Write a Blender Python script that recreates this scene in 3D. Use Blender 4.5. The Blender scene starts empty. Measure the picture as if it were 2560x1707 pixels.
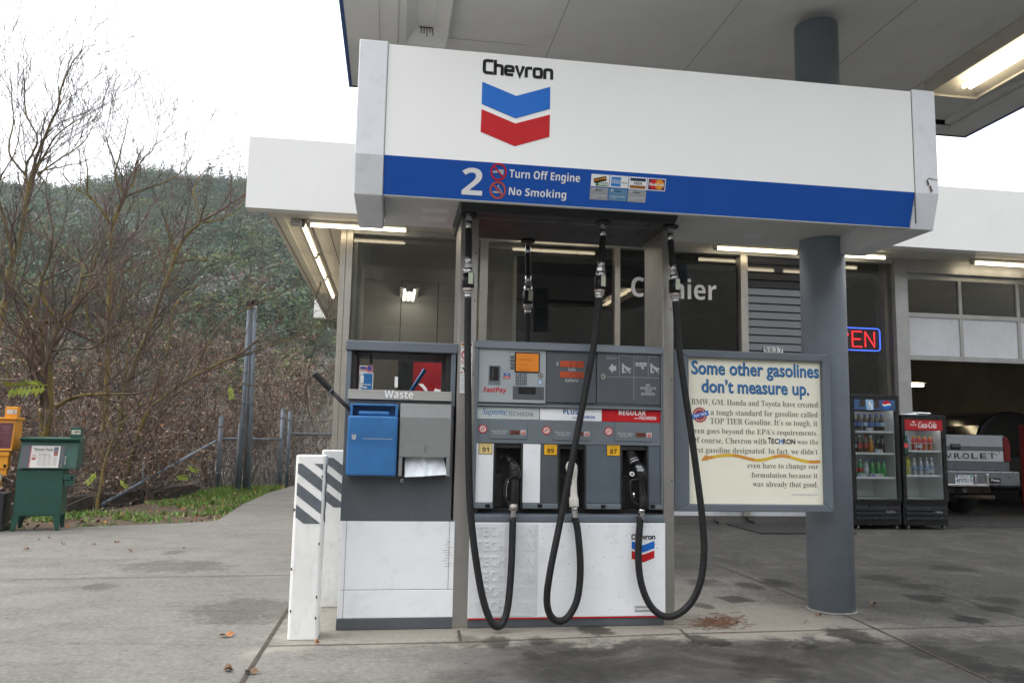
import bpy, math, random
from mathutils import Vector, Matrix
import numpy as np

sc = bpy.context.scene
COL = sc.collection
PI = math.pi
R = math.radians

# ------------------------------------------------------------------ camera
CAM = Vector((0.0, 0.0, 1.162))
FPX, PITCH, ROLL, YAW = 1987.2, 0.1191, 0.019606, 0.14894
_f = Vector((math.sin(YAW) * math.cos(PITCH), math.cos(YAW) * math.cos(PITCH), math.sin(PITCH)))
_r0 = Vector((math.cos(YAW), -math.sin(YAW), 0))
_u0 = _r0.cross(_f)
_r = math.cos(ROLL) * _r0 + math.sin(ROLL) * _u0
_u = -math.sin(ROLL) * _r0 + math.cos(ROLL) * _u0
cam_d = bpy.data.cameras.new('camera')
cam = bpy.data.objects.new('camera', cam_d)
COL.objects.link(cam)
M = Matrix((( _r.x, _u.x, -_f.x, CAM.x), (_r.y, _u.y, -_f.y, CAM.y), (_r.z, _u.z, -_f.z, CAM.z), (0, 0, 0, 1)))
cam.matrix_world = M
cam_d.sensor_width = 36
cam_d.lens = 36 * FPX / 2560
cam_d.clip_end = 2000
cam_d.clip_start = 0.05
sc.camera = cam

def at(u, v, Y=None, Z=None, X=None):
    """A measured point of the survey photo on a known world plane."""
    d = _f + _r * ((u - 1280) / FPX) - _u * ((v - 853.5) / FPX)
    t = Y / d.y if Y is not None else ((Z - CAM.z) / d.z if Z is not None else X / d.x)
    return CAM + d * t

def D(x, y, **k):
    return at(x / .91875, y / .91875, **k)

# ------------------------------------------------------------------ world, sun, exposure
SUN_EL, SUN_ROT = R(52), R(-95)
w = bpy.data.worlds.new("World")
sc.world = w
w.use_nodes = True
nt = w.node_tree
bg = nt.nodes['Background']
sky = nt.nodes.new('ShaderNodeTexSky')
sky.sky_type = 'NISHITA'
sky.sun_disc = False
sky.sun_elevation = SUN_EL
sky.sun_rotation = SUN_ROT
sky.air_density = 1.0
sky.dust_density = 9.0
sky.ozone_density = 1.0
hs = nt.nodes.new('ShaderNodeHueSaturation')
hs.inputs['Saturation'].default_value = 0.22
nt.links.new(sky.outputs[0], hs.inputs['Color'])
veil = nt.nodes.new('ShaderNodeMixRGB')   # thin even cloud layer over the clear-sky model
veil.inputs[0].default_value = 0.72
veil.inputs[2].default_value = (6.3, 6.5, 6.75, 1)
nt.links.new(hs.outputs[0], veil.inputs[1])
nt.links.new(veil.outputs[0], bg.inputs['Color'])
bg.inputs['Strength'].default_value = 0.15
sun_d = bpy.data.lights.new('sun', 'SUN')
sun_d.energy = 0.5
sun_d.angle = R(40)
sun_d.color = (1.0, 0.96, 0.9)
sun = bpy.data.objects.new('sun', sun_d)
COL.objects.link(sun)
_sd = Vector((math.sin(SUN_ROT) * math.cos(SUN_EL), math.cos(SUN_ROT) * math.cos(SUN_EL), math.sin(SUN_EL)))
sun.rotation_euler = _sd.to_track_quat('Z', 'Y').to_euler()
sun.location = (0, 0, 40)
sc.view_settings.view_transform = 'Standard'
sc.view_settings.look = 'None'
sc.view_settings.exposure = 1.25
sc.view_settings.gamma = 1
sc.render.engine = 'CYCLES'
sc.cycles.max_bounces = 8
sc.cycles.transparent_max_bounces = 16
sc.cycles.use_denoising = True
sc.cycles.sample_clamp_indirect = 6

# ------------------------------------------------------------------ materials
MATS = {}

class N:
    def __init__(s, name):
        s.m = bpy.data.materials.new(name)
        s.m.use_nodes = True
        s.t = s.m.node_tree
        s.b = s.t.nodes['Principled BSDF']
    def n(s, typ, **kw):
        x = s.t.nodes.new('ShaderNode' + typ)
        for k, v in kw.items():
            if k.startswith('_'):
                setattr(x, k[1:], v)
            else:
                key = int(k[1:]) if k[0] == 'i' and k[1:].isdigit() else k.replace('__', ' ')
                if isinstance(v, bpy.types.NodeSocket):
                    s.t.links.new(v, x.inputs[key])
                else:
                    x.inputs[key].default_value = v
        return x
    def math(s, op, a, b=0.0, c=0.0, clamp=False):
        x = s.n('Math', _operation=op, _use_clamp=clamp, i0=a, i1=b, i2=c)
        return x.outputs[0]
    def mix(s, fac, a, b, blend='MIX'):
        x = s.n('MixRGB', _blend_type=blend, i0=fac, i1=a, i2=b)
        return x.outputs[0]
    def ramp(s, fac, stops):
        x = s.n('ValToRGB', i0=fac)
        e = x.color_ramp.elements
        while len(e) < len(stops): e.new(.5)
        for q, (p, c) in zip(e, stops):
            q.position = p
            q.color = c if len(c) == 4 else (*c, 1)
        return x.outputs[0]
    def noise(s, vec, scale, detail=4, rough=.55, dist=0.0):
        x = s.n('TexNoise', i0=vec, Scale=scale, Detail=detail, Roughness=rough, Distortion=dist)
        return x.outputs[0]
    def link(s, a, b):
        s.t.links.new(a, s.b.inputs[b])
    def bump(s, h, strength=.3, dist=.01):
        x = s.n('Bump', Strength=strength, Distance=dist, Height=h)
        s.t.links.new(x.outputs[0], s.b.inputs['Normal'])

def c4(c): return (c[0], c[1], c[2], 1)

def mat(name, col, rough=.5, metal=0.0, var=.08, scale=6, grime=0.0, gcol=(.06, .05, .04), bump=0.0, bscale=60, spec=.5, stretch=None, coat=0):
    if name in MATS: return MATS[name]
    g = N(name)
    co = g.n('TexCoord').outputs['Object']
    if stretch:
        co = g.n('Mapping', Vector=co, Scale=stretch).outputs[0]
    n1 = g.noise(co, scale, 5)
    lo = [x * (1 - var) for x in col]; hi = [min(1, x * (1 + var)) for x in col]
    c = g.ramp(n1, [(.3, lo), (.7, hi)])
    if grime > 0:
        n2 = g.noise(co, scale * 2.3, 8, .7)
        f = g.ramp(n2, [(.52, (0, 0, 0)), (.78, (grime,) * 3)])
        c = g.mix(f, c, c4(gcol))
    g.link(c, 'Base Color')
    g.b.inputs['Metallic'].default_value = metal
    g.b.inputs['Specular IOR Level'].default_value = spec
    if coat: g.b.inputs['Coat Weight'].default_value = coat
    rr = g.ramp(g.noise(co, scale * 1.7, 3), [(.3, (max(.02, rough * .85),) * 3), (.7, (min(1, rough * 1.15),) * 3)])
    g.link(rr, 'Roughness')
    if bump > 0:
        g.bump(g.noise(co, bscale, 4), bump, .01)
    MATS[name] = g.m
    return g.m

def emit(name, col, strength):
    if name in MATS: return MATS[name]
    g = N(name)
    g.b.inputs['Base Color'].default_value = c4(col)
    g.b.inputs['Emission Color'].default_value = c4(col)
    g.b.inputs['Emission Strength'].default_value = strength
    MATS[name] = g.m
    return g.m

def glassmat(name, tint=(.9, .9, .88), refl=1.45):
    g = N(name)
    tr = g.n('BsdfTransparent', Color=c4(tint))
    gl = g.n('BsdfGlossy', Color=(1, 1, 1, 1), Roughness=.01)
    fr = g.n('Fresnel', IOR=refl)
    f = g.math('MULTIPLY', fr.outputs[0], 1.15, clamp=True)
    mx = g.n('MixShader', i0=f, i1=tr.outputs[0], i2=gl.outputs[0])
    out = g.t.nodes['Material Output']
    g.t.links.new(mx.outputs[0], out.inputs['Surface'])
    MATS[name] = g.m
    return g.m

def brushed(name, col, rough=.35):
    g = N(name)
    co = g.n('TexCoord').outputs['Object']
    st = g.n('Mapping', Vector=co, Scale=(60, 60, 1.2)).outputs[0]
    n1 = g.noise(st, 3, 4)
    n2 = g.noise(co, 2.2, 5, .65)
    c = g.ramp(n2, [(.3, [x * .62 for x in col]), (.7, [x * 1.05 for x in col])])
    c = g.mix(.25, c, g.ramp(n1, [(.3, [x * .6 for x in col]), (.7, col)]))
    g.link(c, 'Base Color')
    g.b.inputs['Metallic'].default_value = 0.85
    g.link(g.ramp(n2, [(.3, (rough * 1.4,) * 3), (.7, (rough * .9,) * 3)]), 'Roughness')
    MATS[name] = g.m
    return g.m

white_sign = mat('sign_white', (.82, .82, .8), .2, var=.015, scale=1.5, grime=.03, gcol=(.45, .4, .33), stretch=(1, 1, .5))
white_pump = mat('pump_white', (.85, .86, .88), .35, var=.03, scale=3, grime=.25, gcol=(.35, .33, .3))
white_cap = mat('cap_white', (.7, .72, .75), .4, var=.05, scale=3, grime=.25, gcol=(.25, .2, .15))
white_bldg = mat('fascia_white', (.8, .8, .78), .5, var=.03, scale=.8, grime=.15, gcol=(.5, .46, .4))
white_post = mat('bollard_white', (.78, .78, .76), .5, var=.06, scale=9, grime=.35, gcol=(.3, .26, .2), stretch=(1, 1, .5))
ink_white = mat('letter_white', (.8, .8, .8), .4, var=.02)
ink_black = mat('letter_black', (.012, .012, .013), .5, spec=.18, var=.05)
ink_dark = mat('letter_gray', (.12, .12, .115), .5, spec=.18, var=.05)
ink_lgray = mat('letter_light_gray', (.45, .47, .49), .5, var=.03)
ink_blue = mat('letter_blue', (.01, .1, .34), .5, spec=.18, var=.03)
ink_navy = mat('letter_navy', (.01, .03, .12), .4, var=.03)
ink_red = mat('letter_red', (.55, .02, .025), .4, var=.03)
ink_yellow = mat('letter_yellow', (.8, .5, .03), .4, var=.06)
chev_blue = mat('emblem_blue', (.02, .15, .56), .5, spec=.18, var=.03)
chev_red = mat('emblem_red', (.52, .015, .02), .5, spec=.18, var=.03)
band_blue = mat('band_blue', (.012, .085, .4), .5, spec=.18, var=.03, scale=2)
gray_dark = mat('pump_dark_gray', (.085, .095, .107), .42, var=.08, scale=4, grime=.2, gcol=(.2, .19, .17))
gray_mid = mat('pump_mid_gray', (.15, .175, .195), .42, var=.08, scale=4, grime=.15, gcol=(.06, .06, .06))
gray_lite = mat('pump_light_gray', (.36, .40, .42), .4, var=.05, scale=4, grime=.2, gcol=(.15, .15, .15))
gray_blue = mat('pump_blue_gray', (.1, .122, .15), .42, var=.08, scale=5, grime=.2, gcol=(.05, .05, .05))
gray_col = mat('column_gray', (.22, .255, .3), .42, var=.1, scale=2.2, grime=.25, gcol=(.09, .09, .1))
gray_frame = mat('frame_gray', (.13, .155, .18), .42, var=.08, scale=3, grime=.2, gcol=(.2, .2, .2))
gray_stripe = mat('bollard_gray', (.1, .115, .13), .5, var=.1, scale=9, grime=.3, gcol=(.3, .3, .28))
black_pl = mat('black_plastic', (.012, .012, .013), .4, spec=.35, var=.3, scale=15, grime=.3, gcol=(.05, .045, .04))
black_rub = mat('hose_rubber', (.013, .013, .014), .5, spec=.3, var=.2, scale=20, grime=.3, gcol=(.06, .06, .058))
black_rec = mat('recess_black', (.012, .012, .012), .6, var=.4, scale=14, grime=.7, gcol=(.05, .045, .04))
box_dark = mat('hose_box_dark', (.03, .033, .036), .5, var=.1, scale=3)
chrome = mat('chrome', (.7, .7, .72), .16, metal=1, var=.08, scale=20)
steel = brushed('stainless', (.5, .48, .45), .36)
steel_b = brushed('stainless_building', (.62, .58, .52), .33)
alum = mat('aluminium', (.42, .42, .41), .42, metal=.7, var=.1, scale=5, grime=.15)
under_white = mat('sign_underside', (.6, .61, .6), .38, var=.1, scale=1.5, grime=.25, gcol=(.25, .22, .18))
soffit_m = mat('canopy_soffit', (.68, .69, .68), .6, var=.07, scale=.8, grime=.25, gcol=(.2, .19, .17))
soffit_b = mat('building_soffit', (.6, .57, .49), .6, var=.06, scale=1.2, grime=.2, gcol=(.25, .22, .16))
canopy_blue = mat('canopy_blue', (.02, .08, .26), .4, var=.06)
tube_warm = emit('lamp_tube', (1.0, .86, .62), 3.2)
tube_garage = emit('garage_tube', (1.0, .85, .55), 6.0)
lamp_white = mat('lamp_housing', (.5, .48, .42), .5, var=.05)
bucket_blue = mat('bucket_blue', (.025, .14, .36), .45, var=.18, scale=6, grime=.35, gcol=(.06, .1, .17))
disp_gray = mat('dispenser_gray', (.2, .205, .205), .5, var=.05, scale=40, bump=.15, bscale=300)
paper = mat('paper', (.75, .79, .84), .7, var=.03)
glass = glassmat('window_glass')
glass_clear = glassmat('cooler_glass', (.93, .95, .95), 1.3)
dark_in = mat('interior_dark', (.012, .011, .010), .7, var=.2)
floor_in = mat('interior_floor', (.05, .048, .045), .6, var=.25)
beige_in = mat('interior_beige', (.58, .57, .53), .6, var=.05, scale=1.5)
garage_wall = mat('garage_wall', (.33, .3, .22), .7, var=.12, scale=1.2, grime=.3)
green_box = mat('newsbox_green', (.012, .07, .05), .45, var=.12, scale=5, grime=.25, gcol=(.06, .1, .08))
orange_box = mat('newsbox_orange', (.72, .3, .02), .45, var=.1, scale=5, grime=.25, gcol=(.3, .14, .03))
maroon = mat('newsbox_maroon', (.1, .015, .025), .45, var=.1)
newsprint = mat('newsprint', (.62, .6, .57), .7, var=.05)
galv = mat('galvanised', (.13, .165, .205), .5, metal=.0, var=.15, scale=6, grime=.2)
galv2 = mat('galvanised_dull', (.13, .14, .15), .55, metal=.0, var=.2, scale=6, grime=.3)
timber = mat('timber', (.06, .05, .042), .85, var=.4, scale=6, bump=.5, bscale=25, stretch=(1, 1, 1))
truck_silver = mat('truck_silver', (.36, .38, .41), .4, metal=.3, var=.04)
truck_gray = mat('truck_gray', (.13, .14, .155), .3, metal=.4, var=.05)
car_dark = mat('dark_paint', (.008, .008, .01), .15, var=.1)
tail_red = mat('tail_light_red', (.13, .005, .007), .2, var=.1)
poster_m = mat('poster_paper', (.9, .87, .72), .45, var=.03, scale=2, grime=.12, gcol=(.6, .5, .35))
orange_lcd = emit('orange_screen', (.55, .17, .008), .12)
lcd_dim = emit('amber_display', (.35, .05, .01), .1)

# ------------------------------------------------------------------ mesh builder
class MB:
    def __init__(s):
        s.v = []; s.f = []; s.mi = []; s.sm = []
    def face(s, ids, m=0, sm=False):
        s.f.append(tuple(ids)); s.mi.append(m); s.sm.append(sm)
    def box(s, x0, x1, y0, y1, z0, z1, m=0):
        b = len(s.v)
        s.v += [(x0, y0, z0), (x1, y0, z0), (x1, y1, z0), (x0, y1, z0), (x0, y0, z1), (x1, y0, z1), (x1, y1, z1), (x0, y1, z1)]
        for q in ((0, 3, 2, 1), (4, 5, 6, 7), (0, 1, 5, 4), (1, 2, 6, 5), (2, 3, 7, 6), (3, 0, 4, 7)):
            s.face([b + i for i in q], m)
        return s
    def hexa(s, p, m=0):
        """8 corners, bottom 4 counter-clockwise from above, then top 4"""
        b = len(s.v); s.v += [tuple(q) for q in p]
        for q in ((0, 3, 2, 1), (4, 5, 6, 7), (0, 1, 5, 4), (1, 2, 6, 5), (2, 3, 7, 6), (3, 0, 4, 7)):
            s.face([b + i for i in q], m)
        return s
    def quad(s, p, m=0):
        b = len(s.v); s.v += [tuple(q) for q in p]
        s.face(range(b, b + len(p)), m)
        return s
    def prism(s, poly, axis, a0, a1, m=0):
        """extrude a 2-D polygon along axis ('x': poly is (y,z); 'y': poly is (x,z); 'z': poly is (x,y))"""
        n = len(poly); b = len(s.v)
        ar = sum(poly[i][0] * poly[(i + 1) % n][1] - poly[(i + 1) % n][0] * poly[i][1] for i in range(n))
        if ar < 0: poly = poly[::-1]
        for a in (a0, a1):
            for p, q in poly:
                s.v.append((a, p, q) if axis == 'x' else (p, a, q) if axis == 'y' else (p, q, a))
        flip = axis == 'y'
        A = list(range(b, b + n)); B = list(range(b + n, b + 2 * n))
        fs = [A[::-1], B] + [[A[i], A[(i + 1) % n], B[(i + 1) % n], B[i]] for i in range(n)]
        if a1 < a0: flip = not flip
        for q in fs: s.face(q[::-1] if flip else q, m)
        return s
    def tube(s, pts, r, n=8, m=0, cap=True, sm=True):
        pts = [Vector(p) for p in pts]
        k = len(pts)
        rr = r if isinstance(r, (list, tuple)) else [r] * k
        b = len(s.v)
        t0 = (pts[1] - pts[0]).normalized()
        ref = Vector((0, 0, 1)) if abs(t0.z) < .9 else Vector((1, 0, 0))
        u = t0.cross(ref).normalized()
        for i, p in enumerate(pts):
            t = (pts[min(i + 1, k - 1)] - pts[max(i - 1, 0)])
            if t.length < 1e-9: t = t0
            t = t.normalized()
            u = (u - t * u.dot(t))
            u = u.normalized() if u.length > 1e-6 else t.orthogonal().normalized()
            w_ = t.cross(u)
            for j in range(n):
                a = 2 * PI * j / n
                q = p + (u * math.cos(a) + w_ * math.sin(a)) * rr[i]
                s.v.append((q.x, q.y, q.z))
        for i in range(k - 1):
            for j in range(n):
                j2 = (j + 1) % n
                s.face((b + i * n + j, b + i * n + j2, b + (i + 1) * n + j2, b + (i + 1) * n + j), m, sm)
        if cap:
            s.face([b + j for j in range(n)][::-1], m)
            s.face([b + (k - 1) * n + j for j in range(n)], m)
        return s
    def lathe(s, prof, c, n=20, m=0, ms=None):
        """prof: (radius, z) pairs from bottom to top, round a vertical axis at c=(x,y)"""
        b = len(s.v); k = len(prof)
        for r_, z in prof:
            for j in range(n):
                a = 2 * PI * j / n
                s.v.append((c[0] + r_ * math.cos(a), c[1] + r_ * math.sin(a), z))
        for i in range(k - 1):
            for j in range(n):
                j2 = (j + 1) % n
                s.face((b + i * n + j, b + i * n + j2, b + (i + 1) * n + j2, b + (i + 1) * n + j), ms[i] if ms else m, True)
        s.face([b + j for j in range(n)][::-1], ms[0] if ms else m)
        s.face([b + (k - 1) * n + j for j in range(n)], ms[-1] if ms else m)
        return s
    def ring(s, cx, cz, r0, r1, y0, y1, n=32, m=0):
        b = len(s.v)
        for j in range(n):
            a = 2 * PI * j / n; ca, sa = math.cos(a), math.sin(a)
            s.v += [(cx + r0 * ca, y0, cz + r0 * sa), (cx + r1 * ca, y0, cz + r1 * sa), (cx + r0 * ca, y1, cz + r0 * sa), (cx + r1 * ca, y1, cz + r1 * sa)]
        for j in range(n):
            p = b + 4 * j; q = b + 4 * ((j + 1) % n)
            s.face((p, p + 1, q + 1, q), m); s.face((p + 1, p + 3, q + 3, q + 1), m); s.face((p, q, q + 2, p + 2), m)
        return s
    def disc(s, cx, cz, r, y0, y1, n=32, m=0, sx=1.0):
        return s.prism([(cx + sx * r * math.cos(2 * PI * j / n), cz + r * math.sin(2 * PI * j / n)) for j in range(n)], 'y', y0, y1, m)
    def text(s, txt, x0, x1, z0, z1, y, off=0.0, shear=0.0, m=0, th=.0015, yf=None, spacing=1.0, rot=0.0, ext=0.0):
        """lettering facing -y that fills the rectangle x0..x1, z0..z1"""
        cu = bpy.data.curves.new('t', 'FONT')
        cu.body = txt; cu.offset = off; cu.shear = shear; cu.resolution_u = 3; cu.space_character = spacing; cu.extrude = 0.05 if ext else 0
        ob = bpy.data.objects.new('t', cu)
        COL.objects.link(ob)
        dg = bpy.context.evaluated_depsgraph_get()
        dg.update()
        me = ob.evaluated_get(dg).to_mesh()
        n = len(me.vertices)
        co = np.zeros(n * 3); me.vertices.foreach_get('co', co); co = co.reshape(-1, 3)
        polys = [tuple(p.vertices) for p in me.polygons]
        ob.evaluated_get(dg).to_mesh_clear()
        bpy.data.objects.remove(ob); bpy.data.curves.remove(cu)
        lo = co.min(0); hi = co.max(0)
        px = x0 + (co[:, 0] - lo[0]) / (hi[0] - lo[0]) * (x1 - x0)
        pz = z0 + (co[:, 1] - lo[1]) / (hi[1] - lo[1]) * (z1 - z0)
        if rot:
            cx, cz = (x0 + x1) / 2, (z0 + z1) / 2
            ca, sa = math.cos(rot), math.sin(rot)
            px, pz = cx + (px - cx) * ca - (pz - cz) * sa, cz + (px - cx) * sa + (pz - cz) * ca
        b = len(s.v)
        for X, Z, q in zip(px, pz, co[:, 2]):
            s.v.append((float(X), (yf(float(Z)) if yf else y) - th - (float(q) / .05 * ext), float(Z)))
        for q in polys: s.face([b + i for i in q], m)
        return s
    def build(s, name, mats, parent=None, bevel=0.0, seg=2, kind=None, smooth_angle=None):
        me = bpy.data.meshes.new(name)
        me.from_pydata(s.v, [], s.f)
        if not isinstance(mats, (list, tuple)): mats = [mats]
        for q in mats: me.materials.append(q)
        me.polygons.foreach_set('material_index', s.mi)
        me.polygons.foreach_set('use_smooth', s.sm)
        me.update()
        o = bpy.data.objects.new(name, me)
        COL.objects.link(o)
        if bevel > 0:
            md = o.modifiers.new('edge', 'BEVEL'); md.width = bevel; md.segments = seg; md.limit_method = 'ANGLE'; md.angle_limit = R(35)
            md.harden_normals = False
        if parent is not None:
            o.parent = parent
            if parent.get('local') is None:
                p = parent; T = Matrix()
                chain = []
                while p is not None:
                    chain.append(p); p = p.parent
                L = chain[-1].location
                if parent.parent is None:
                    o.matrix_parent_inverse = Matrix.Translation(-L)
        if kind: o['kind'] = kind
        return o

def tag(o, label, cat, group=None, kind=None):
    o['label'] = label; o['category'] = cat
    if group: o['group'] = group
    if kind: o['kind'] = kind
    return o

def thing(name, label, cat, loc=(0, 0, 0), rz=0.0, group=None, local=False):
    o = bpy.data.objects.new(name, None)
    o.empty_display_size = .1
    COL.objects.link(o)
    o.location = loc; o.rotation_euler = (0, 0, rz)
    if local: o['local'] = 1
    tag(o, label, cat, group)
    return o

def bold(s):
    return ''.join(chr(0x1D5D4 + ord(c) - 65) if 'A' <= c <= 'Z' else chr(0x1D5EE + ord(c) - 97) if 'a' <= c <= 'z' else chr(0x1D7EC + ord(c) - 48) if '0' <= c <= '9' else c for c in s)

SQUARE = {'C': (.68, [[(.66, .9), (.24, .9), (.13, .86), (.1, .76), (.1, .24), (.13, .14), (.24, .1), (.66, .1)]]), 'h': (.66, [[(.1, 0), (.1, 1)], [(.1, .64), (.42, .64), (.51, .61), (.54, .52), (.54, 0)]]),
          'e': (.68, [[(.1, .36), (.56, .36), (.56, .53), (.53, .61), (.44, .64), (.22, .64), (.13, .61), (.1, .52), (.1, .2), (.13, .12), (.22, .095), (.58, .095)]]), 'v': (.62, [[(.07, .74), (.31, .05), (.55, .74)]]),
          'r': (.5, [[(.1, 0), (.1, .5), (.13, .6), (.22, .64), (.48, .64)]]), 'o': (.68, [[(.33, .64), (.44, .64), (.53, .61), (.56, .52), (.56, .2), (.53, .12), (.44, .095), (.22, .095), (.13, .12), (.1, .2), (.1, .52), (.13, .61), (.22, .64), (.33, .64)]]),
          'n': (.62, [[(.1, 0), (.1, .5), (.13, .6), (.22, .64), (.42, .64), (.51, .61), (.54, .52), (.54, 0)]])}
def square_text(mb, txt, x0, x1, z0, z1, y, st=.205, th=.002):
    tot = sum(SQUARE[c][0] for c in txt); kx = (x1 - x0) / tot; kz = z1 - z0; cx = x0
    for ch in txt:
        wd, lines = SQUARE[ch]
        for ln_ in lines:
            P = [Vector((p[0], p[1])) for p in ln_]; A_, B_ = [], []
            for i, p in enumerate(P):
                d0 = (p - P[i - 1]).normalized() if i else None; d1 = (P[i + 1] - p).normalized() if i < len(P) - 1 else None
                if i == 0 and (P[0] - P[-1]).length < 1e-6: d0 = (P[-1] - P[-2]).normalized()
                if i == len(P) - 1 and (P[0] - P[-1]).length < 1e-6: d1 = (P[1] - P[0]).normalized()
                d0 = d0 or d1; d1 = d1 or d0
                n0 = Vector((-d0.y, d0.x)); n1 = Vector((-d1.y, d1.x)); n = (n0 + n1); n = n / max(.35, n.dot(n0))
                A_.append(p + n * st / 2); B_.append(p - n * st / 2)
            for i in range(len(P) - 1):
                mb.quad([(cx + q.x * kx, y - th, z0 + q.y * kz) for q in (A_[i], B_[i], B_[i + 1], A_[i + 1])])
        cx += wd * kx
    return mb

def copy_tree(o, parent=None):
    c = o.copy(); COL.objects.link(c)
    if parent is not None: c.parent = parent
    for ch in o.children: copy_tree(ch, c)
    return c

def smooth_path(pts, sub=6):
    pts = [Vector(p) for p in pts]
    out = []
    for i in range(len(pts) - 1):
        p0 = pts[max(i - 1, 0)]; p1 = pts[i]; p2 = pts[i + 1]; p3 = pts[min(i + 2, len(pts) - 1)]
        for j in range(sub):
            t = j / sub
            out.append(.5 * ((2 * p1) + (p2 - p0) * t + (2 * p0 - 5 * p1 + 4 * p2 - p3) * t * t + (3 * p1 - p0 - 3 * p2 + p3) * t ** 3))
    out.append(pts[-1])
    return out

def crop(ox, oy, k, Y):
    """measuring grid: position on an enlarged detail of the photo -> (X, Z) on the plane at depth Y"""
    def q(x, y, YY=None):
        p = at(ox + x / k, oy + y / k, Y=Y if YY is None else YY)
        return p.x, p.z
    def bx(xl, xr, yt, yb, YY=None):
        ym = (yt + yb) / 2
        return q(xl, ym, YY)[0], q(xr, ym, YY)[0], q(xl, yb, YY)[1], q(xl, yt, YY)[1]
    q.bx = bx
    return q

# ================================================================== SETTING
random.seed(7)
def fbm(x, y, s):
    return (math.sin(x * s + 1.3 * math.sin(y * s * .7)) + math.sin(y * s * 1.3 + 1.7 * math.sin(x * s * .9 + 2)) + .5 * math.sin((x + y) * s * 2.3)) / 2.5

def terrain_h(x, y):
    dx, dy = x, y - 6
    r = math.hypot(dx, dy); az = math.degrees(math.atan2(dx, dy))
    rr = min(max((r - 42) / 215, 0), 1)
    front = max(0, math.cos(R(max(-90, min(90, (az + 10) * .8)))))
    top = 74 - 8 * front + 2.5 * fbm(az, 0, .11) + 1.8 * fbm(az, 3, .33)
    top += (3 + 10 * min(1, max(0, (az + 25) / 17))) * min(1, max(0, (12 - az) / 14)) - 30 * min(1, max(0, (az - 10) / 20)) * (1 if az < 75 else max(0, (95 - az) / 20))
    h = top * (rr ** 1.25) - (max(0, r - 258) * .12)
    if y > 12 and x < -3:
        h -= .35 * min(1, (min(y - 12, -3 - x)) / 4) * (1 - rr)
    return h - .1 + (.8 * fbm(x, y, .07) * rr * 4 if r > 50 else 0)

mb = MB()
rads = [0, 6, 10, 14, 18, 24, 32, 42, 50, 60, 72, 86, 102, 120, 140, 160, 180, 200, 220, 240, 258, 280, 330, 420]
NA = 180
for r_ in rads:
    for j in range(NA):
        a = 2 * PI * j / NA
        x, y = r_ * math.sin(a), 6 + r_ * math.cos(a)
        mb.v.append((x, y, terrain_h(x, y)))
for i in range(1, len(rads) - 1 + 1):
    for j in range(NA):
        j2 = (j + 1) % NA
        b0 = (i - 1) * NA; b1 = i * NA
        mb.face((b0 + j, b1 + j, b1 + j2, b0 + j2), 0, True)
g = N('hill_ground')
co = g.n('TexCoord').outputs['Object']
n1 = g.noise(co, .05, 8, .65); n2 = g.noise(co, .6, 8, .7)
c = g.ramp(n1, [(.35, (.028, .034, .02)), (.55, (.045, .042, .028)), (.7, (.06, .055, .038))])
c = g.mix(.5, c, g.ramp(n2, [(.35, (.02, .02, .014)), (.65, (.07, .06, .045))]))
g.link(c, 'Base Color'); g.b.inputs['Roughness'].default_value = .95
g.bump(n2, .6, .3)
mb.build('hill_ground', g.m, kind='structure')

# --- concrete forecourt
g = N('concrete')
co = g.n('TexCoord').outputs['Object']
nA = g.noise(co, .35, 6, .6); nB = g.noise(co, 2.2, 8, .68, .6); nC = g.noise(co, 30, 6, .7); nD = g.noise(co, 160, 3, .6)
strk = g.noise(g.n('Mapping', Vector=co, Scale=(.55, 2.6, 1)).outputs[0], 1.5, 7, .68, .8)
base = g.ramp(nA, [(.3, (.215, .203, .184)), (.7, (.285, .271, .248))])
base = g.mix(.55, base, g.ramp(nB, [(.25, (.13, .123, .111)), (.5, (.245, .233, .213)), (.8, (.325, .31, .284))]))
base = g.mix(g.ramp(strk, [(.5, (0, 0, 0)), (.7, (.5,) * 3)]), base, (.12, .115, .106, 1))
base = g.mix(.3, base, g.ramp(nC, [(.35, (.05, .048, .045)), (.5, (.165, .158, .146)), (.65, (.32, .31, .285))]))
xyz = g.n('SeparateXYZ', i0=co).outputs
# worn, oily front lane; behind it, grime and canopy shade mixed into the colour
wob = g.math('MULTIPLY', g.math('SUBTRACT', nB, .5), 1.1)
def smooth(val, a, b):
    m = g.n('MapRange', _interpolation_type='SMOOTHSTEP', i0=val)
    m.inputs['From Min'].default_value = a; m.inputs['From Max'].default_value = b
    return m.outputs[0]
yw = g.math('ADD', xyz[1], wob)
xw = g.math('ADD', xyz[0], wob)
lane = g.math('MULTIPLY', smooth(yw, 4.72, 4.45), smooth(xw, -.1, .9))
lane = g.math('MULTIPLY', lane, smooth(nB, .1, .5))
base = g.mix(g.math('MULTIPLY', lane, .93), base, g.ramp(g.noise(co, 1.3, 10, .75, 1.2), [(.3, (.018, .0177, .016)), (.5, (.05, .049, .046)), (.62, (.085, .083, .078)), (.75, (.15, .147, .138))]))
rear_grime_shade = g.math('MULTIPLY', smooth(yw, 5.9, 7.4), smooth(xw, -.7, .5))
canopy_grime_shade = g.math('MULTIPLY', smooth(xw, 2.3, 3.5), smooth(yw, 4.2, 5.4))
dark = g.math('MAXIMUM', g.math('MULTIPLY', rear_grime_shade, .93), g.math('MULTIPLY', canopy_grime_shade, .86))  # canopy and building shade, along with grime, put into the concrete colour
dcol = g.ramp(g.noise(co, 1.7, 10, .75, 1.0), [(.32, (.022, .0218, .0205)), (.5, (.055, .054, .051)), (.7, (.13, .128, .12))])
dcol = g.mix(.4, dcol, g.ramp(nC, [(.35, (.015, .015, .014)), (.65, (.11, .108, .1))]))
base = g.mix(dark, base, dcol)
mott = g.noise(co, 5.5, 10, .82, .4)
mot2 = g.noise(co, 17, 8, .8, .6)
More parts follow.
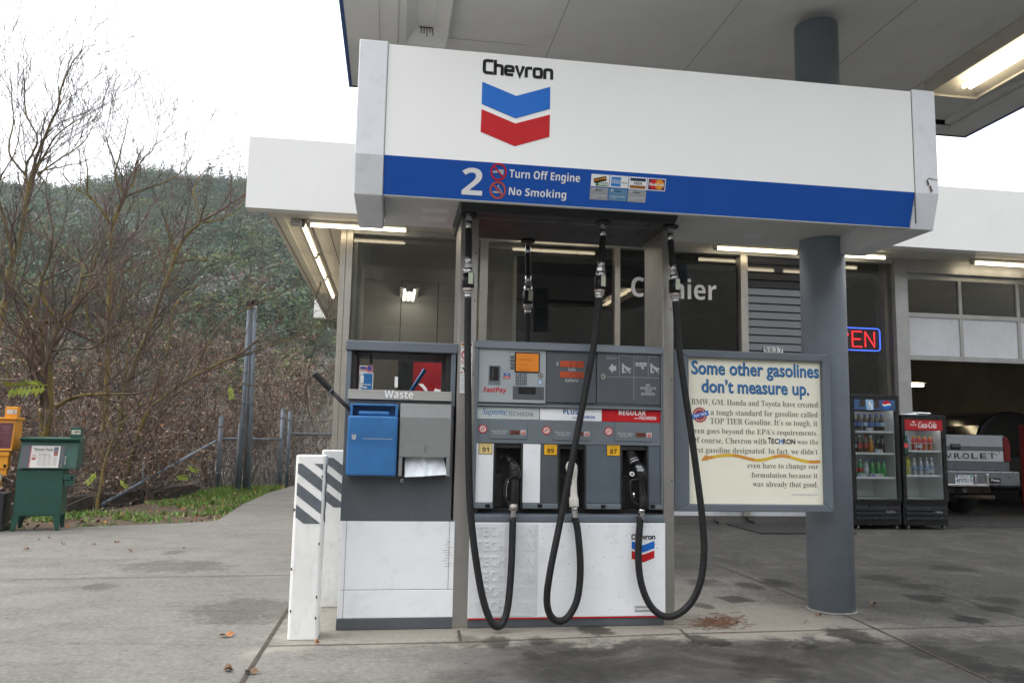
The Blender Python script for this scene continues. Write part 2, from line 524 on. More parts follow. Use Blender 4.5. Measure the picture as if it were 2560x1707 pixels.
mk = g.math('ADD', g.math('MULTIPLY', dark, .7), .38, clamp=True)
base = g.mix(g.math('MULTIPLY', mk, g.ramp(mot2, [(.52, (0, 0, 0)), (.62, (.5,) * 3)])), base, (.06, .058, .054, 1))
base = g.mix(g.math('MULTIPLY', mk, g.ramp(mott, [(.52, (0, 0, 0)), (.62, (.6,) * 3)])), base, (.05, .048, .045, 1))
isl = g.math('MULTIPLY', g.math('MULTIPLY', smooth(yw, 4.5, 4.7), smooth(yw, 6.0, 5.3)), g.math('MULTIPLY', smooth(xw, -.7, -.5), smooth(xw, 3.4, 2.6)))
base = g.mix(g.math('MULTIPLY', isl, .35), base, (.46, .41, .33, 1))
# single stains: (x, y, radius x, radius y, darkness)
def stain(x0, y0, x1, y1, k):
    l = D(x0, (y0 + y1) / 2, Z=0); r = D(x1, (y0 + y1) / 2, Z=0); n = D((x0 + x1) / 2, y1, Z=0); f = D((x0 + x1) / 2, y0, Z=0)
    return ((l.x + r.x) / 2, (n.y + f.y) / 2, abs(r.x - l.x) / 2 + .02, abs(f.y - n.y) / 2 + .03, k)
ST = [stain(450, 1378, 670, 1428, .38), stain(1335, 1438, 1395, 1458, .75), stain(1120, 1462, 1165, 1486, .7), stain(1220, 1462, 1255, 1478, .55), stain(1050, 1462, 1100, 1482, .4),
      stain(1590, 1458, 1660, 1486, .7), stain(1920, 1442, 1995, 1478, .75), stain(2195, 1415, 2255, 1432, .85), stain(2255, 1392, 2320, 1405, .7), stain(2090, 1365, 2170, 1382, .7),
      stain(2250, 1368, 2330, 1385, .5), stain(1700, 1338, 1740, 1352, .6), stain(1760, 1330, 1815, 1350, .6), stain(1660, 1368, 1720, 1382, .7), stain(1600, 1386, 1630, 1396, .6),
      stain(2160, 1490, 2260, 1540, .6), stain(2240, 1520, 2352, 1568, .7), stain(1700, 1510, 1860, 1560, .5), stain(1250, 1500, 1450, 1568, .4), stain(290, 1290, 520, 1312, .35),
      stain(1985, 1320, 2060, 1334, .5), stain(2070, 1340, 2150, 1352, .5), stain(1830, 1480, 1870, 1488, .6), stain(200, 1340, 260, 1352, .35), stain(380, 1265, 420, 1272, .4),
      stain(1575, 1330, 1650, 1345, .5), stain(2110, 1500, 2140, 1512, .5), stain(1000, 1540, 1130, 1568, .3), stain(2150, 1300, 2230, 1312, .5), stain(1210, 1500, 1240, 1512, .5)]
acc = None
for (cx, cy, rx, ry, k) in ST:
    a = g.math('MULTIPLY', g.math('SUBTRACT', xyz[0], cx), 1 / rx)
    b = g.math('MULTIPLY', g.math('SUBTRACT', xyz[1], cy), 1 / ry)
    d = g.math('ADD', g.math('MULTIPLY', a, a), g.math('MULTIPLY', b, b))
    d = g.math('ADD', d, g.math('MULTIPLY', g.math('SUBTRACT', g.noise(co, 6 + rx * 2, 8, .78, .5), .5), 6.5))
    e = g.math('MULTIPLY', smooth(d, 1.6, .5), k)
    acc = e if acc is None else g.math('MAXIMUM', acc, e)
base = g.mix(acc, base, (.014, .0138, .013, 1))
# droplets
vo = g.n('TexVoronoi', Vector=co, Scale=2.6, Randomness=1.0)
dots = smooth(g.math('ADD', vo.outputs[0], g.math('MULTIPLY', nC, .05)), .085, .055)
base = g.mix(g.math('MULTIPLY', dots, .5), base, (.07, .065, .06, 1))
base = g.mix(.8, base, g.ramp(nD, [(.3, (.72, .72, .72)), (.7, (1, 1, 1))]), 'MULTIPLY')
g.link(base, 'Base Color')
rgh = g.mix(g.math('MAXIMUM', acc, g.math('MULTIPLY', lane, .7)), (.92,) * 3 + (1,), (.6,) * 3 + (1,))
g.link(rgh, 'Roughness')
g.b.inputs['Specular IOR Level'].default_value = .1
g.bump(g.math('ADD', nC, g.math('MULTIPLY', nB, 2)), .25, .006)
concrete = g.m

E1 = [(-40, -30), (45, -30), (45, 40), (-.7, 40), (-.7, 19.3), (-2.0, 18.9), (-2.1, 17.8), (-2.27, 16.2), (-2.3, 13.5), (-2.19, 11.06), (-2.6, 10.72), (-3.61, 10.28), (-4.6, 9.72), (-9, 7.6), (-40, -2)]
mb = MB(); mb.prism(E1, 'z', -.12, 0.0)
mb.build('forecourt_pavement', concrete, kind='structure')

joint_m = mat('joint_dirt', (.06, .047, .035), .9, var=.35, scale=12)
mb = MB()
def joint(pts, wd=.012):
    for a, b in zip(pts[:-1], pts[1:]):
        a = Vector((*a, 0)); b = Vector((*b, 0)); d = (b - a).normalized(); s = Vector((-d.y, d.x, 0)) * wd / 2
        mb.quad([(a - s) + Vector((0, 0, .004)), (b - s) + Vector((0, 0, .004)), (b + s) + Vector((0, 0, .004)), (a + s) + Vector((0, 0, .004))])
joint([(-.645, -8), (-.64, 4.1), (-.627, 5.4), (-.61, 9.5), (-.6, 10.9)], .022)
joint([(-.62, 4.655), (.43, 4.66), (1.77, 4.76), (3.0, 4.8), (9, 4.9)], .010)
A = at(1810, 1419, Z=0); B = at(2120, 1540, Z=0); C_ = at(2486, 1707, Z=0)
joint([(A.x, A.y), (B.x, B.y), (C_.x, C_.y), (C_.x, -6)], .014)
A = at(2351, 1481, Z=0); B = at(2560, 1543, Z=0)
joint([(A.x, A.y), (B.x, B.y), (B.x, -6)], .012)
A = at(1700, 1573, Z=0); B = at(1733, 1602, Z=0)
joint([(A.x, A.y), (B.x, B.y)], .012)
A = at(1146, 1576, Z=0); B = at(1151, 1602, Z=0)
joint([(A.x, A.y), (B.x, B.y)], .016)
joint([(3.3, 7.3), (6.5, 7.25), (14, 7.2)], .012)
joint([(-12, 6.2), (-.63, 6.9)], .01)
mb.build('pavement_joints', joint_m, kind='structure')

# --- soil and leaf litter behind the kerb of timbers, grass verge
g = N('soil_litter')
co = g.n('TexCoord').outputs['Object']
n1 = g.noise(co, 3, 8, .7); n2 = g.noise(co, 24, 6, .75)
c = g.mix(.6, g.ramp(n1, [(.3, (.05, .036, .024)), (.7, (.12, .085, .055))]), g.ramp(n2, [(.35, (.03, .02, .014)), (.55, (.12, .08, .05)), (.75, (.27, .18, .11))]))
g.link(c, 'Base Color'); g.b.inputs['Roughness'].default_value = .95; g.bump(n2, .8, .03)
soil = g.m
VERGE = [(-2.2, 11.06), (-2.31, 13.5), (-2.28, 16.2), (-2.12, 17.8), (-3.3, 17.2), (-3.55, 15.5), (-4.1, 12.4), (-4.9, 10.7), (-4.5, 9.8), (-3.61, 10.28)]
mb = MB(); mb.prism(VERGE, 'z', -.11, -.02)
mb.build('verge_soil', soil, kind='structure')

def inside(p, poly):
    x, y = p; r_ = False
    for i in range(len(poly)):
        x0, y0 = poly[i]; x1, y1 = poly[i - 1]
        if (y0 > y) != (y1 > y) and x < (x1 - x0) * (y - y0) / (y1 - y0) + x0: r_ = not r_
    return r_

grass_m = []
for i, cc in enumerate([(.11, .21, .03), (.15, .25, .04), (.07, .16, .025), (.22, .22, .07)]):
    grass_m.append(mat('grass_%d' % i, cc, .6, var=.25, scale=9))
mb = MB(); k = 0
while k < 6500:
    x, y = random.uniform(-4.6, -2.1), random.uniform(9.9, 17.8)
    if not inside((x, y), VERGE): continue
    if fbm(x, y, 2.1) * .6 + fbm(x, y, 5.3) * .5 < .05 + random.uniform(-.25, .3) and y < 15: k += .2; continue
    k += 1
    h = random.uniform(.02, .075) * (1.5 if y > 15.5 else 1)
    a = random.uniform(0, 2 * PI); b = random.uniform(.004, .011) * (1 if random.random() < .7 else 2.4)
    lx, ly = random.gauss(0, .025), random.gauss(0, .025)
    dx, dy = math.cos(a) * b, math.sin(a) * b
    mb.quad([(x - dx, y - dy, -.02), (x + dx, y + dy, -.02), (x + lx + dx * .3, y + ly + dy * .3, h - .02), (x + lx - dx * .3, y + ly - dy * .3, h - .02)], random.choice((0, 0, 1, 1, 2, 3)))
mb.build('grass', grass_m, kind='stuff')

leaf_ms = [mat('dead_leaf_tan', (.3, .2, .13), .8, var=.3, scale=20), mat('dead_leaf_brown', (.16, .09, .05), .8, var=.3, scale=20), mat('dead_leaf_orange', (.36, .15, .05), .8, var=.3, scale=20)]
mb = MB(); k = 0
def leafquad(mb, p, s, m, droop=0.0, rnd=random):
    p = Vector(p)
    d = Vector((rnd.gauss(0, 1), rnd.gauss(0, 1), rnd.gauss(-droop, .6))).normalized()
    n = d.orthogonal(); n.rotate(Matrix.Rotation(rnd.uniform(0, 2 * PI), 3, d))
    e = d * s; wv = n * s * .32
    mb.quad([p, p + e * .5 + wv, p + e, p + e * .5 - wv], m)
while k < 230:
    x, y = random.uniform(-4.6, -2.1), random.uniform(9.9, 17.8)
    if not inside((x, y), VERGE): continue
    k += 1
    leafquad(mb, (x, y, .004), random.uniform(.03, .08), random.randrange(3))
mb.build('leaf_litter', leaf_ms, kind='stuff')

log0, log1 = at(186, 1268, Z=.05), at(470, 1228, Z=.05)
mb = MB()
L0, L1 = Vector((log0.x - .9, log0.y - .9, .02)), Vector((log1.x, log1.y + .6, .05))
dv = (L1 - L0).normalized(); sv = Vector((-dv.y, dv.x, 0)) * .09
for a, b in ((0, .47), (.475, 1)):
    p = L0.lerp(L1, a); q = L0.lerp(L1, b)
    mb.hexa([p - sv + Vector((0, 0, -.1)), q - sv + Vector((0, 0, -.1)), q + sv + Vector((0, 0, -.1)), p + sv + Vector((0, 0, -.1)), p - sv + Vector((0, 0, .1)), q - sv + Vector((0, 0, .12)), q + sv + Vector((0, 0, .12)), p + sv + Vector((0, 0, .1))])
tag(mb.build('landscape_timber', timber, bevel=.02), 'dark weathered timber edging the back of the grass strip', 'timber')

# ================================================================== STATION BUILDING
bld = thing('station_building', 'white fascia service station shop with dark windows and open garage bay', 'building', (3.2, 10.95, 0))
YW = 10.95
mb = MB()
mb.box(-1.9, 26, 10.1, 10.28, 3.952, 4.878)
mb.box(-1.66, 26, 10.28, 19.7, 4.6, 4.86)
mb.box(-1.66, -1.56, 10.28, 19.7, 3.986, 4.6)
mb.box(-1.95, 26, 19.7, 19.9, 3.952, 4.878)
for x in (4.1, 10.2, 16.3):
    mb.box(x, x + .006, 10.0985, 10.1, 3.952, 4.878, 1)
mb.build('fascia', [white_bldg, mat('seam', (.4, .4, .39), .6)], bld, bevel=.006)
mb = MB()
mb.box(-1.56, 26, 10.28, 19.7, 3.985, 4.03)
mb.box(-1.66, 26, 10.28, 10.5, 3.955, 3.985); mb.box(-1.66, -1.48, 10.5, 19.7, 3.955, 3.985)
for x in (-1.60, -.95):
    mb.box(x, x + .012, 10.5, 19.6, 3.951 if x < -1.5 else 3.982, 3.984 if x > -1.5 else 3.955, 1)
mb.build('soffit', [soffit_b, mat('soffit_seam', (.1, .09, .07), .8)], bld)
# walls
mb = MB()
mb.box(-.76, -.62, 11.1, 19.5, 0, 3.985)
mb.box(-.76, 7.7, 19.3, 19.5, 0, 3.985)
mb.box(13.4, 26, 10.95, 11.15, 0, 3.985)
mb.build('wall', mat('shop_wall', (.55, .53, .48), .7, var=.06), bld)
mb = MB()
mb.box(1.27, 7.5, 10.97, 11.07, .1, .76); mb.box(-.62, 1.16, 10.97, 11.07, .1, .76)
mb.box(5.12, 5.14, 10.96, 10.97, .1, .76, 1); mb.box(6.07, 6.09, 10.96, 10.97, .1, .76, 1); mb.box(3.1, 3.12, 10.96, 10.97, .1, .76, 1)
mb.build('bulkhead_panel', [mat('bulkhead_white', (.62, .64, .67), .4, var=.06, scale=2, grime=.3), alum], bld, bevel=.004)
mb = MB(); mb.box(-.76, 7.55, 10.95, 11.08, 0, .1)
mb.build('plinth', mat('plinth', (.1, .095, .09), .8), bld)
# mullions: stainless
mb = MB()
mb.box(-.765, -.69, 10.90, 11.10, 0, 3.985); mb.box(-.685, -.60, 10.885, 11.09, 0, 3.985)
mb.build('corner_post', steel_b, bld, bevel=.004)
for x0, x1 in ((.875, .95), (1.165, 1.275), (3.115, 3.195), (5.03, 5.125), (6.07, 6.14)):
    mb = MB(); mb.box(x0, x1, 10.90, 11.06, .1, 3.985)
    mb.build('mullion', steel_b, bld, bevel=.004)
mb = MB(); mb.box(7.51, 7.72, 10.9, 11.1, 0, 3.985)
mb.build('mullion', alum, bld, bevel=.004)
mb = MB(); mb.box(-.6, 7.5, 10.91, 11.05, 3.90, 3.984); mb.box(-.6, 7.5, 10.92, 11.04, .76, .82)
mb.box(7.72, 13.4, 10.9, 11.1, 3.78, 3.984)
mb.build('head_rail', alum, bld)
for x0, x1 in ((-.6, .875), (.95, 1.165), (1.275, 3.115), (3.195, 5.03), (6.14, 7.51)):
    mb = MB(); mb.box(x0, x1, 10.99, 10.998, .82, 3.90)
    mb.build('window', glass, bld)
# louvre window
lo = MB(); lo.box(5.125, 5.16, 10.94, 11.0, .82, 3.9); lo.box(6.03, 6.07, 10.94, 11.0, .82, 3.9)
lw = lo.build('louvre_window', alum, bld)
mb = MB()
z = .84
while z < 3.86:
    mb.hexa([(5.16, 10.955, z), (6.03, 10.955, z), (6.03, 10.961, z), (5.16, 10.961, z), (5.16, 10.975, z + .118), (6.03, 10.975, z + .118), (6.03, 10.981, z + .118), (5.16, 10.981, z + .118)], 0)
    mb.box(5.16, 6.03, 10.95, 10.956, z - .004, z + .002, 1)
    z += .118
lg = N('louvre_glass')
lg.b.inputs['Base Color'].default_value = (.045, .048, .062, 1); lg.b.inputs['Roughness'].default_value = .04; lg.b.inputs['Specular IOR Level'].default_value = .8
mb.build('slats', [lg.m, ink_black], lw)
# interior shell
mb = MB()
mb.box(-.6, 7.5, 11.1, 19.3, -.004, .006)
mb.box(7.5, 13.4, 10.6, 19.3, .0045, .007)
mb.build('floor', floor_in, bld)
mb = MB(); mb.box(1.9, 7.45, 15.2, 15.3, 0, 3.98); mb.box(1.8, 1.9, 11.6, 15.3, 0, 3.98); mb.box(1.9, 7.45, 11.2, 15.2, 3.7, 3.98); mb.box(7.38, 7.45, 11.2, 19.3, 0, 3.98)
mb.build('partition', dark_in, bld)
mb = MB(); mb.box(-.6, 1.795, 14.0, 14.1, 0, 3.86); mb.box(-.6, -.54, 11.15, 14.0, 0, 3.86); mb.box(1.74, 1.795, 11.6, 14.0, 0, 3.86)
mb.box(-.6, 1.9, 11.2, 14.1, 3.862, 3.98)
for x in (.1, .75, 1.4): mb.box(x, x + .012, 13.994, 14.0, 0, 3.86, 1)
mb.build('office_wall', [beige_in, dark_in], bld)
mb = MB(); mb.box(7.46, 7.6, 11.1, 19.3, 0, 3.98); mb.box(7.6, 13.4, 19.0, 19.2, 0, 3.98); mb.box(13.4, 13.6, 11.15, 19.2, 0, 3.98); mb.box(7.6, 13.4, 11.2, 19, 3.9, 3.98)
for x in (8.9, 10.6, 12.3): mb.box(x, x + .25, 18.85, 19.0, 0, 3.9)
mb.build('garage_wall', garage_wall, bld)
# roll-up door, half open
gd = MB()
gd.box(7.72, 13.4, 10.98, 11.03, 3.69, 3.78); gd.box(7.72, 13.4, 10.98, 11.03, 3.10, 3.17); gd.box(7.72, 13.4, 10.98, 11.03, 2.44, 2.52)
for x in (7.72, 8.63, 9.63, 10.63, 11.63, 12.63): gd.box(x, x + .055, 10.975, 11.025, 2.52, 3.10); gd.box(x, x + .055, 10.975, 11.025, 3.17, 3.69)
gdo = gd.build('garage_door', alum, bld, bevel=.003)
mb = MB(); mb.box(7.77, 13.36, 11.0, 11.006, 3.17, 3.69); mb.build('pane', glass, gdo)
mb = MB(); mb.box(7.77, 13.36, 10.995, 11.01, 2.52, 3.10)
mb.build('panel', mat('fibreglass_panel', (.6, .61, .64), .4, var=.05, scale=3, grime=.25, gcol=(.3, .28, .25)), gdo)
# lettering on the glass
c7 = crop(1660, 600, 2.1189, YW)
mb = MB(); x0, z0 = D(1450, 683, Y=10.98)[0], D(1450, 681, Y=10.98)[2]
z1 = D(1450, 633, Y=10.98)[2]; x1 = D(1646, 690, Y=10.98)[0]
mb.text(bold('Cashier'), x0, x1, z0, z1, 10.985, off=.0, th=.002)
mb.build('window_lettering', ink_white, bld)
# house number
mb = MB()
xa, za = D(1757, 808, Y=10.9)[0], D(1757, 808, Y=10.9)[2]; zb = D(1757, 795, Y=10.9)[2]
for i, ch in enumerate('5037'):
    x = 5.39 + i * .076
    mb.box(x, x + .07, 10.935, 10.944, za, zb, 0)
    mb.text(bold(ch), x + .01, x + .06, za + .006, zb - .006, 10.935, m=1)
mb.build('house_number', [ink_white, ink_black], bld)
# stickers on the office glass, seen through the waste cabinet
c5 = lambda Y: crop(820, 820, 3.734, Y)
q = c5(10.98)
mb = MB()
x0, x1, z0, z1 = q.bx(247, 422, 412, 572); z0 -= .1
mb.box(x0, x1, 10.975, 10.982, z0, z1, 0)
b_ = .012; mb.box(x0 + b_, x1 - b_, 10.972, 10.975, z0 + b_, z1 - b_, 1)
for (px, wide) in ((275, 0), (315, 1)):
    cx, cz = q(px, 450)
    mb.disc(cx, cz + .035, .017, 10.968, 10.972, 14, 0)
    mb.prism([(cx - .028, cz + .015), (cx + .028, cz + .015), (cx + (.03 if wide else .02), cz - .09), (cx - (.03 if wide else .02), cz - .09)], 'y', 10.968, 10.972, 0)
    mb.box(cx - .014, cx + .014, 10.968, 10.972, cz - .14, cz - .088, 0)
cx, cz = q(295, 475); mb.box(cx - .006, cx + .006, 10.968, 10.972, cz - .09, cz + .12, 0)
cx, cz = q(265, 525); cx2, _ = q(400, 525); mb.box(cx, cx2, 10.968, 10.972, cz - .005, cz + .005, 0)
cx, cz = q(265, 552); mb.text('←', cx, cx + .14, cz - .045, cz + .045, 10.972, off=.03, m=0)
x0, x1, z0, z1 = q.bx(293, 415, 350, 410)
mb.box(x0, x1, 10.975, 10.982, z0, z1, 0)
xm = x0 + (x1 - x0) * .58
for i in range(6): mb.box(x0 + .01, xm, 10.972, 10.975, z0 + .015 + i * (z1 - z0 - .03) / 6, z0 + .015 + (i + .5) * (z1 - z0 - .03) / 6, 2)
mb.box(x0 + .01, x0 + .09, 10.970, 10.972, (z0 + z1) / 2, z1 - .012, 3)
mb.disc((xm + x1) / 2, (z0 + z1) / 2, .05, 10.972, 10.975, 16, 2)
mb.disc((xm + x1) / 2, (z0 + z1) / 2 + .01, .032, 10.970, 10.972, 16, 3)
x0, x1, z0, z1 = q.bx(240, 285, 355, 398); mb.box(x0, x1, 10.975, 10.982, z0, z1, 4)
mb.build('window_sticker', [ink_white, mat('sticker_blue', (.02, .16, .42), .4), mat('sticker_pink', (.55, .2, .22), .4), mat('flag_blue', (.05, .06, .3), .4), mat('sticker_cream', (.6, .55, .42), .5)], bld)

# soffit lamps: tubes in shallow troughs along the front and the left side
def tube_lamp(p, q, label, group, tubes=1, tm=tube_warm, r=.02, housing=True, gap=.08, hz=.055, wd=.075):
    p = Vector(p); q = Vector(q); d = (q - p).normalized(); s = Vector((-d.y, d.x, 0))
    t = thing('fluorescent_lamp', label, 'lamp', ((p + q) / 2), 0, group)
    for k in range(tubes):
        o = s * ((k - (tubes - 1) / 2) * gap)
        mb = MB(); mb.tube([p + o + d * .04, q + o - d * .04], r, 10); mb.build('tube', tm, t)
    if housing:
        mb = MB()
        wv = s * (wd + (tubes - 1) * gap / 2); up = Vector((0, 0, hz)); lo_ = Vector((0, 0, r + .008))
        mb.hexa([p - wv * .55 + lo_, q - wv * .55 + lo_, q + wv * .55 + lo_, p + wv * .55 + lo_, p - wv + up, q - wv + up, q + wv + up, p + wv + up])
        mb.build('housing', lamp_white, t)
        mb = MB()
        for e in (p, q - d * .05):
            mb.hexa([e - s * .02 * tubes + Vector((0, 0, -.02)), e + d * .05 - s * .02 * tubes + Vector((0, 0, -.02)), e + d * .05 + s * .02 * tubes + Vector((0, 0, -.02)), e + s * .02 * tubes + Vector((0, 0, -.02)),
                     e - s * .02 * tubes + Vector((0, 0, .03)), e + d * .05 - s * .02 * tubes + Vector((0, 0, .03)), e + d * .05 + s * .02 * tubes + Vector((0, 0, .03)), e + s * .02 * tubes + Vector((0, 0, .03))])
        mb.build('lamp_holder', alum, t)
    return t
LZ = 3.905
for (x0, x1, lab) in ((-1.2, .16, 'lit tube lamp under the front eaves at the shop corner, next to the side row'), (1.63, 2.98, 'lit tube lamp under the front eaves above the big black window'), (4.5, 5.82, 'lit tube lamp under the front eaves left of the gray canopy column'),
                      (5.87, 7.22, 'lit tube lamp under the front eaves passing behind the gray canopy column'), (8.6, 9.96, 'lit tube lamp under the front eaves above the garage door')):
    tube_lamp((x0, 10.63, LZ), (x1, 10.63, LZ), lab, 'tube lamps under the shop eaves')
for (y0, y1, lab) in ((10.65, 12.5, 'nearest lit tube lamp in the row under the left eaves'), (12.6, 14.3, 'middle lit tube lamp in the row under the left eaves'), (14.4, 16.4, 'farthest lit tube lamp in the row under the left eaves')):
    tube_lamp((-1.25, y0, LZ), (-1.25, y1, LZ), lab, 'tube lamps under the shop eaves')
mb = MB(); mb.box(-1.40, -1.26, 10.5, 10.62, 3.87, 3.955)
tag(mb.build('junction_box', alum, bevel=.02), 'gray metal junction box at the corner where both lamp rows meet', 'junction box')
p = at(1022, 770, Y=13.2)
tube_lamp((p.x, 12.9, p.z + .25), (p.x, 13.95, p.z + .25), 'lit three tube lamp inside the beige office room behind glass', None, tubes=3, tm=emit('office_tube', (1, .94, .84), 2.0), r=.018)
p0, p1 = at(2187, 962, Y=15.5), at(2308, 967, Y=15.5)
tube_lamp((p0.x, 15.5, p0.z + .02), (p1.x, 15.5, p0.z + .02), 'lit twin tube lamp hanging low inside the garage', None, tubes=2, tm=tube_garage, r=.03, gap=.1)

# neon OPEN sign
mbr = MB(); YN = 11.06
xa, xb = 6.36, 7.335; zt, zb = 2.905, 2.565
path = []
for cx, cz, a0 in ((xb - .05, zt - .05, 0), (xa + .05, zt - .05, 90), (xa + .05, zb + .05, 180), (xb - .05, zb + .05, 270)):
    for k in range(5):
        a = R(a0 + k * 22.5); path.append((cx + .05 * math.cos(a), YN, cz + .05 * math.sin(a)))
path.append(path[0])
nb = MB(); nb.box(xa - .01, xb + .01, YN + .02, YN + .03, zb - .01, zt + .01)
neon = tag(nb.build('neon_sign', black_pl), 'red and blue neon OPEN sign hanging in the dark window right of the column', 'neon sign')
mbr.tube(path, .009, 8, cap=False); mbr.build('blue_tube', emit('neon_blue', (.05, .13, .9), 1.1), neon)
mbr = MB()
cw = .15; gz0, gz1 = zb + .055, zt - .055
def stroke(pts): mbr.tube([(x, YN - .004, z) for x, z in pts], .0105, 8)
x = xa + .075
stroke([(x + .5 * cw + .5 * cw * math.cos(a * PI / 8), (gz0 + gz1) / 2 + (gz1 - gz0) / 2 * math.sin(a * PI / 8)) for a in range(17)])
x += .225; stroke([(x, gz0), (x, gz1), (x + cw * .7, gz1), (x + cw, gz1 - .05), (x + cw * .7, gz1 - .105), (x, gz1 - .11)])
x += .22; gm = (gz0 + gz1) / 2; stroke([(x + cw, gz1), (x, gz1), (x, gz0), (x + cw, gz0)]); stroke([(x, gm), (x + cw * .85, gm)])
x += .21; stroke([(x, gz0), (x, gz1), (x + cw, gz0), (x + cw, gz1)])
mbr.build('red_tube', emit('neon_red', (.9, .02, .03), 1.2), neon)

# ================================================================== CANOPY
can = thing('canopy', 'gray flat fuel island canopy with blue fascia edge overhead', 'canopy', (2.6, 5.2, 4.3))
CX0, CX1, CY0, CY1, CZ = -.487, 5.73, 3.55, 7.08, 4.297
mb = MB()
for (x0, x1, y0, y1) in ((CX0, CX0 + .03, CY0, CY1), (CX1 - .03, CX1, CY0, CY1), (CX0 + .03, CX1 - .03, CY0, CY0 + .03)):
    mb.box(x0, x1, y0, y1, CZ, CZ + .75)
mb.build('fascia', canopy_blue, can)
mb = MB(); mb.box(CX0 + .03, CX1 - .03, CY1 - .03, CY1, CZ + .001, CZ + .75)
mb.build('rear_fascia', mat('rear_fascia_dark', (.03, .032, .036), .6), can)
mb = MB()
zs = CZ + .003
mb.box(CX0 + .03, -.20, CY0 + .03, CY1 - .03, zs, zs + .05)
mb.box(-.20, -.055, CY0 + .03, CY1 - .03, zs + .012, zs + .05)
mb.box(5.45, CX1 - .03, CY0 + .03, CY1 - .03, zs, zs + .05); mb.box(5.38, 5.45, CY0 + .03, 6.92, zs + .05, zs + .12)
mb.box(-.055, 5.45, 6.93, CY1 - .03, zs, zs + .05)
mb.box(-.055, 5.45, CY0 + .03, CY0 + .2, zs, zs + .05)
mb.box(-.055, .0, CY0 + .2, 6.93, zs + .03, zs + .06)
mb.build('soffit_rim', soffit_m, can, bevel=.004)
mb = MB()
mb.box(0.0, 5.45, CY0 + .2, 6.93, zs + .1, zs + .16)
for x in (1.2, 2.45, 3.7, 4.62): mb.box(x, x + .006, CY0 + .3, 6.9, zs + .097, zs + .1, 1)
for y in (6.2,): mb.box(.35, 1.0, y, y + .006, zs + .097, zs + .1, 1)
mb.build('soffit', [soffit_m, mat('soffit_line', (.36, .36, .35), .8)], can)
mb = MB(); mb.box(CX0 + .03, CX1 - .03, CY0 + .03, CY1 - .03, CZ + .5, CZ + .72); mb.build('deck', white_bldg, can)
# canopy column
mb = MB()
mb.lathe([(.158, 0), (.158, 4.32)], (3.112, 5.36), 48)
ccol = tag(mb.build('canopy_column', gray_col), 'round gray steel canopy column rising through the pump sign', 'column')
mb = MB(); mb.lathe([(.172, .001), (.168, .007), (.158, .010)], (3.112, 5.36), 40); mb.build('base_sealant', mat('sealant', (.22, .21, .19), .9, var=.3, scale=20), ccol)
mb = MB(); mb.box(3.2, 3.28, 5.19, 5.23, 3.35, 3.56); mb.build('conduit_box', gray_col, ccol, bevel=.005)
# canopy lamps
def canopy_lamp(x0, x1, y0, y1, lit, label):
    t = thing('canopy_lamp', label, 'lamp', ((x0 + x1) / 2, y1, CZ), 0, 'lamp troughs under the canopy')
    m_ = lamp_white if lit else soffit_m
    xm0, xm1 = x0 + (x1 - x0) * .29, x0 + (x1 - x0) * .68
    z0 = CZ + .005; z1 = z0 + .1
    mb = MB()
    mb.quad([(x1, y0, z0), (x1, y1, z0), (xm1, y1 - .13, z1), (xm1, y0, z1)])
    mb.quad([(xm0, y0, z1), (xm1, y0, z1), (xm1, y1 - .13, z1), (xm0, y1 - .13, z1)]); mb.quad([(x0, y1, z0), (x1, y1, z0), (xm1, y1 - .13, z1), (xm0, y1 - .13, z1)])
    mb.box(x0 - .012, x0, y0, y1, z0 - .02, z0 + .1); mb.box(x1, x1 + .012, y0, y1, z0 - .02, z0 + .1); mb.box(x0 - .012, x1 + .012, y1, y1 + .012, z0 - .02, z0 + .1)
    mb.build('housing', m_, t)
    mb = MB(); mb.quad([(x0, y0, z0), (x0, y1, z0), (xm0, y1 - .13, z1), (xm0, y0, z1)]); mb.build('side_reflector', soffit_m, t)
    if lit:
        for i in range(2):
            xx = x0 + .27 + i * .065
            for k in range(2):
                ya = y1 - .1 - (k + 1) * 1.2
                mb = MB(); mb.tube([(xx, ya + .03, z0 + .03), (xx, ya + 1.18, z0 + .03)], .021, 10); mb.build('tube', tube_warm, t)
    else:
        mb = MB()
        for i in range(5): mb.tube([(xm0 + .03 + i * .022, y1 - .13, z1 - .012), (xm0 + .028 + i * .024, y1 - .10 - .02 * (i % 2), z1 - .05 - .012 * (i % 3))], .004, 5)
        mb.tube([(xm0 + .01, y1 - .128, z1 - .012), (xm1 - .01, y1 - .128, z1 - .012)], .005, 5)
        mb.build('loose_wires', mat('wire_rust', (.1, .05, .03), .8), t)
    return t
canopy_lamp(0.005, .325, 3.76, 6.18, False, 'unlit empty lamp trough with loose wires under the left canopy edge')
canopy_lamp(4.66, 5.14, 3.76, 6.2, True, 'lit twin tube lamp trough under the right canopy edge')

# ================================================================== PUMP SIGN (spreader)
SX0, SX1 = -.089, 3.166
SZ1, SZ2, SZ3 = 3.371, 2.7155, 2.5085
SY, SY3 = 4.366, 4.431
SYB = 5.62
UZ = 2.648
def band_y(z): return SY + (SZ2 - z) / (SZ2 - SZ3) * (SY3 - SY)
sign = thing('pump_sign', 'long white sign with blue stripe spanning over the fuel dispenser', 'sign', (1.54, 5.2, 2.5))
mb = MB()
mb.prism([(SY, SZ2), (SY, SZ1), (SYB, SZ1), (SYB, SZ2)], 'x', SX0, SX1, 0)
mb.build('panel', white_sign, sign)
mb = MB()
mb.prism([(SY3, SZ3), (SY - .0005, SZ2), (SY + .05, SZ2), (SY3 + .03, SZ3)], 'x', SX0, SX1, 0)
mb.build('stripe_band', band_blue, sign)
mb = MB()
mb.box(SX0, SX1, SY + .051, SYB, UZ, SZ2 - .001, 0)
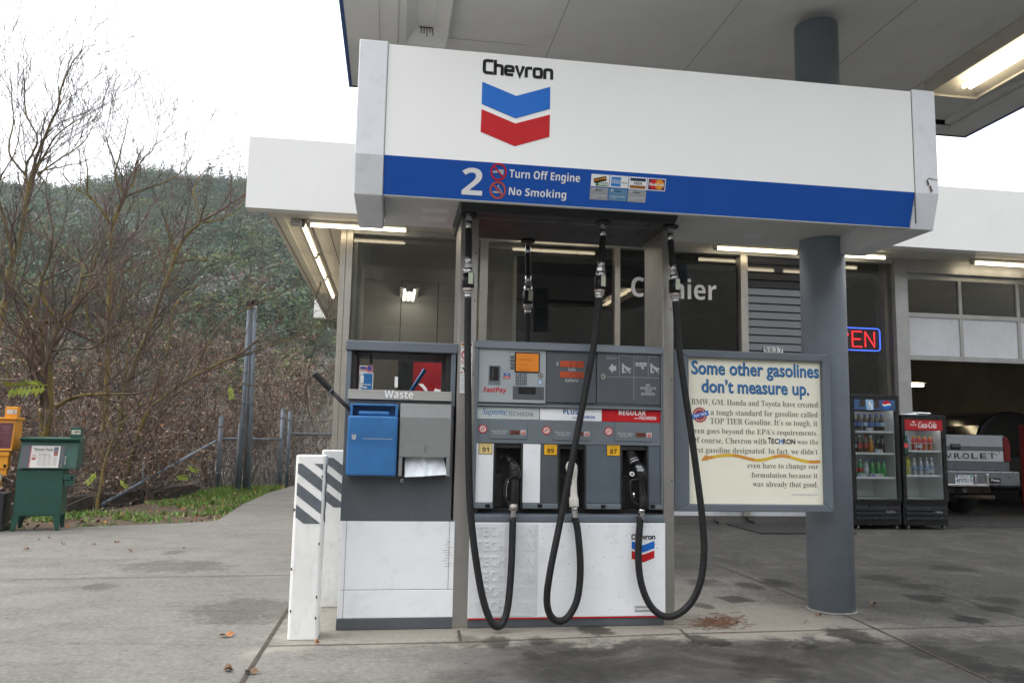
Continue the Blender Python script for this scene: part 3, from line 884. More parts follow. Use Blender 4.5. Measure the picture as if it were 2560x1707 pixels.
for (x0, x1, y0, y1) in ((.16, .33, 5.12, 5.22), (.15, .33, 5.34, 5.46), (2.5, 2.62, 5.3, 5.405)):
    mb.box(x0, x1, y0, y1, UZ - .003, UZ, 1)  # white patches painted on as reflections in the glossy underside
for x in (.75, 1.92, 2.45): mb.box(x, x + .004, SY + .1, SYB - .02, UZ - .002, UZ, 2)
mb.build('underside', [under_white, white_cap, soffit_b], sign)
mb = MB(); mb.prism([(SY3 + .001, SZ3 - .004), (SY3 + .001, SZ3), (SY3 + .031, SZ3), (SY3 + .031, SZ3 + .1), (SY3 + .036, SZ3 + .1), (SY3 + .036, SZ3 - .004)], 'x', SX0 + .002, SX1 - .002); mb.build('lip', under_white, sign)
def cap_prof(o): return [(SY3 - o * .8, SZ3 - .012), (SY - o, SZ2 - .004), (SY - o, SZ1 + .012), (SYB + o, SZ1 + .012), (SYB + o, SZ2 - .004), (5.16, SZ3 - .012)]
for x0, x1 in ((-.252, SX0 - .003), (SX1 + .003, 3.325)):
    mb = MB(); mb.prism(cap_prof(.01), 'x', x0, x1)
    mb.build('end_cap', white_cap, sign, bevel=.006)
mb = MB()
for y0, z0, y1, z1, x in ((4.35, 2.76, 4.35, 2.80, 3.245), (4.35, 2.735, 4.35, 2.762, 3.262), (4.35, 2.72, 4.35, 2.74, 3.268)):
    mb.quad([(x, y0, z0), (x + .012, y0, z0 + .006), (x + .004, y1, z1), (x - .006, y1, z1 - .004)])
mb.quad([(3.25, 4.352, 2.806), (3.32, 4.352, 2.798), (3.32, 4.352, 2.801), (3.25, 4.352, 2.811)])
mb.build('rust_crack', mat('rust', (.12, .07, .045), .9, var=.3), sign)
mb = MB(); mb.box(SX0 - .0028, SX0 - .0005, SY + .004, SY + .01, SZ2, SZ1); mb.box(SX1 + .0005, SX1 + .0028, SY - .003, SY + .01, SZ3 + .01, SZ1)
mb.build('seam', mat('seam_dirt', (.18, .16, .14), .9), sign)
# lettering and emblem
q3 = crop(820, 80, 2.7349, SY)
mb = MB(); x0, x1, z0, z1 = q3.bx(1058, 1527, 185, 288)
square_text(mb, 'Chevron', x0, x1 + .01, z0, z1, SY); mb.build('brand_lettering', ink_black, sign)
mb = MB(); mb.prism([q3(*p) for p in ((1055, 343), (1287, 440), (1519, 378), (1517, 527), (1283, 592), (1050, 493))], 'y', SY - .003, SY); mb.build('upper_emblem', chev_blue, sign)
mb = MB(); mb.prism([q3(*p) for p in ((1050, 530), (1281, 628), (1517, 567), (1513, 718), (1277, 782), (1043, 683))], 'y', SY - .003, SY); mb.build('lower_emblem', chev_red, sign)

class Tilt:
    """measuring grid on the inclined blue stripe"""
    def __init__(s, ox, oy, k): s.a = (ox, oy, k)
    def __call__(s, x, y):
        ox, oy, k = s.a; Y = 4.39
        for _ in range(4):
            p = at(ox + x / k, oy + y / k, Y=Y); Y = band_y(p.z)
        return p.x, p.z
    def bx(s, xl, xr, yt, yb):
        ym = (yt + yb) / 2
        return s(xl, ym)[0], s(xr, ym)[0], s(xl, yb)[1], s(xl, yt)[1]
def lay(mb, start, off):
    """lean the vertices added since start onto the stripe"""
    for i in range(start, len(mb.v)):
        x, y, z = mb.v[i]; mb.v[i] = (x, band_y(z) + y - off, z)
t3 = Tilt(820, 80, 2.7349)
mb = MB(); mb.text(bold('2'), *t3.bx(915, 1058, 925, 1112), 0, off=.0, yf=lambda z: 0); lay(mb, 0, .0008); mb.build('number', ink_white, sign)
mb = MB()
mb.text(bold('Turn Off Engine'), *t3.bx(1240, 1725, 937, 1014), 0, off=.0, yf=lambda z: 0); lay(mb, 0, .0008); mb.build('stripe_lettering', ink_white, sign)
mb = MB(); mb.text(bold('No Smoking'), *t3.bx(1236, 1630, 1060, 1132), 0, off=.0, yf=lambda z: 0); lay(mb, 0, .0008); mb.build('stripe_lettering', ink_white, sign)
for (cx, cy, kind, rm) in ((1166, 958, 0, chev_red), (1160, 1083, 1, mat('faded_orange_red', (.5, .07, .02), .5))):
    x, z = t3(cx, cy); r1 = abs(t3(cx + 56, cy)[0] - x); s = r1 / 56
    mb = MB()
    mb.ring(x, z, r1 * .8, r1, -.002, 0, 40, 0)
    mb.quad([(x - r1 * .68, -.0025, z + r1 * .56), (x - r1 * .56, -.0025, z + r1 * .68), (x + r1 * .68, -.0025, z - r1 * .56), (x + r1 * .56, -.0025, z - r1 * .68)], 0)
    if kind == 0:
        mb.prism([(x - 40 * s, z + 2 * s), (x - 10 * s, z + 8 * s), (x + 2 * s, z + 16 * s), (x + 34 * s, z + 16 * s), (x + 34 * s, z - 16 * s), (x + 14 * s, z - 16 * s), (x + 8 * s, z - 6 * s), (x - 40 * s, z - 8 * s)], 'y', -.0015, 0, 1)
    else:
        mb.box(x - 34 * s, x + 30 * s, -.0015, 0, z - 18 * s, z - 8 * s, 1)
        mb.tube([(x + 6 * s, -.001, z + 32 * s), (x - 4 * s, -.001, z + 22 * s), (x + 14 * s, -.001, z + 14 * s), (x + 10 * s, -.001, z + 4 * s), (x + 28 * s, -.001, z)], 3.2 * s, 6, 1)
        mb.box(x + 22 * s, x + 26 * s, -.0015, 0, z - 6 * s, z + 6 * s, 1)
    lay(mb, 0, .001); mb.build('pictogram', [rm, ink_lgray], sign)
tc = Tilt(1440, 420, 9.046)
cards = []
def card(xl, xr, yt, yb, fill, draw):
    mb = MB(); x0, x1, z0, z1 = tc.bx(xl, xr, yt, yb)
    mb.box(x0, x1, -.001, 0, z0, z1, 0)
    W_, H_ = x1 - x0, z1 - z0
    X = lambda a: x0 + a * W_
    Z = lambda a: z0 + a * H_
    draw(mb, X, Z)
    lay(mb, 0, .0008)
    mb.build('card_decal', [fill, ink_black, ink_white, mat('card_blue', (.03, .22, .6), .4), mat('card_navy', (.012, .02, .06), .4), mat('card_brown', (.28, .11, .01), .4), mat('card_red', (.6, .015, .02), .4), mat('card_orange', (.8, .3, .015), .4),
                            mat('card_purple', (.03, .012, .09), .4), mat('card_green', (.01, .17, .04), .4), ink_lgray], sign)
F2 = -.0012; F3 = -.0016
def d1(mb, X, Z):
    mb.prism([(X(.12), Z(.62)), (X(.8), Z(.88)), (X(.86), Z(.52)), (X(.18), Z(.26))], 'y', F2 - .0006, F2, 1)
    mb.text('DISCOVER', X(.15), X(.82), Z(.52), Z(.68), F3 - .0004, off=.03, m=7, rot=R(13), th=.0004)
    mb.box(X(.28), X(.95), F2 - .0003, F2, Z(.05), Z(.36), 9)
    mb.text('NOVUS', X(.42), X(.93), Z(.1), Z(.33), F3, off=.04, m=2, th=.0006)
def d2(mb, X, Z):
    mb.box(X(.08), X(.6), F2 - .0006, F2, Z(.1), Z(.86), 3)
    mb.text('AMERICAN', X(.1), X(.59), Z(.52), Z(.64), F3 - .0004, off=.02, m=2, th=.0006); mb.text('EXPRESS', X(.14), X(.59), Z(.34), Z(.46), F3 - .0004, off=.02, m=2, th=.0006)
    mb.text('Cards', X(.63), X(.94), Z(.37), Z(.51), F2, off=.01, m=1, th=.0006)
def d3(mb, X, Z):
    mb.box(X(.07), X(.92), F2 - .0006, F2, Z(.68), Z(.9), 4); mb.box(X(.07), X(.92), F2 - .0006, F2, Z(.09), Z(.32), 5)
    mb.text('VISA', X(.28), X(.72), Z(.38), Z(.62), F2, off=.02, shear=.3, m=4, th=.0006)
def d4(mb, X, Z):
    mb.box(X(.05), X(.95), F2 - .0004, F2, Z(.07), Z(.93), 8)
    r_ = (Z(1) - Z(0)) * .4
    mb.disc(X(.34), Z(.5), r_, F3 - .0004, F3, 28, 6); mb.disc(X(.66), Z(.5), r_, F3 - .0008, F3, 28, 7)
    mb.text('MasterCard', X(.1), X(.9), Z(.38), Z(.62), F3 - .001, off=.03, m=2, th=.0006)
def dl(mb, X, Z):
    mb.box(X(.13), X(.24), F2 - .0006, F2, Z(.76), Z(.92), 2); mb.box(X(.15), X(.22), F3 - .0006, F2, Z(.77), Z(.82), 6); mb.box(X(.15), X(.22), F3 - .0006, F2, Z(.84), Z(.89), 3)
    mb.text('Chevron', X(.3), X(.68), Z(.74), Z(.88), F2, off=.02, m=1, th=.0006)
    mb.text('0 123 4567 890 1234567', X(.1), X(.9), Z(.31), Z(.4), F2, off=.01, m=2, th=.0006); mb.text('J CUSTOMER', X(.1), X(.4), Z(.14), Z(.22), F2, off=.01, m=2, th=.0006)
card(340, 752, 133, 415, ink_white, d1); card(762, 1182, 163, 440, ink_white, d2); card(1192, 1606, 195, 482, ink_white, d3); card(1615, 2025, 226, 508, ink_white, d4)
gA = mat('card_silver', (.3, .32, .33), .45); gB = mat('card_steel_blue', (.1, .24, .38), .45)
card(312, 722, 435, 712, gA, dl); card(735, 1146, 464, 738, gB, dl); card(1165, 1578, 492, 766, gA, dl)
# hose outlet box under the sign
BZ = 2.556
mb = MB()
mb.hexa([(.387, 4.83, BZ), (1.783, 4.83, BZ), (1.775, 5.5, BZ), (.392, 5.5, BZ), (.382, 4.82, UZ - .001), (1.82, 4.82, UZ - .001), (1.80, 5.51, UZ - .001), (.385, 5.51, UZ - .001)])
mb.build('hose_box', box_dark, sign, bevel=.006)
mb = MB(); mb.box(1.62, 1.624, 4.86, 5.48, BZ - .0025, BZ); mb.box(.41, 1.76, 4.955, 4.967, BZ - .004, BZ, 1)
mb.build('hose_box_seam', [ink_black, mat('box_lip', (.11, .12, .13), .3)], sign)

# ================================================================== STAINLESS POSTS
def steel_post(x0, x1, label):
    t = thing('steel_post', label, 'post', ((x0 + x1) / 2, 5.2, 0), 0, 'stainless posts carrying the pump sign')
    mb = MB()
    mb.box(x0, x1, 5.0, 5.02, 0, BZ - .001); mb.box(x0, x0 + .018, 5.02, 5.385, 0, BZ - .001); mb.box(x1 - .018, x1, 5.02, 5.385, 0, BZ - .001); mb.box(x0 + .018, x1 - .018, 5.37, 5.39, 0, BZ - .001)
    mb.build('column', steel, t, bevel=.003)
    mb = MB()
    for z in (.9, 1.55, 2.02, 2.33): mb.disc(x1 - .016, z, .005, 4.996, 5.0, 10)
    mb.build('bolt', ink_dark, t)
    mb = MB()
    for sx in (x0, x1 - .05): mb.box(sx, sx + .05, 4.975, 5.0, 0, .012)
    return t
pl = steel_post(.405, .52, 'stainless steel post between the waste cabinet and the fuel dispenser')
pr = steel_post(1.757, 1.83, 'stainless steel post between the fuel dispenser and the poster')
# warning sticker
qs = crop(1140, 840, 9.8, 5.0)
mb = MB(); x0, x1, z0, z1 = qs.bx(105, 395, 150, 1400)
mb.box(x0, x1, 4.997, 5.0, z0, z1, 0)
W_, H_ = x1 - x0, z1 - z0
def sb(a, b, c, d, m, y=4.996): mb.box(x0 + a * W_, x0 + b * W_, y - .0008, 4.9972, z0 + c * H_, z0 + d * H_, m)
mb.box(x0, x1, 4.9965, 4.997, z0, z0 + .001, 1)
sb(.06, .94, .935, .985, 2); mb.text('WARNING', x0 + .3 * W_, x0 + .9 * W_, z0 + .943 * H_, z0 + .976 * H_, 4.995, off=.03, m=1, th=.0005)
mb.text('STATIC', x0 + .1 * W_, x0 + .9 * W_, z0 + .885 * H_, z0 + .91 * H_, 4.9965, off=.02, m=1, th=.0008)
cxs, czs, rs = x0 + .48 * W_, z0 + .75 * H_, .43 * W_
mb.ring(cxs, czs, rs * .78, rs, 4.9955, 4.997, 32, 3)
mb.quad([(cxs - rs * .68, 4.995, czs + rs * .52), (cxs - rs * .52, 4.995, czs + rs * .68), (cxs + rs * .68, 4.995, czs - rs * .52), (cxs + rs * .52, 4.995, czs - rs * .68)], 3)
mb.box(cxs - rs * .3, cxs + rs * .1, 4.9958, 4.997, czs - rs * .35, czs + rs * .15, 1); mb.box(cxs - rs * .1, cxs + rs * .35, 4.9958, 4.997, czs - rs * .1, czs + rs * .1, 1)
sb(.04, .6, .615, .63, 3)
mb.text('TURN OFF ENGINE', x0 + .05 * W_, x0 + .95 * W_, z0 + .57 * H_, z0 + .595 * H_, 4.9965, off=.02, m=1, th=.0008)
sb(.2, .75, .47, .49, 1); sb(.3, .38, .42, .47, 1); sb(.55, .63, .42, .47, 1); sb(.14, .3, .485, .505, 1); sb(.05, .2, .39, .42, 3); sb(.04, .9, .34, .355, 4)
for i in range(12):
    zz = .3 - i * .023
    if abs(zz - .2) > .012: sb(.06, .9 - .15 * (i % 3), zz, zz + .007, 5)
mb.build('warning_sticker', [ink_white, ink_black, mat('sticker_orange', (.4, .12, .02), .5), chev_red, mat('sticker_teal', (.3, .5, .45), .5), ink_lgray], pl)

# ================================================================== FUEL DISPENSER
PX0, PX1, PY, PZT = .5135, 1.769, 5.0, 1.766
PX0 = .525; PX1 = 1.75
q6 = crop(1160, 820, 3.135, PY); q8 = crop(700, 1200, 2.2189, PY)
pump = thing('fuel_dispenser', 'gray and white three grade fuel dispenser with card reader panel', 'fuel pump', (1.14, 5.2, 0))
zc = lambda y, x=100: q6(x, y)[1]
zw1 = q8(1100, 232)[1]; zw0 = q8(1100, 762)[1]
z_led0, z_led1 = zc(1412), zc(1367); z_rec1 = zc(898); z_h0 = zc(710); z_h1 = zc(612); z_hd0 = zc(600); z_hd1 = zc(143)
z_st0 = zw1 + .004; z_st1 = zc(1452)
WX0, WX1 = .508, 1.7635
mb = MB()
mb.box(PX0 + .01, PX1 - .01, PY + .14, 5.405, .02, PZT - .01)
mb.box(PX0 + .002, PX1 - .002, PY + .012, PY + .14, z_hd0, z_hd1)
mb.box(PX0, PX1, PY + .006, PY + .14, z_h0, z_h1)
mb.box(PX0, PX1, PY - .004, PY + .14, z_rec1, z_h0 - .001)
mb.build('body', gray_mid, pump, bevel=.004)
mb = MB(); mb.prism([(4.972, PZT - .052), (4.985, PZT), (5.43, PZT), (5.43, PZT - .052)], 'x', PX0 - .012, PX1 + .006)
mb.build('top_cap', gray_frame, pump, bevel=.008)
mb = MB()
for x0, x1 in ((PX0 - .008, PX0 + .012), (PX1 - .012, PX1)): mb.box(x0, x1, 4.982, PY + .14, z_led0, z_hd1)
mb.box(PX0 + .012, PX1 - .012, 4.978, PY + .012, z_h1 + .002, z_hd0 + .006)
mb.build('trim_frame', gray_mid, pump, bevel=.003)
# card reader panel
x0, x1, z0, z1 = q6.bx(106, 640, 147, 578)
xR0 = x1
mb = MB(); mb.box(PX0 + .014, x1, 4.992, PY + .012, z0, z1); cr = mb.build('card_reader_panel', gray_lite, pump, bevel=.004)
def onp(name, mats, fn, parent, bevel=0):
    mb = MB(); fn(mb); return mb.build(name, mats, parent, bevel=bevel)
yP = 4.992
mb = MB()
a = q6.bx(405, 582, 198, 338)
mb.box(a[0] - .008, a[1] + .008, yP - .006, yP, a[2] - .008, a[3] + .008, 0); scr_f = mb.build('screen_frame', black_pl, cr, bevel=.002)
mb = MB(); mb.box(a[0], a[1], yP - .0085, yP - .006, a[2], a[3], 0)
for i, (s_, l) in enumerate((('SEE CASHIER', .75), ('THANK YOU', .5), ('PRESS START', .62))):
    zz = a[3] - .045 - i * .032
    mb.text(s_, a[0] + .02, a[0] + .02 + l * (a[1] - a[0] - .04), zz, zz + .009, yP - .0085, off=.01, m=1, th=.0008)
mb.build('screen', [orange_lcd, mat('screen_ink', (.35, .09, .0), .5)], cr)
mb = MB()
for i, yc in enumerate((228, 256, 285, 313)):
    b = q6.bx(363, 391, yc - 11, yc + 11); mb.box(b[0], b[1], yP - .004, yP, b[2], b[3])
mb.build('soft_keys', ink_dark, cr, bevel=.001)
mb = MB()
for i in range(4):
    for j in range(3):
        b = q6.bx(403 + j * 31, 427 + j * 31, 356 + i * 24, 374 + i * 24); mb.box(b[0], b[1], yP - .004, yP, b[2], b[3], 0)
        mb.text('123456789*0#'[i * 3 + j], b[0] + .006, b[1] - .006, b[2] + .003, b[3] - .003, yP - .004, off=.02, m=1, th=.0005)
mb.build('keypad', [gray_dark, ink_lgray], cr, bevel=.0)
mb = MB()
b = q6.bx(192, 284, 292, 443)
mb.box(b[0], b[1], yP - .003, yP, b[2], b[3], 0); mb.box(b[0] + .008, b[1] - .012, yP - .012, yP - .003, b[2] + .03, b[3] - .008, 1); mb.box(b[0] + .022, b[0] + .027, yP - .014, yP - .012, b[2] + .035, b[3] - .02, 2)
mb.build('card_slot', [gray_mid, black_pl, ink_dark], cr, bevel=.0015)
mb = MB()
b = q6.bx(380, 625, 455, 558)
mb.box(b[0], b[1], yP - .002, yP, b[2], b[3], 0); b2 = q6.bx(425, 560, 462, 515); mb.box(b2[0], b2[1], yP - .005, yP - .002, b2[2], b2[3], 1)
mb.build('receipt_tray', [gray_dark, black_pl], cr, bevel=.001)
for (bb, nm, bm) in (((308, 360, 352, 372), 'YES', mat('button_blue', (.02, .12, .42), .4)), ((308, 360, 376, 396), 'CANCEL', mat('button_red', (.5, .03, .04), .4)), ((580, 608, 405, 443), '♿', mat('access_blue', (.02, .25, .55), .4))):
    mb = MB(); b = q6.bx(*bb); mb.box(b[0], b[1], yP - .003, yP, b[2], b[3], 0)
    k_ = .012 if nm == 'YES' else .006 if nm == 'CANCEL' else .003
    mb.text(nm, b[0] + k_, b[1] - k_, b[2] + .004, b[3] - .004, yP - .003, m=1, off=.02 if len(nm) > 1 else 0, th=.0006)
    mb.build('button' if len(nm) > 1 else 'access_sticker', [bm, ink_white], cr)
def lock(cx, cy, r, y, par):
    x, z = q6(cx, cy); mb = MB()
    mb.disc(x, z, r, y - .008, y, 20, 0); mb.ring(x, z, r, r * 1.45, y - .004, y, 20, 0); mb.box(x - r * .12, x + r * .12, y - .0095, y - .008, z - r * .5, z + r * .5, 1)
    mb.build('lock', [chrome, ink_black], par)
lock(597, 370, .0125, yP, cr)
mb = MB(); b = q6.bx(150, 332, 462, 512); mb.text(bold('FastPay'), *b, yP, off=.01, shear=.2, th=.0015); mb.build('panel_lettering', chev_red, cr)
mb = MB()
for (xx, yy, ww) in ((150, 552, 45), (260, 552, 70), (178, 535, 40), (285, 535, 45), (420, 570, 190)):
    b = q6.bx(xx, xx + ww, yy - 4, yy + 4); mb.text('x' * 3 if ww < 60 else 'insert card', *b, yP, off=.0, th=.0008)
b = q6.bx(350, 640, 335, 338)
mb.box(b[0] - .0, b[0] + .0015, yP - .001, yP, q6(350, 332)[1], q6(350, 190)[1], 1); mb.box(q6(285, 332)[0], b[0], yP - .001, yP, q6(300, 333)[1], q6(300, 331)[1], 1); mb.box(q6(350, 200)[0], q6(640, 200)[0], yP - .001, yP, q6(350, 192)[1], q6(350, 190)[1], 1)
mb.build('fine_print', [ink_lgray, gray_dark], cr)
# sale display panel
x0, x1, z0, z1 = q6.bx(652, 1032, 158, 590)
mb = MB(); mb.box(xR0 + .003, x1, 4.994, PY + .012, z0 + .008, z1); dp = mb.build('display_panel', gray_dark, pump, bevel=.003)
yD = 4.994
SEG = {'0': 'abcdef', '1': 'bc', '2': 'abged', '3': 'abgcd', '4': 'fgbc', '5': 'afgcd', '6': 'afgecd', '7': 'abc', '8': 'abcdefg', '9': 'abcdfg'}
def seg_digits(mb, txt, x0, x1, z0, z1, y, m):
    n = len(txt.replace('.', '')); w_ = (x1 - x0) / n; i = 0
    for ch in txt:
        if ch == '.':
            mb.box(x0 + i * w_ - w_ * .1, x0 + i * w_ - w_ * .02, y - .0008, y, z0, z0 + w_ * .12, m); continue
        a, b = x0 + i * w_ + w_ * .12, x0 + (i + 1) * w_ - w_ * .14; c, d, t = z0, z1, w_ * .13; mid = (c + d) / 2
        for s_ in SEG.get(ch, ''):
            if s_ in 'agd':
                zz = {'a': d - t, 'g': mid - t / 2, 'd': c}[s_]; mb.box(a + t * .4, b - t * .4, y - .0008, y, zz, zz + t, m)
            else:
                xx = b - t if s_ in 'bc' else a; zz = (mid, d) if s_ in 'bf' else (c, mid); mb.box(xx, xx + t, y - .0008, y, zz[0] + t * .3, zz[1] - t * .3, m)
        i += 1
seg_m = mat('segment_dark', (.06, .012, .004), .5)
for (b, txt, st) in ((q6.bx(752, 936, 256, 304), '31.64', 1), (q6.bx(750, 934, 340, 387), '11.722', 0)):
    mb = MB(); mb.box(b[0], b[1], yD - .003, yD, b[2], b[3], 0)
    w_ = (b[1] - b[0])
    seg_digits(mb, txt, b[0] + w_ * (.36 if st else .22), b[1] - .004, b[2] + .005, b[3] - .005, yD - .003, 1)
    mb.build('amber_display', [lcd_dim, seg_m], dp)
mb = MB(); mb.text('$', *q6.bx(720, 740, 264, 296), yD, off=.02); mb.text(bold('Sale'), *q6.bx(814, 872, 310, 336), yD); mb.text(bold('Gallons'), *q6.bx(791, 893, 393, 421), yD)
mb.build('panel_lettering', ink_lgray, dp)
# instruction door
x0, x1, z0, z1 = q6.bx(1040, 1558, 176, 598)
mb = MB(); mb.box(x0, PX1 - .014, 4.992, PY + .012, z0 + .01, z1 + .003); dr = mb.build('instruction_door', gray_dark, pump, bevel=.004)
yI = 4.992
lock(1087, 380, .013, yI, dr)
mb = MB()
def ln(xa, ya, xb, yb, t=.0016):
    p = q6(xa, ya); r_ = q6(xb, yb)
    if abs(xa - xb) > abs(ya - yb): mb.quad([(p[0], yI - .001, p[1] - t / 2), (r_[0], yI - .001, r_[1] - t / 2), (r_[0], yI - .001, r_[1] + t / 2), (p[0], yI - .001, p[1] + t / 2)])
    else: mb.quad([(p[0] - t / 2, yI - .001, p[1]), (p[0] + t / 2, yI - .001, p[1]), (r_[0] + t / 2, yI - .001, r_[1]), (r_[0] - t / 2, yI - .001, r_[1])])
ln(1120, 382, 1528, 391); ln(1214, 205, 1214, 382); ln(1328, 208, 1328, 565); ln(1440, 212, 1440, 386)
for xa, ya, xb, yb in ((1046, 182, 1552, 190), (1046, 590, 1552, 597), (1046, 182, 1046, 590), (1552, 190, 1552, 597)): ln(xa, ya, xb, yb, .001)
mb.build('rule_lines', ink_lgray, dr)
mb = MB()
mb.prism([q6(*p) for p in ((1130, 314), (1164, 276), (1166, 296), (1190, 296), (1190, 334), (1166, 334), (1164, 352))], 'y', yI - .0015, yI)
mb.build('pictogram', ink_lgray, dr)
for ox in (1236, 1458):
    mb = MB()
    mb.prism([q6(*p) for p in ((ox, 278), (ox + 12, 278), (ox + 16, 352), (ox, 354))], 'y', yI - .0015, yI)
    mb.prism([q6(*p) for p in ((ox + 14, 290), (ox + 42, 308), (ox + 72, 318), (ox + 70, 328), (ox + 52, 328), (ox + 70, 352), (ox + 62, 354), (ox + 36, 330), (ox + 14, 304))], 'y', yI - .0015, yI)
    mb.prism([q6(*p) for p in ((ox + 20, 340), (ox + 30, 336), (ox + 30, 352), (ox + 20, 354))], 'y', yI - .0015, yI)
    mb.build('pictogram', ink_lgray, dr)
mb = MB()
for i in range(3):
    b = q6.bx(1341 + i * 30, 1367 + i * 30, 270, 286); mb.box(b[0], b[1], yI - .0015, yI, b[2], b[3]); b = q6.bx(1341 + i * 30, 1367 + i * 30, 289, 299); mb.box(b[0], b[1], yI - .0015, yI, b[2], b[3])
mb.prism([q6(*p) for p in ((1384, 298), (1406, 300), (1404, 322), (1398, 326), (1390, 318))], 'y', yI - .0015, yI)
mb.build('pictogram', ink_lgray, dr)
mb = MB()
for s_, xa, xb, ya in (('Pay at cashier', 1115, 1190, 210), ('or insert credit', 1115, 1200, 228), ('card in reader', 1115, 1184, 238), ('Remove nozzle', 1236, 1308, 214), ('Press lever button', 1340, 1424, 218), ('begin fueling', 1340, 1402, 236), ('Return nozzle', 1450, 1516, 222)):
    b = q6.bx(xa, xb, ya - 4, ya + 5); mb.text(s_, *b, yI, off=0, th=.0008)
for s_, xa, xb, ya, yb in (('WE', 1421, 1454, 437, 457), ('APPRECIATE', 1377, 1502, 460, 480), ('YOUR', 1411, 1467, 483, 503), ('BUSINESS', 1387, 1493, 505, 526)):
    mb.text(bold(s_), *q6.bx(xa, xb, ya, yb), yI, off=.0, th=.0012)
mb.build('panel_lettering', ink_lgray, dr)
# grade headers
yH = 4.998
b1, b2, b3 = q6.bx(98, 590, 618, 706), q6.bx(596, 1078, 618, 706), q6.bx(1082, 1556, 630, 722)
hz0, hz1 = z_h0 + .002, z_h1 - .001
mb = MB(); mb.box(PX0 + .012, b1[1], yH, PY + .01, hz0, hz1); h1 = mb.build('grade_header', mat('header_pale', (.5, .55, .54), .4, var=.04), pump)
mb = MB(); mb.box(b2[0], b2[1], yH, PY + .01, hz0, hz1); h2 = mb.build('grade_header', white_pump, pump)
mb = MB(); mb.box(b3[0], PX1 - .013, yH, PY + .01, hz0, hz1); h3 = mb.build('grade_header', chev_red, pump)
mb = MB(); mb.text('𝑆𝑢𝑝𝑟𝑒𝑚𝑒', *q6.bx(143, 335, 626, 690), yH, off=.004, th=.001); mb.build('header_lettering', ink_blue, h1)
tech_gray = mat('techron_gray', (.2, .23, .25), .5)
mb = MB(); mb.text('with', *q6.bx(315, 340, 672, 684), yH, th=.001); mb.text(bold('T'), *q6.bx(345, 366, 650, 690), yH, off=.005, th=.001); mb.text(bold('ECHRON'), *q6.bx(368, 540, 654, 688), yH, off=.005, th=.001); mb.build('header_lettering', tech_gray, h1)
mb = MB(); mb.text(bold('PLUS'), *q6.bx(777, 893, 634, 674), yH, off=.005, th=.001); mb.text('WITH', *q6.bx(850, 886, 697, 708), yH, off=.02, th=.001); mb.text(bold('TECHRON'), *q6.bx(890, 1024, 684, 708), yH, off=.005, th=.001); mb.build('header_lettering', ink_blue, h2)
mb = MB(); mb.text(bold('REGULAR'), *q6.bx(1212, 1424, 642, 680), yH, off=.005, th=.001); mb.text('WITH', *q6.bx(1332, 1368, 702, 714), yH, off=.02, th=.001); mb.text(bold('TECHRON'), *q6.bx(1370, 1504, 690, 716), yH, off=.005, th=.001); mb.build('header_lettering', ink_white, h3)
# price windows
yW = 4.996
for (ox, oy, w_) in ((195, 712, 300), (693, 724, 295), (1180, 732, 293)):
    x0, x1, z0, z1 = q6.bx(ox, ox + w_, oy, oy + 152)
    mb = MB(); mb.box(x0, x1, 4.9905, yW, z0, z1 - .003, 0); pw = mb.build('price_window', gray_mid, pump, bevel=.002)
    yw_ = 4.9905
    mb = MB(); b = q6.bx(ox + 165, ox + 238, oy + 88, oy + 119); mb.box(b[0], b[1], yw_ - .003, yw_, b[2], b[3], 0)
    seg_digits(mb, '2.699' if ox > 1000 else ('2.899' if ox < 300 else '2.799'), b[0] + .014, b[1] - .006, b[2] + .006, b[3] - .006, yw_ - .003, 1); mb.build('amber_display', [mat('display_off', (.14, .03, .015), .4), seg_m], pw)
    mb = MB(); b = q6.bx(ox + 248, ox + 286, oy + 88, oy + 124); mb.box(b[0], b[1], yw_ - .003, yw_, b[2], b[3], 1); mb.box(b[0] + .004, b[1] - .004, yw_ - .005, yw_ - .003, b[2] + .004, b[3] - .004, 0)
    mb.text('PUSH', b[0] + .007, b[1] - .007, (b[2] + b[3]) / 2 - .004, (b[2] + b[3]) / 2 + .006, yw_ - .005, m=1, off=.02, th=.0006); mb.build('push_button', [chev_red, ink_white], pw)
    mb = MB(); mb.text('Price Per Gallon', *q6.bx(ox + 22, ox + 143, oy + 84, oy + 102), yw_, off=.015, th=.001); mb.text('Including Tax', *q6.bx(ox + 34, ox + 132, oy + 104, oy + 122), yw_, off=.015, th=.001); mb.build('panel_lettering', ink_lgray, pw)
    x, z = q6(ox - 48, oy + 77); mb = MB(); mb.disc(x, z, .0245, yW - .002, yW, 28, 0); mb.ring(x, z, .0205, .0265, yW - .003, yW, 28, 1)
    mb.tube([(x - .012, yW - .002, z - .008), (x, yW - .002, z + .003), (x + .012, yW - .002, z + .008)], .0022, 5, 1); mb.ring(x, z, .010, .0125, yW - .0025, yW, 16, 1)
    mb.build('round_sticker', [mat('sticker_pale', (.7, .6, .58), .5), chev_red], pump)
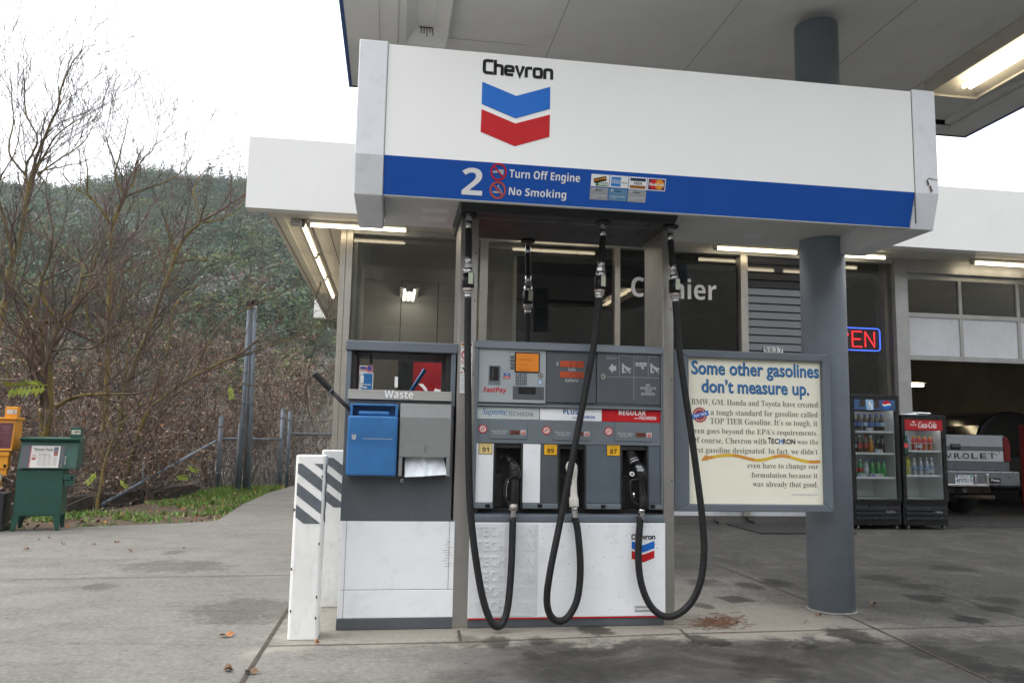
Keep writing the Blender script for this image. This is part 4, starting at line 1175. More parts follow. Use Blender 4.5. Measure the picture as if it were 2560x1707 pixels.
# nozzle boots: black recesses between flat panels
recs = [(228, 460), (735, 957), (1225, 1447)]
RX = [(q6(a_, 1130)[0], q6(b_, 1130)[0]) for a_, b_ in recs]
edges = [PX0 + .012] + [v for r_ in RX for v in r_] + [PX1 - .012]
xm = q6(597, 1130)[0]
mb = MB()
fl = [(edges[0], edges[1], white_pump), (edges[2], xm, white_pump), (xm + .002, edges[3], gray_dark), (edges[4], edges[5], gray_blue), (edges[6], edges[7], gray_blue)]
for x0, x1, m_ in fl:
    mb = MB(); mb.box(x0, x1, PY - .002, PY + .14, z_led1 + .002, z_rec1 - .002); mb.build('boot_panel', m_, pump, bevel=.002)
for (x0, x1) in RX:
    mb = MB()
    mb.box(x0, x1, PY + .128, PY + .139, z_led0, z_rec1 - .002); mb.box(x0, x0 + .014, PY - .003, PY + .128, z_led0, z_rec1 - .002); mb.box(x1 - .014, x1, PY - .003, PY + .128, z_led0, z_rec1 - .002); mb.box(x0 + .014, x1 - .014, PY + .01, PY + .128, z_rec1 - .03, z_rec1 - .002)
    mb.box(x0 + .014, x0 + .07, PY + .05, PY + .128, z_led0 + .005, z_led0 + .21); mb.box(x0 + .055, x0 + .062, PY + .035, PY + .05, z_led0 + .02, z_led0 + .2)
    mb.build('nozzle_boot', black_rec, pump, bevel=.003)
for (x0, x1) in ((edges[0], edges[1]), (edges[2], edges[3]), (edges[4], edges[5]), (edges[6], edges[7])):
    mb = MB(); mb.prism([(4.984, z_led0 + .004), (4.984, z_led1 - .004), (4.996, z_led1), (5.13, z_led1), (5.13, z_led0), (4.99, z_led0)], 'x', x0, x1); mb.build('ledge', gray_mid, pump, bevel=.002)
for cx in (182, 590, 1086, 1473):
    mb = MB(); b = q6.bx(cx - 18, cx + 18, 1376, 1404); mb.box(b[0], b[1], 4.981, 4.99, b[2] - (.004 if cx > 1000 else 0), b[3] - (.004 if cx > 1000 else 0)); mb.build('notch', ink_black, pump)
for s_, (ox, oy), mm in (('91', (115, 898), 0), ('89', (624, 907), 1), ('87', (1116, 913), 1)):
    b = q6.bx(ox, ox + 107, oy, oy + 88); yk = 4.998; mb = MB()
    mb.box(b[0], b[1], yk - .0025, yk, b[2], b[3], 1); mb.box(b[0] + .003, b[1] - .003, yk - .0035, yk - .0025, b[2] + .003, b[3] - .003, 0)
    w_, h_ = b[1] - b[0], b[3] - b[2]
    mb.text(bold(s_), b[0] + .25 * w_, b[0] + .74 * w_, b[2] + .2 * h_, b[2] + .62 * h_, yk - .0035, off=.0, m=1, th=.0008)
    mb.text('MINIMUM OCTANE RATING', b[0] + .12 * w_, b[0] + .88 * w_, b[2] + .82 * h_, b[2] + .88 * h_, yk - .0035, m=1, th=.0006); mb.text('(R+M)/2 METHOD', b[0] + .24 * w_, b[0] + .76 * w_, b[2] + .71 * h_, b[2] + .77 * h_, yk - .0035, m=1, th=.0006)
    mb.build('octane_sticker', [mat('octane_pale', (.72, .55, .22), .5) if mm == 0 else mat('octane_yellow', (.8, .42, .01), .5), ink_black], pump)
# gap, strip, lower doors
mb = MB(); mb.box(PX0 + .01, PX1 - .02, PY + .06, PY + .14, z_st1, z_led0); mb.box(PX0 + .01, PX0 + .03, 5.0, PY + .06, z_st1, z_led0 - .002); mb.build('hose_channel', black_rec, pump)
mb = MB(); mb.prism([(4.985, z_st0), (4.985, z_st1 - .012), (5.0, z_st1), (5.14, z_st1), (5.14, z_st0)], 'x', WX0 + .012, WX1 - .004); mb.build('bumper_strip', gray_frame, pump, bevel=.004)
mb = MB(); mb.box(WX0, WX1, 4.985, PY + .14, zw0, zw1); lp = mb.build('lower_panel', white_pump, pump, bevel=.003)
mb = MB(); mb.box(WX0 + .002, WX1 - .002, 4.984, 4.99, zw0 - .008, zw0 - .001); mb.build('red_line', chev_red, pump)
mb = MB(); mb.box(WX0 + .002, WX1 - .008, 4.99, 5.405, 0.002, zw0 - .008); mb.build('base', gray_dark, pump, bevel=.003)
yL = 4.985
# relief lettering on a brushed silver field
g = N('relief_silver'); co = g.n('TexCoord').outputs['Object']; xx = g.n('SeparateXYZ', i0=co).outputs[0]
b = q8.bx(1048, 1428, 236, 756)
g.link(g.ramp(g.noise(co, 9, 4), [(.3, (.7, .71, .73)), (.7, (.77, .78, .8))]), 'Base Color'); g.b.inputs['Metallic'].default_value = .08; g.b.inputs['Roughness'].default_value = .34
mb = MB()
NS = 18
for i in range(NS):   # the decal is slightly domed
    def cyl(t): return yL - .0008 - .006 * math.sin(PI * min(1, max(0, t)) ** 1.6)
    a0, a1 = i / NS, (i + 1) / NS
    xa, xb = b[0] + (b[1] - b[0]) * a0, b[0] + (b[1] - b[0]) * a1
    mb.quad([(xa, cyl(a0), b[2] + .004), (xb, cyl(a1), b[2] + .004), (xb, cyl(a1), b[3] - .004), (xa, cyl(a0), b[3] - .004)])
rel = mb.build('relief_decal', g.m, lp)
for i, yy in enumerate((250, 333, 417, 502, 585, 668)):
    mb = MB(); x0, x1, z0, z1 = q8.bx(1078, 1412 - i * 3, yy, yy + 57)
    mb.text(bold('TECHRON'), x0, x1, z0, z1, yL - .0058, th=.0005, ext=.0018); mb.build('relief_lettering', g.m, rel)
mb = MB(); square_text(mb, 'Chevron', *q8.bx(1945, 2076, 297, 326), yL); mb.build('brand_lettering', ink_black, lp)
mb = MB(); mb.prism([q8(*p) for p in ((1947, 335), (2009, 358), (2073, 334), (2073, 374), (2009, 398), (1947, 376))], 'y', yL - .002, yL); mb.build('upper_emblem', chev_blue, lp)
mb = MB(); mb.prism([q8(*p) for p in ((1947, 388), (2009, 410), (2072, 387), (2072, 428), (2009, 453), (1946, 432))], 'y', yL - .002, yL); mb.build('lower_emblem', chev_red, lp)
mb = MB(); mb.text(bold('Unleaded'), *q8.bx(1964, 2068, 690, 706), yL); mb.text(bold('Gasoline'), *q8.bx(1964, 2056, 711, 727), yL); mb.build('panel_lettering', ink_dark, lp)

mb = MB()
for i in range(90):
    x = random.uniform(WX0 + .42, WX1 - .03); z = zw0 + .01 + (zw1 - zw0 - .02) * random.random() ** .8; r_ = random.choice((.0012, .0015, .002, .0028))
    mb.disc(x, z, r_, yL - .0005, yL + .001, 6)
mb.build('splash_specks', mat('speck_dark', (.07, .06, .05), .8), lp)
mb = MB()
for x, z in ((1.28, z_led1 + .16), (1.31, z_led1 + .3), (1.255, z_led1 + .22), (1.34, z_led1 + .1), (1.27, z_led1 + .36), (.79, z_led1 + .2), (.81, z_led1 + .12)): mb.disc(x, z, .0016, PY - .0035, PY - .001, 6)
mb.build('splash_specks', mat('speck_dark', (.07, .06, .05), .8), pump)

# ================================================================== HOSES AND NOZZLES
def hose_thing(label, top_px, mid, low, yn, nozzle, ytop=4.885):
    """top_px: outlet in the photo grid; mid: free hose from the breakaway down, [(u, v, Y)] in the 2352 px grid; nozzle: None or builder"""
    T0 = D(*top_px, Y=ytop)
    t = thing('fuel_nozzle' if nozzle else 'fuel_hose', label, 'fuel nozzle' if nozzle else 'fuel hose', (T0.x, ytop, 0), 0, 'fuel nozzles with black hoses' if nozzle else None)
    up = [D(u, v, Y=Y) for u, v, Y in mid]
    br = [D(u, v, Y=Y) for u, v, Y in low]
    zt = BZ - .001
    P0 = Vector((T0.x, ytop, zt)); bt = up[0]; bb = br[0]
    mb = MB()
    mb.tube([P0, P0 - Vector((0, 0, .012))], .052, 20, 1); mb.tube([P0 - Vector((0, 0, .012)), P0 - Vector((0, 0, .05))], .021, 6, 0, sm=False); mb.tube([P0 - Vector((0, 0, .05)), P0 - Vector((0, 0, .1))], .0205, 14, 0)
    mb.build('swivel', [chrome, ink_black], t)
    mb = MB(); mb.tube(smooth_path([P0 - Vector((0, 0, .095)), (P0 - Vector((0, 0, .095))).lerp(bt, .5), bt], 4), .0212, 12); mb.build('hose', black_rub, t)
    d = (bb - bt)
    seg = lambda a, b, r0, r1, n=14, m=0, sm=True: mbb.tube([bt + d * a, bt + d * b], [r0 * 1.07, r1 * 1.07], n, m, sm=sm)
    mbb = MB()
    seg(-.02, .17, .021, .021); seg(.17, .27, .026, .026, 6, 0, False); seg(.27, .42, .028, .030); seg(.42, .77, .034, .034, 18, 1); seg(.77, .87, .031, .030, 14, 2); seg(.87, .93, .028, .028, 6, 0, False); seg(.93, 1.02, .0215, .0215)
    bk = mbb.build('breakaway', [chrome, black_pl, mat('coupling_pink', (.5, .43, .4), .3, metal=.5)], t)
    mbb = MB(); c_ = bt + d * .53; mbb.box(c_.x - .002, c_.x + .026, c_.y - .038, c_.y - .02, c_.z - .04, c_.z + .03); mbb.build('label_plate', mat('label_green_white', (.55, .6, .45), .5), bk)
    pts = br
    mb = MB(); mb.tube(smooth_path(pts, 8), .0216, 12); mb.build('hose', black_rub, t)
    if nozzle: nozzle(t, pts[-1])
    return t

def N6(u, v, Y, c=(1220, 1100, 7.84)): return at(c[0] + u / c[2], c[1] + v / c[2], Y=Y)
def swivel_end(t, p, q, ring=True):
    mb = MB(); d = q - p
    mb.tube([p - d * .05, p + d * .55], .0215, 8, 0, sm=False); mb.tube([p + d * .55, p + d], .0265 if ring else .0215, 14, 1 if ring else 0)
    mb.build('hose_swivel', [chrome, mat('collar_dull', (.42, .38, .36), .4, metal=.6)], t)
K_ = 1.07
def black_nozzle(t, end):
    c = (1220, 1100, 7.84)
    a = N6(482, 1545, 4.95, c); b = N6(496, 1245, 4.955, c)
    swivel_end(t, a, b)
    mb = MB(); h0 = N6(500, 1250, 4.955, c); h1 = N6(512, 820, 4.96, c); h2 = N6(520, 760, 4.96, c); h3 = N6(525, 640, 4.962, c); h4 = N6(505, 520, 4.97, c); h5 = N6(470, 440, 4.985, c); h6 = N6(400, 370, 5.02, c); h7 = N6(320, 310, 5.07, c)
    mb.tube([h0, h0.lerp(h1, .05), h1, h2, h2.lerp(h3, .3), h3, h4, h5], [.026, .028, .027, .022, .037, .038, .033, .024], 16)
    mb.tube([h5, h6, h7], [.026, .02, .018], 12)
    x, y, z = h4; mb.box(x - .03, x + .02, y - .045, y - .02, z - .02, z + .018)
    mb.build('nozzle_body', black_pl, t, bevel=.003)
    mb = MB(); x, y, z = h4
    for i in range(3): mb.box(x - .02, x + .014 - i * .006, y - .047, y - .045, z + .008 - i * .011, z + .013 - i * .011)
    mb.build('nozzle_label', ink_dark, t)
    mb = MB(); mb.tube(smooth_path([N6(470, 720, 4.94, c), N6(380, 780, 4.93, c), N6(330, 900, 4.93, c), N6(335, 1120, 4.93, c), N6(400, 1215, 4.935, c), N6(480, 1215, 4.94, c)], 5), .0075, 8)
    mb.build('lever_guard', black_pl, t)
    mb = MB(); mb.tube(smooth_path([N6(400, 800, 4.945, c), N6(362, 900, 4.945, c), N6(358, 1020, 4.945, c), N6(360, 1110, 4.945, c)], 4), [.006] * 12 + [.008], 8); mb.build('trigger', chrome, t)
    mb = MB(); mb.tube([h7, h7 + Vector((-.012, .03, -.01)), h7 + Vector((-.015, .06, -.05))], [.016, .0125, .0125], 12); mb.build('spout', galv2, t)
def white_nozzle(t, end):
    c = (1380, 1100, 7.84)
    a = N6(455, 1505, 4.95, c); b = N6(435, 1300, 4.955, c)
    swivel_end(t, a, b, False)
    mb = MB(); P = [N6(432, 1305, 4.955, c), N6(428, 1150, 4.955, c), N6(425, 1080, 4.955, c), N6(425, 850, 4.96, c), N6(420, 760, 4.962, c), N6(400, 640, 4.965, c), N6(380, 520, 4.975, c), N6(372, 470, 4.985, c), N6(366, 440, 5.0, c)]
    mb.tube(smooth_path(P, 3), [r_ for r_ in np.interp(np.linspace(0, 8, 25), range(9), [.0305, .0305, .024, .0195, .022, .034, .0385, .03, .012])], 16)
    mb.build('nozzle_body', mat('nozzle_cream', (.7, .68, .62), .5, var=.08, scale=20, grime=.5, gcol=(.3, .22, .14)), t)
    mb = MB(); mb.tube([N6(390, 520, 4.99, c), N6(360, 470, 5.05, c), N6(350, 520, 5.1, c)], [.02, .014, .0125], 12); mb.build('spout', galv2, t)
    mb = MB(); mb.tube(smooth_path([N6(380, 830, 4.95, c), N6(330, 900, 4.955, c), N6(330, 1050, 4.955, c), N6(390, 1120, 4.95, c)], 5), .007, 8); mb.build('lever_guard', black_pl, t)
def vapor_nozzle(t, end):
    c = (1540, 1100, 7.127)
    a = N6(450, 1395, 4.95, c); b = N6(455, 1215, 4.955, c)
    swivel_end(t, a, b, False)
    mb = MB(); P = [N6(462, 1215, 4.955, c), N6(478, 1090, 4.957, c), N6(468, 950, 4.96, c), N6(455, 820, 4.96, c), N6(452, 740, 4.96, c), N6(448, 640, 4.96, c), N6(420, 520, 4.965, c), N6(370, 460, 4.98, c)]
    mb.tube(smooth_path(P, 3), list(np.interp(np.linspace(0, 7, 22), range(8), [.028, .03, .025, .025, .027, .037, .038, .034])), 16)
    e0 = N6(395, 300 + 190, 4.945, c); x, y, z = N6(425, 500, 4.93, c)
    mb.build('nozzle_body', black_pl, t)
    mb = MB()
    for i, (w0, w1) in enumerate(((365, 450), (385, 470), (380, 490))):
        p = N6(w0, 462 + i * 28, 4.925, c); q = N6(w1, 462 + i * 28, 4.925, c); mb.box(p.x, q.x, 4.924, 4.93, p.z - .011, p.z + .003)
    mb.build('nozzle_label', ink_lgray, t)
    mb = MB(); P = [N6(345, 440, 4.98, c), N6(320, 390, 4.99, c), N6(290, 320, 5.01, c), N6(255, 240, 5.04, c), N6(235, 200, 5.06, c)]
    n = 12; pts = []; rr = []
    for i in range(n + 1):
        f_ = i / n * 4; k = min(3, int(f_)); pts.append(P[k].lerp(P[k + 1], f_ - k)); rr.append(.036 if i % 2 else .031)
    mb.tube(pts, rr, 16); mb.build('vapor_boot', black_rub, t)
    mb = MB(); p = N6(325, 395, 4.985, c); d = (P[1] - P[0]).normalized(); mb.tube([p - d * .006, p + d * .002], .0385, 18); mb.tube([p + d * .012, p + d * .016], .038, 18); mb.build('boot_clamp', chrome, t)
    x, z = N6(290, 602, 4.93, c).x, N6(290, 602, 4.93, c).z
    mb = MB(); mb.ring(x, z, .008, .0145, 4.93, 4.945, 18, 0); mb.disc(x, z, .008, 4.935, 4.945, 12, 1); mb.build('flow_cap', [ink_white, ink_black], t)
    mb = MB(); mb.tube(smooth_path([N6(400, 700, 4.95, c), N6(270, 720, 4.945, c), N6(255, 860, 4.94, c), N6(300, 1090, 4.94, c), N6(400, 1140, 4.95, c)], 5), .009, 8); mb.build('lever_guard', black_pl, t)
    mb = MB(); p = N6(314, 930, 4.94, c); q = N6(320, 1030, 4.94, c); mb.tube([p, q], [.0075, .005], 10); mb.build('trigger', chrome, t)
hose_thing('black nozzle in the white left slot with hose hanging past the steel post', (1077, 497), [(1076, 592, 4.885)], [(1075, 682, 4.885), (1074, 780, 4.885), (1075, 900, 4.881), (1077, 1080, 4.878), (1083, 1200, 4.871), (1097, 1310, 4.861), (1112, 1385, 4.853), (1129, 1428, 4.843), (1144, 1438, 4.854), (1158, 1424, 4.868), (1168, 1380, 4.886), (1175, 1290, 4.914), (1178, 1188, 4.950)], 4.95, black_nozzle)
hose_thing('dirty white nozzle in the middle slot with hose crossing the front panel', (1385, 512), [(1381, 602, 4.885)], [(1376, 684, 4.885), (1366, 780, 4.885), (1348, 880, 4.881), (1327, 990, 4.878), (1306, 1100, 4.871), (1284, 1210, 4.861), (1264, 1310, 4.843), (1256, 1375, 4.854), (1264, 1412, 4.861), (1285, 1426, 4.872), (1308, 1412, 4.886), (1327, 1370, 4.896), (1333, 1300, 4.914), (1327, 1220, 4.939), (1320, 1188, 4.950)], 4.95, white_nozzle)
hose_thing('black nozzle with ribbed boot in the right slot, hose bulging beyond the steel post', (1540, 522), [(1545, 610, 4.885)], [(1551, 692, 4.885), (1559, 790, 4.885), (1572, 890, 4.881), (1587, 990, 4.878), (1602, 1100, 4.871), (1613, 1190, 4.861), (1617, 1270, 4.850), (1609, 1335, 4.847), (1588, 1382, 4.861), (1556, 1410, 4.872), (1524, 1414, 4.882), (1494, 1390, 4.896), (1473, 1340, 4.914), (1466, 1275, 4.932), (1471, 1186, 4.950)], 4.95, vapor_nozzle)
YR = 5.47
hose_thing('black hose with coupling hanging on the far side of the dispenser', (1213, 540), [(1213, 636, YR)], [(1212, 718, YR), (1212, 800, YR), (1213, 900, YR), (1216, 1000, YR), (1222, 1100, YR)], YR, None, ytop=YR)

# ================================================================== WASTE CABINET
A0, A1, AZ = -.283, .395, 1.737
q5 = crop(820, 820, 3.734, 5.0)
wst = thing('waste_cabinet', 'gray and white metal waste cabinet with open hatch beside the dispenser', 'waste bin', (.06, 5.2, 0))
z_op1 = q5(680, 190)[1]; z_bar1 = q5(183, 568)[1]; z_bar0 = q5(183, 660)[1]; z_wh = q8(600, 227)[1]
zbx = q8(600, 762)[1]; zsm = q8(600, 607)[1]
mb = MB(); mb.box(A0 - .008, A1 + .012, 4.985, 5.5, AZ - .062, AZ); mb.build('top_cap', gray_frame, wst, bevel=.006)
mb = MB()
mb.box(A0, A0 + .03, 5.0, 5.48, z_bar0 - .03, AZ - .062); mb.box(A1 - .03, A1, 5.0, 5.48, z_bar0 - .03, AZ - .062)
mb.build('jamb', gray_frame, wst, bevel=.003)
mb = MB()
mb.box(A0 + .03, A0 + .062, 5.02, 5.47, z_bar0, AZ - .062); mb.box(A1 - .062, A1 - .03, 5.02, 5.47, z_bar0, AZ - .062); mb.box(A0 + .062, A1 - .062, 5.02, 5.47, z_op1 - .03, AZ - .062)
mb.build('hatch_liner', black_rec, wst)
mb = MB(); mb.box(A0 + .03, A1 - .03, 4.995, 5.02, z_op1 - .004, AZ - .062); mb.build('hatch_lip', steel, wst)
mb = MB(); mb.prism([(4.982, z_bar0), (4.995, z_bar1), (5.05, z_bar1), (5.05, z_bar0)], 'x', A0 + .018, A1 - .02); bar = mb.build('name_bar', mat('bar_steel', (.27, .26, .24), .5, metal=.4, var=.12, scale=4, stretch=(1, 1, 30)), wst, bevel=.003)
mb = MB(); mb.text(bold('Waste'), *q5.bx(526, 796, 580, 652), 4.984, th=.003); mb.build('lettering', ink_white, bar)
mb = MB(); mb.box(A0 + .062, A1 - .062, 5.1, 5.47, z_bar1 - .05, z_bar1 - .045); mb.box(A0 + .05, A0 + .062, 5.02, 5.03, z_op1 - .05, z_op1); mb.build('shelf', galv2, wst)
x, z = q5(400, 300); mb = MB(); mb.hexa([(x - .006, 5.04, z - .018), (x + .010, 5.04, z - .018), (x + .010, 5.05, z - .018), (x - .006, 5.05, z - .018), (x - .010, 5.04, z + .045), (x + .004, 5.04, z + .045), (x + .004, 5.05, z + .045), (x - .010, 5.05, z + .045)]); mb.build('latch', ink_black, wst)
mb = MB(); mb.box(A0 + .004, A1 - .004, 5.004, 5.48, z_wh, z_bar0 - .002); mb.build('upper_panel', gray_dark, wst, bevel=.003)
B0, B1 = q8(322, 500)[0] + .006, q8(965, 500)[0] - .002
mb = MB(); mb.box(B0, B1, 4.996, 5.48, zsm + .002, z_wh - .001); mb.build('door_panel', white_pump, wst, bevel=.003)
mb = MB(); mb.box(B0, B1, 4.995, 5.48, zbx, zsm - .001); mb.build('lower_panel', white_pump, wst, bevel=.003)
mb = MB()
for xx, zz in ((B0 + .032, z_wh), (B1 - .034, z_wh)): mb.box(xx, xx + .0022, 4.9945, 4.997, zsm, zz)
mb.box(B0 + .032, B0 + .034, 4.9935, 4.996, zbx, zsm)
mb.build('door_gap', mat('gap_line', (.1, .1, .1), .8), wst)
mb = MB(); mb.box(B0 - .004, B1 - .004, 4.99, 5.48, .002, zbx - .001); mb.build('base', gray_dark, wst, bevel=.003)
mb = MB()
for i in range(10):
    zz = zsm + .28 - i * .016; xa = B1 - random.uniform(.07, .05); mb.box(xa, xa + random.uniform(.02, .045), 4.9953, 4.9958, zz, zz + .004)
mb.build('scuff', mat('scuff_gray', (.5, .5, .5), .6), wst)
# windshield fluid bucket on the front
YB = 4.87
qb = crop(820, 820, 3.734, YB)
bz0, bz1, bz2 = qb(400, 1380)[1], qb(400, 818)[1], qb(400, 704)[1]
bx0, bx1 = qb(168, 1100)[0], qb(652, 1100)[0]
mb = MB()
mb.hexa([(bx0 + .004, YB + .01, bz0), (bx1 - .004, YB + .01, bz0), (bx1 - .004, 4.998, bz0), (bx0 + .004, 4.998, bz0), (bx0 + .006, YB, bz1), (bx1 - .004, YB, bz1), (bx1 - .004, 4.998, bz1), (bx0 + .006, 4.998, bz1)])
buck = tag(mb.build('fluid_bucket', bucket_blue, bevel=.012, seg=3), 'blue plastic windshield fluid bucket hung on the waste cabinet front', 'bucket')
mb = MB(); xa, xb = bx0 + .014, bx1 - .006
mb.box(xa, xb, 4.978, 4.998, bz1 + .0, bz2); mb.box(xa, xa + .016, YB + .03, 4.978, bz1, bz2); mb.box(xb - .016, xb, YB + .03, 4.978, bz1, bz2); mb.box(xa + .016, xb - .016, YB + .03, 4.978, bz2 - .012, bz2)
mb.build('hood', bucket_blue, buck, bevel=.004)
mb = MB(); mb.box(xa + .05, xb - .05, YB + .035, YB + .06, bz1 + .003, bz1 + .03); mb.build('handle', bucket_blue, buck, bevel=.01)
mb = MB(); x, z = qb(242, 1012); r_ = .0125
for dz in (.006, -.008): mb.prism([(x - r_, z + dz + .006), (x, z + dz), (x + r_, z + dz + .006), (x + r_, z + dz - .004), (x, z + dz - .0105), (x - r_, z + dz - .004)], 'y', YB - .0005, YB + .008)
mb.box(x - r_, x + r_, YB - .0005, YB + .008, z + .015, z + .0165)
mb.text('Recommended Exclusively for Chevron Customers', *qb.bx(332, 600, 1024, 1038), YB + .0025, off=.02, th=.002)
mb.build('lettering', ink_lgray, buck)
# squeegee standing in the bucket
mb = MB(); p0 = at(820 + 240 / 3.734, 820 + 800 / 3.734, Y=4.93); p1 = D(722, 858, Y=4.9)
sq = thing('squeegee', 'black handled squeegee leaning out to the left from the blue bucket', 'squeegee', p0)
pm = p0.lerp(p1, .58)
mb.tube([p0 - (p1 - p0) * .15, pm], .0125, 12); mb.build('pole', black_pl, sq)
mb = MB(); mb.tube([pm - (p1 - p0) * .02, pm, pm + (p1 - p0) * .01, p1 - (p1 - p0) * .02, p1], [.0145, .0165, .0165, .0185, .0175], 14); mb.build('grip', black_rub, sq)
mb = MB(); dq = (p1 - p0).normalized(); mb.tube([pm - dq * .006, pm + dq * .004], .0185, 14); mb.tube([p1 - dq * .002, p1 + dq * .006], .0172, 14); mb.build('collar', galv2, sq)
# second squeegee at the far side, seen through the hatch
p0 = at(820 + 770 / 3.734, 820 + 600 / 3.734, Y=5.56); p1 = at(820 + 905 / 3.734, 820 + 385 / 3.734, Y=5.56)
sq2 = thing('squeegee', 'blue handled squeegee seen through the open waste hatch', 'squeegee', p0)
mb = MB(); mb.tube([p0 - (p1 - p0) * .6, p1 - (p1 - p0) * .03, p1], [.0135, .0145, .011], 12); mb.build('pole', bucket_blue, sq2)
mb = MB(); a_ = p0 - (p1 - p0) * .6; mb.tube([a_ - Vector((.1, 0, -.01)), a_ + Vector((.1, 0, .01))], .014, 8); mb.build('blade', black_rub, sq2)
mb = MB(); mb.box(-.24, .12, 5.485, 5.62, .95, 1.22); mb.box(-.24, .12, 5.485, 5.5, 1.22, 1.3)
tag(mb.build('fluid_bucket', bucket_blue, bevel=.01), 'blue fluid bucket on the far side holding the blue squeegee', 'bucket')
# paper towel dispenser
YT = 4.885
qt = crop(820, 820, 3.734, YT)
tx0, tx1 = qt(668, 1000)[0], qt(1148, 1000)[0]
tz0, tz1, tz2, tzo = qt(900, 1385)[1], qt(900, 835)[1], qt(900, 706)[1], qt(900, 1207)[1]
tow = thing('towel_dispenser', 'gray paper towel dispenser with a white towel poking out', 'towel dispenser', ((tx0 + tx1) / 2, 5.0, tz0))
mb = MB()
mb.prism([(YT, tz1), (YT + .03, tz2), (4.998, tz2), (4.998, tzo), (YT, tzo)], 'x', tx0, tx1)
mb.prism([(YT + .002, tz0), (YT, tzo), (4.998, tzo), (4.998, tz0)], 'x', tx0, tx0 + .022); mb.prism([(YT + .002, tz0), (YT, tzo), (4.998, tzo), (4.998, tz0)], 'x', tx1 - .022, tx1)
mb.build('body', disp_gray, tow, bevel=.005)
mb = MB(); mb.box(tx0 + .022, tx1 - .022, 4.965, 4.998, tz0 + .004, tzo); mb.build('opening', black_rec, tow)
mb = MB(); x, z = qt(908, 1120); mb.box(x - .0022, x + .0022, YT - .002, YT, z - .026, z + .024); mb.build('slot', gray_dark, tow)
mb = MB(); x, z = qt(690, 1430); mb.disc(x, z, .010, 4.985, 5.0, 14); mb.disc(x, z, .005, 4.982, 4.985, 10, 1); mb.build('lock', [chrome, ink_black], tow)
mb = MB()
px = [qt(720, 1200)[0], qt(815, 1200)[0], qt(860, 1200)[0], qt(905, 1200)[0], qt(955, 1200)[0], qt(1000, 1200)[0], qt(1085, 1200)[0]]
bxp = [qt(716, 1390), qt(800, 1388), qt(890, 1384), qt(925, 1380), qt(965, 1378), qt(1020, 1374), qt(1112, 1368)]
yy = [4.93, 4.915, 4.925, 4.9, 4.925, 4.912, 4.93]
for i in range(6):
    mb.quad([(bxp[i][0], YT + .012 + (i % 2) * .006, bxp[i][1]), (bxp[i + 1][0], YT + .012 + ((i + 1) % 2) * .006, bxp[i + 1][1]), (px[i + 1], yy[i + 1] + .03, tzo + .004), (px[i], yy[i] + .03, tzo + .004)])
mb.build('paper_towel', paper, tow)

# ================================================================== BOLLARDS
def clip(poly, a, b, c):
    out = []
    for i in range(len(poly)):
        p, q = poly[i], poly[(i + 1) % len(poly)]
        dp, dq_ = a * p[0] + b * p[1] - c, a * q[0] + b * q[1] - c
        if dp <= 0: out.append(p)
        if (dp < 0) != (dq_ < 0) and dp != dq_:
            t_ = dp / (dp - dq_); out.append((p[0] + (q[0] - p[0]) * t_, p[1] + (q[1] - p[1]) * t_))
    return out
def bollard(x, y, w_, h, zs0, zs1, ph, label):
    t = thing('bollard', label, 'bollard', (x, y + w_ / 2, 0), 0, 'striped guard posts beside the fuel island')
    ch = .014; x0, x1, y0, y1 = x - w_ / 2, x + w_ / 2, y, y + w_
    oc = lambda e: [(x0 + ch - e * .4, y0 - e), (x1 - ch + e * .4, y0 - e), (x1 + e, y0 + ch - e * .4), (x1 + e, y1 - ch + e * .4), (x1 - ch + e * .4, y1 + e), (x0 + ch - e * .4, y1 + e), (x0 - e, y1 - ch + e * .4), (x0 - e, y0 + ch - e * .4)]
    mb = MB(); mb.prism(oc(0), 'z', 0, h); mb.build('column', white_post, t, bevel=.006)
    mb = MB()
    per, duty, sl = .1245, .58, .76
    for k in range(-3, 8):
        a_ = zs0 + k * per + ph
        for face in range(2):
            wlo, whi = (x0 + ch, x1 - ch) if face == 0 else (y0 + ch, y1 - ch)
            poly = [(wlo, zs0), (whi, zs0), (whi, zs1), (wlo, zs1)]
            # band: a_ <= z + sl*(u-wlo) <= a_+duty*per
            poly = clip(poly, -sl, -1, -(a_ + sl * wlo)); 
            if len(poly) > 2: poly = clip(poly, sl, 1, a_ + duty * per + sl * wlo)
            if len(poly) < 3: continue
            if face == 0: mb.quad([(p[0], y0 - .0015, p[1]) for p in poly])
            else:
                mb.quad([(x1 + .0015, p[0], p[1]) for p in poly]); mb.quad([(x0 - .0015, p[0], p[1]) for p in poly])
    mb.build('stripe', gray_stripe, t)
    mb = MB()
    for i in range(7):
        zz = random.uniform(.1, h * .9); xx = random.choice((x0 + .004, x0 + .01, x1 - .02)); mb.quad([(xx, y0 - .001, zz), (xx + .008, y0 - .001, zz + .004), (xx + .006, y0 - .001, zz + .02), (xx - .002, y0 - .001, zz + .014)])
    mb.build('paint_chip', mat('chip_dark', (.08, .06, .045), .9), t)
bollard(-.447, 4.772, .17, 1.032, .645, .985, .036, 'white and gray striped bollard nearest the camera, left of the waste cabinet')
bollard(-.373, 5.645, .17, 1.045, .66, .995, .062, 'striped bollard half hidden behind the nearer striped bollard')

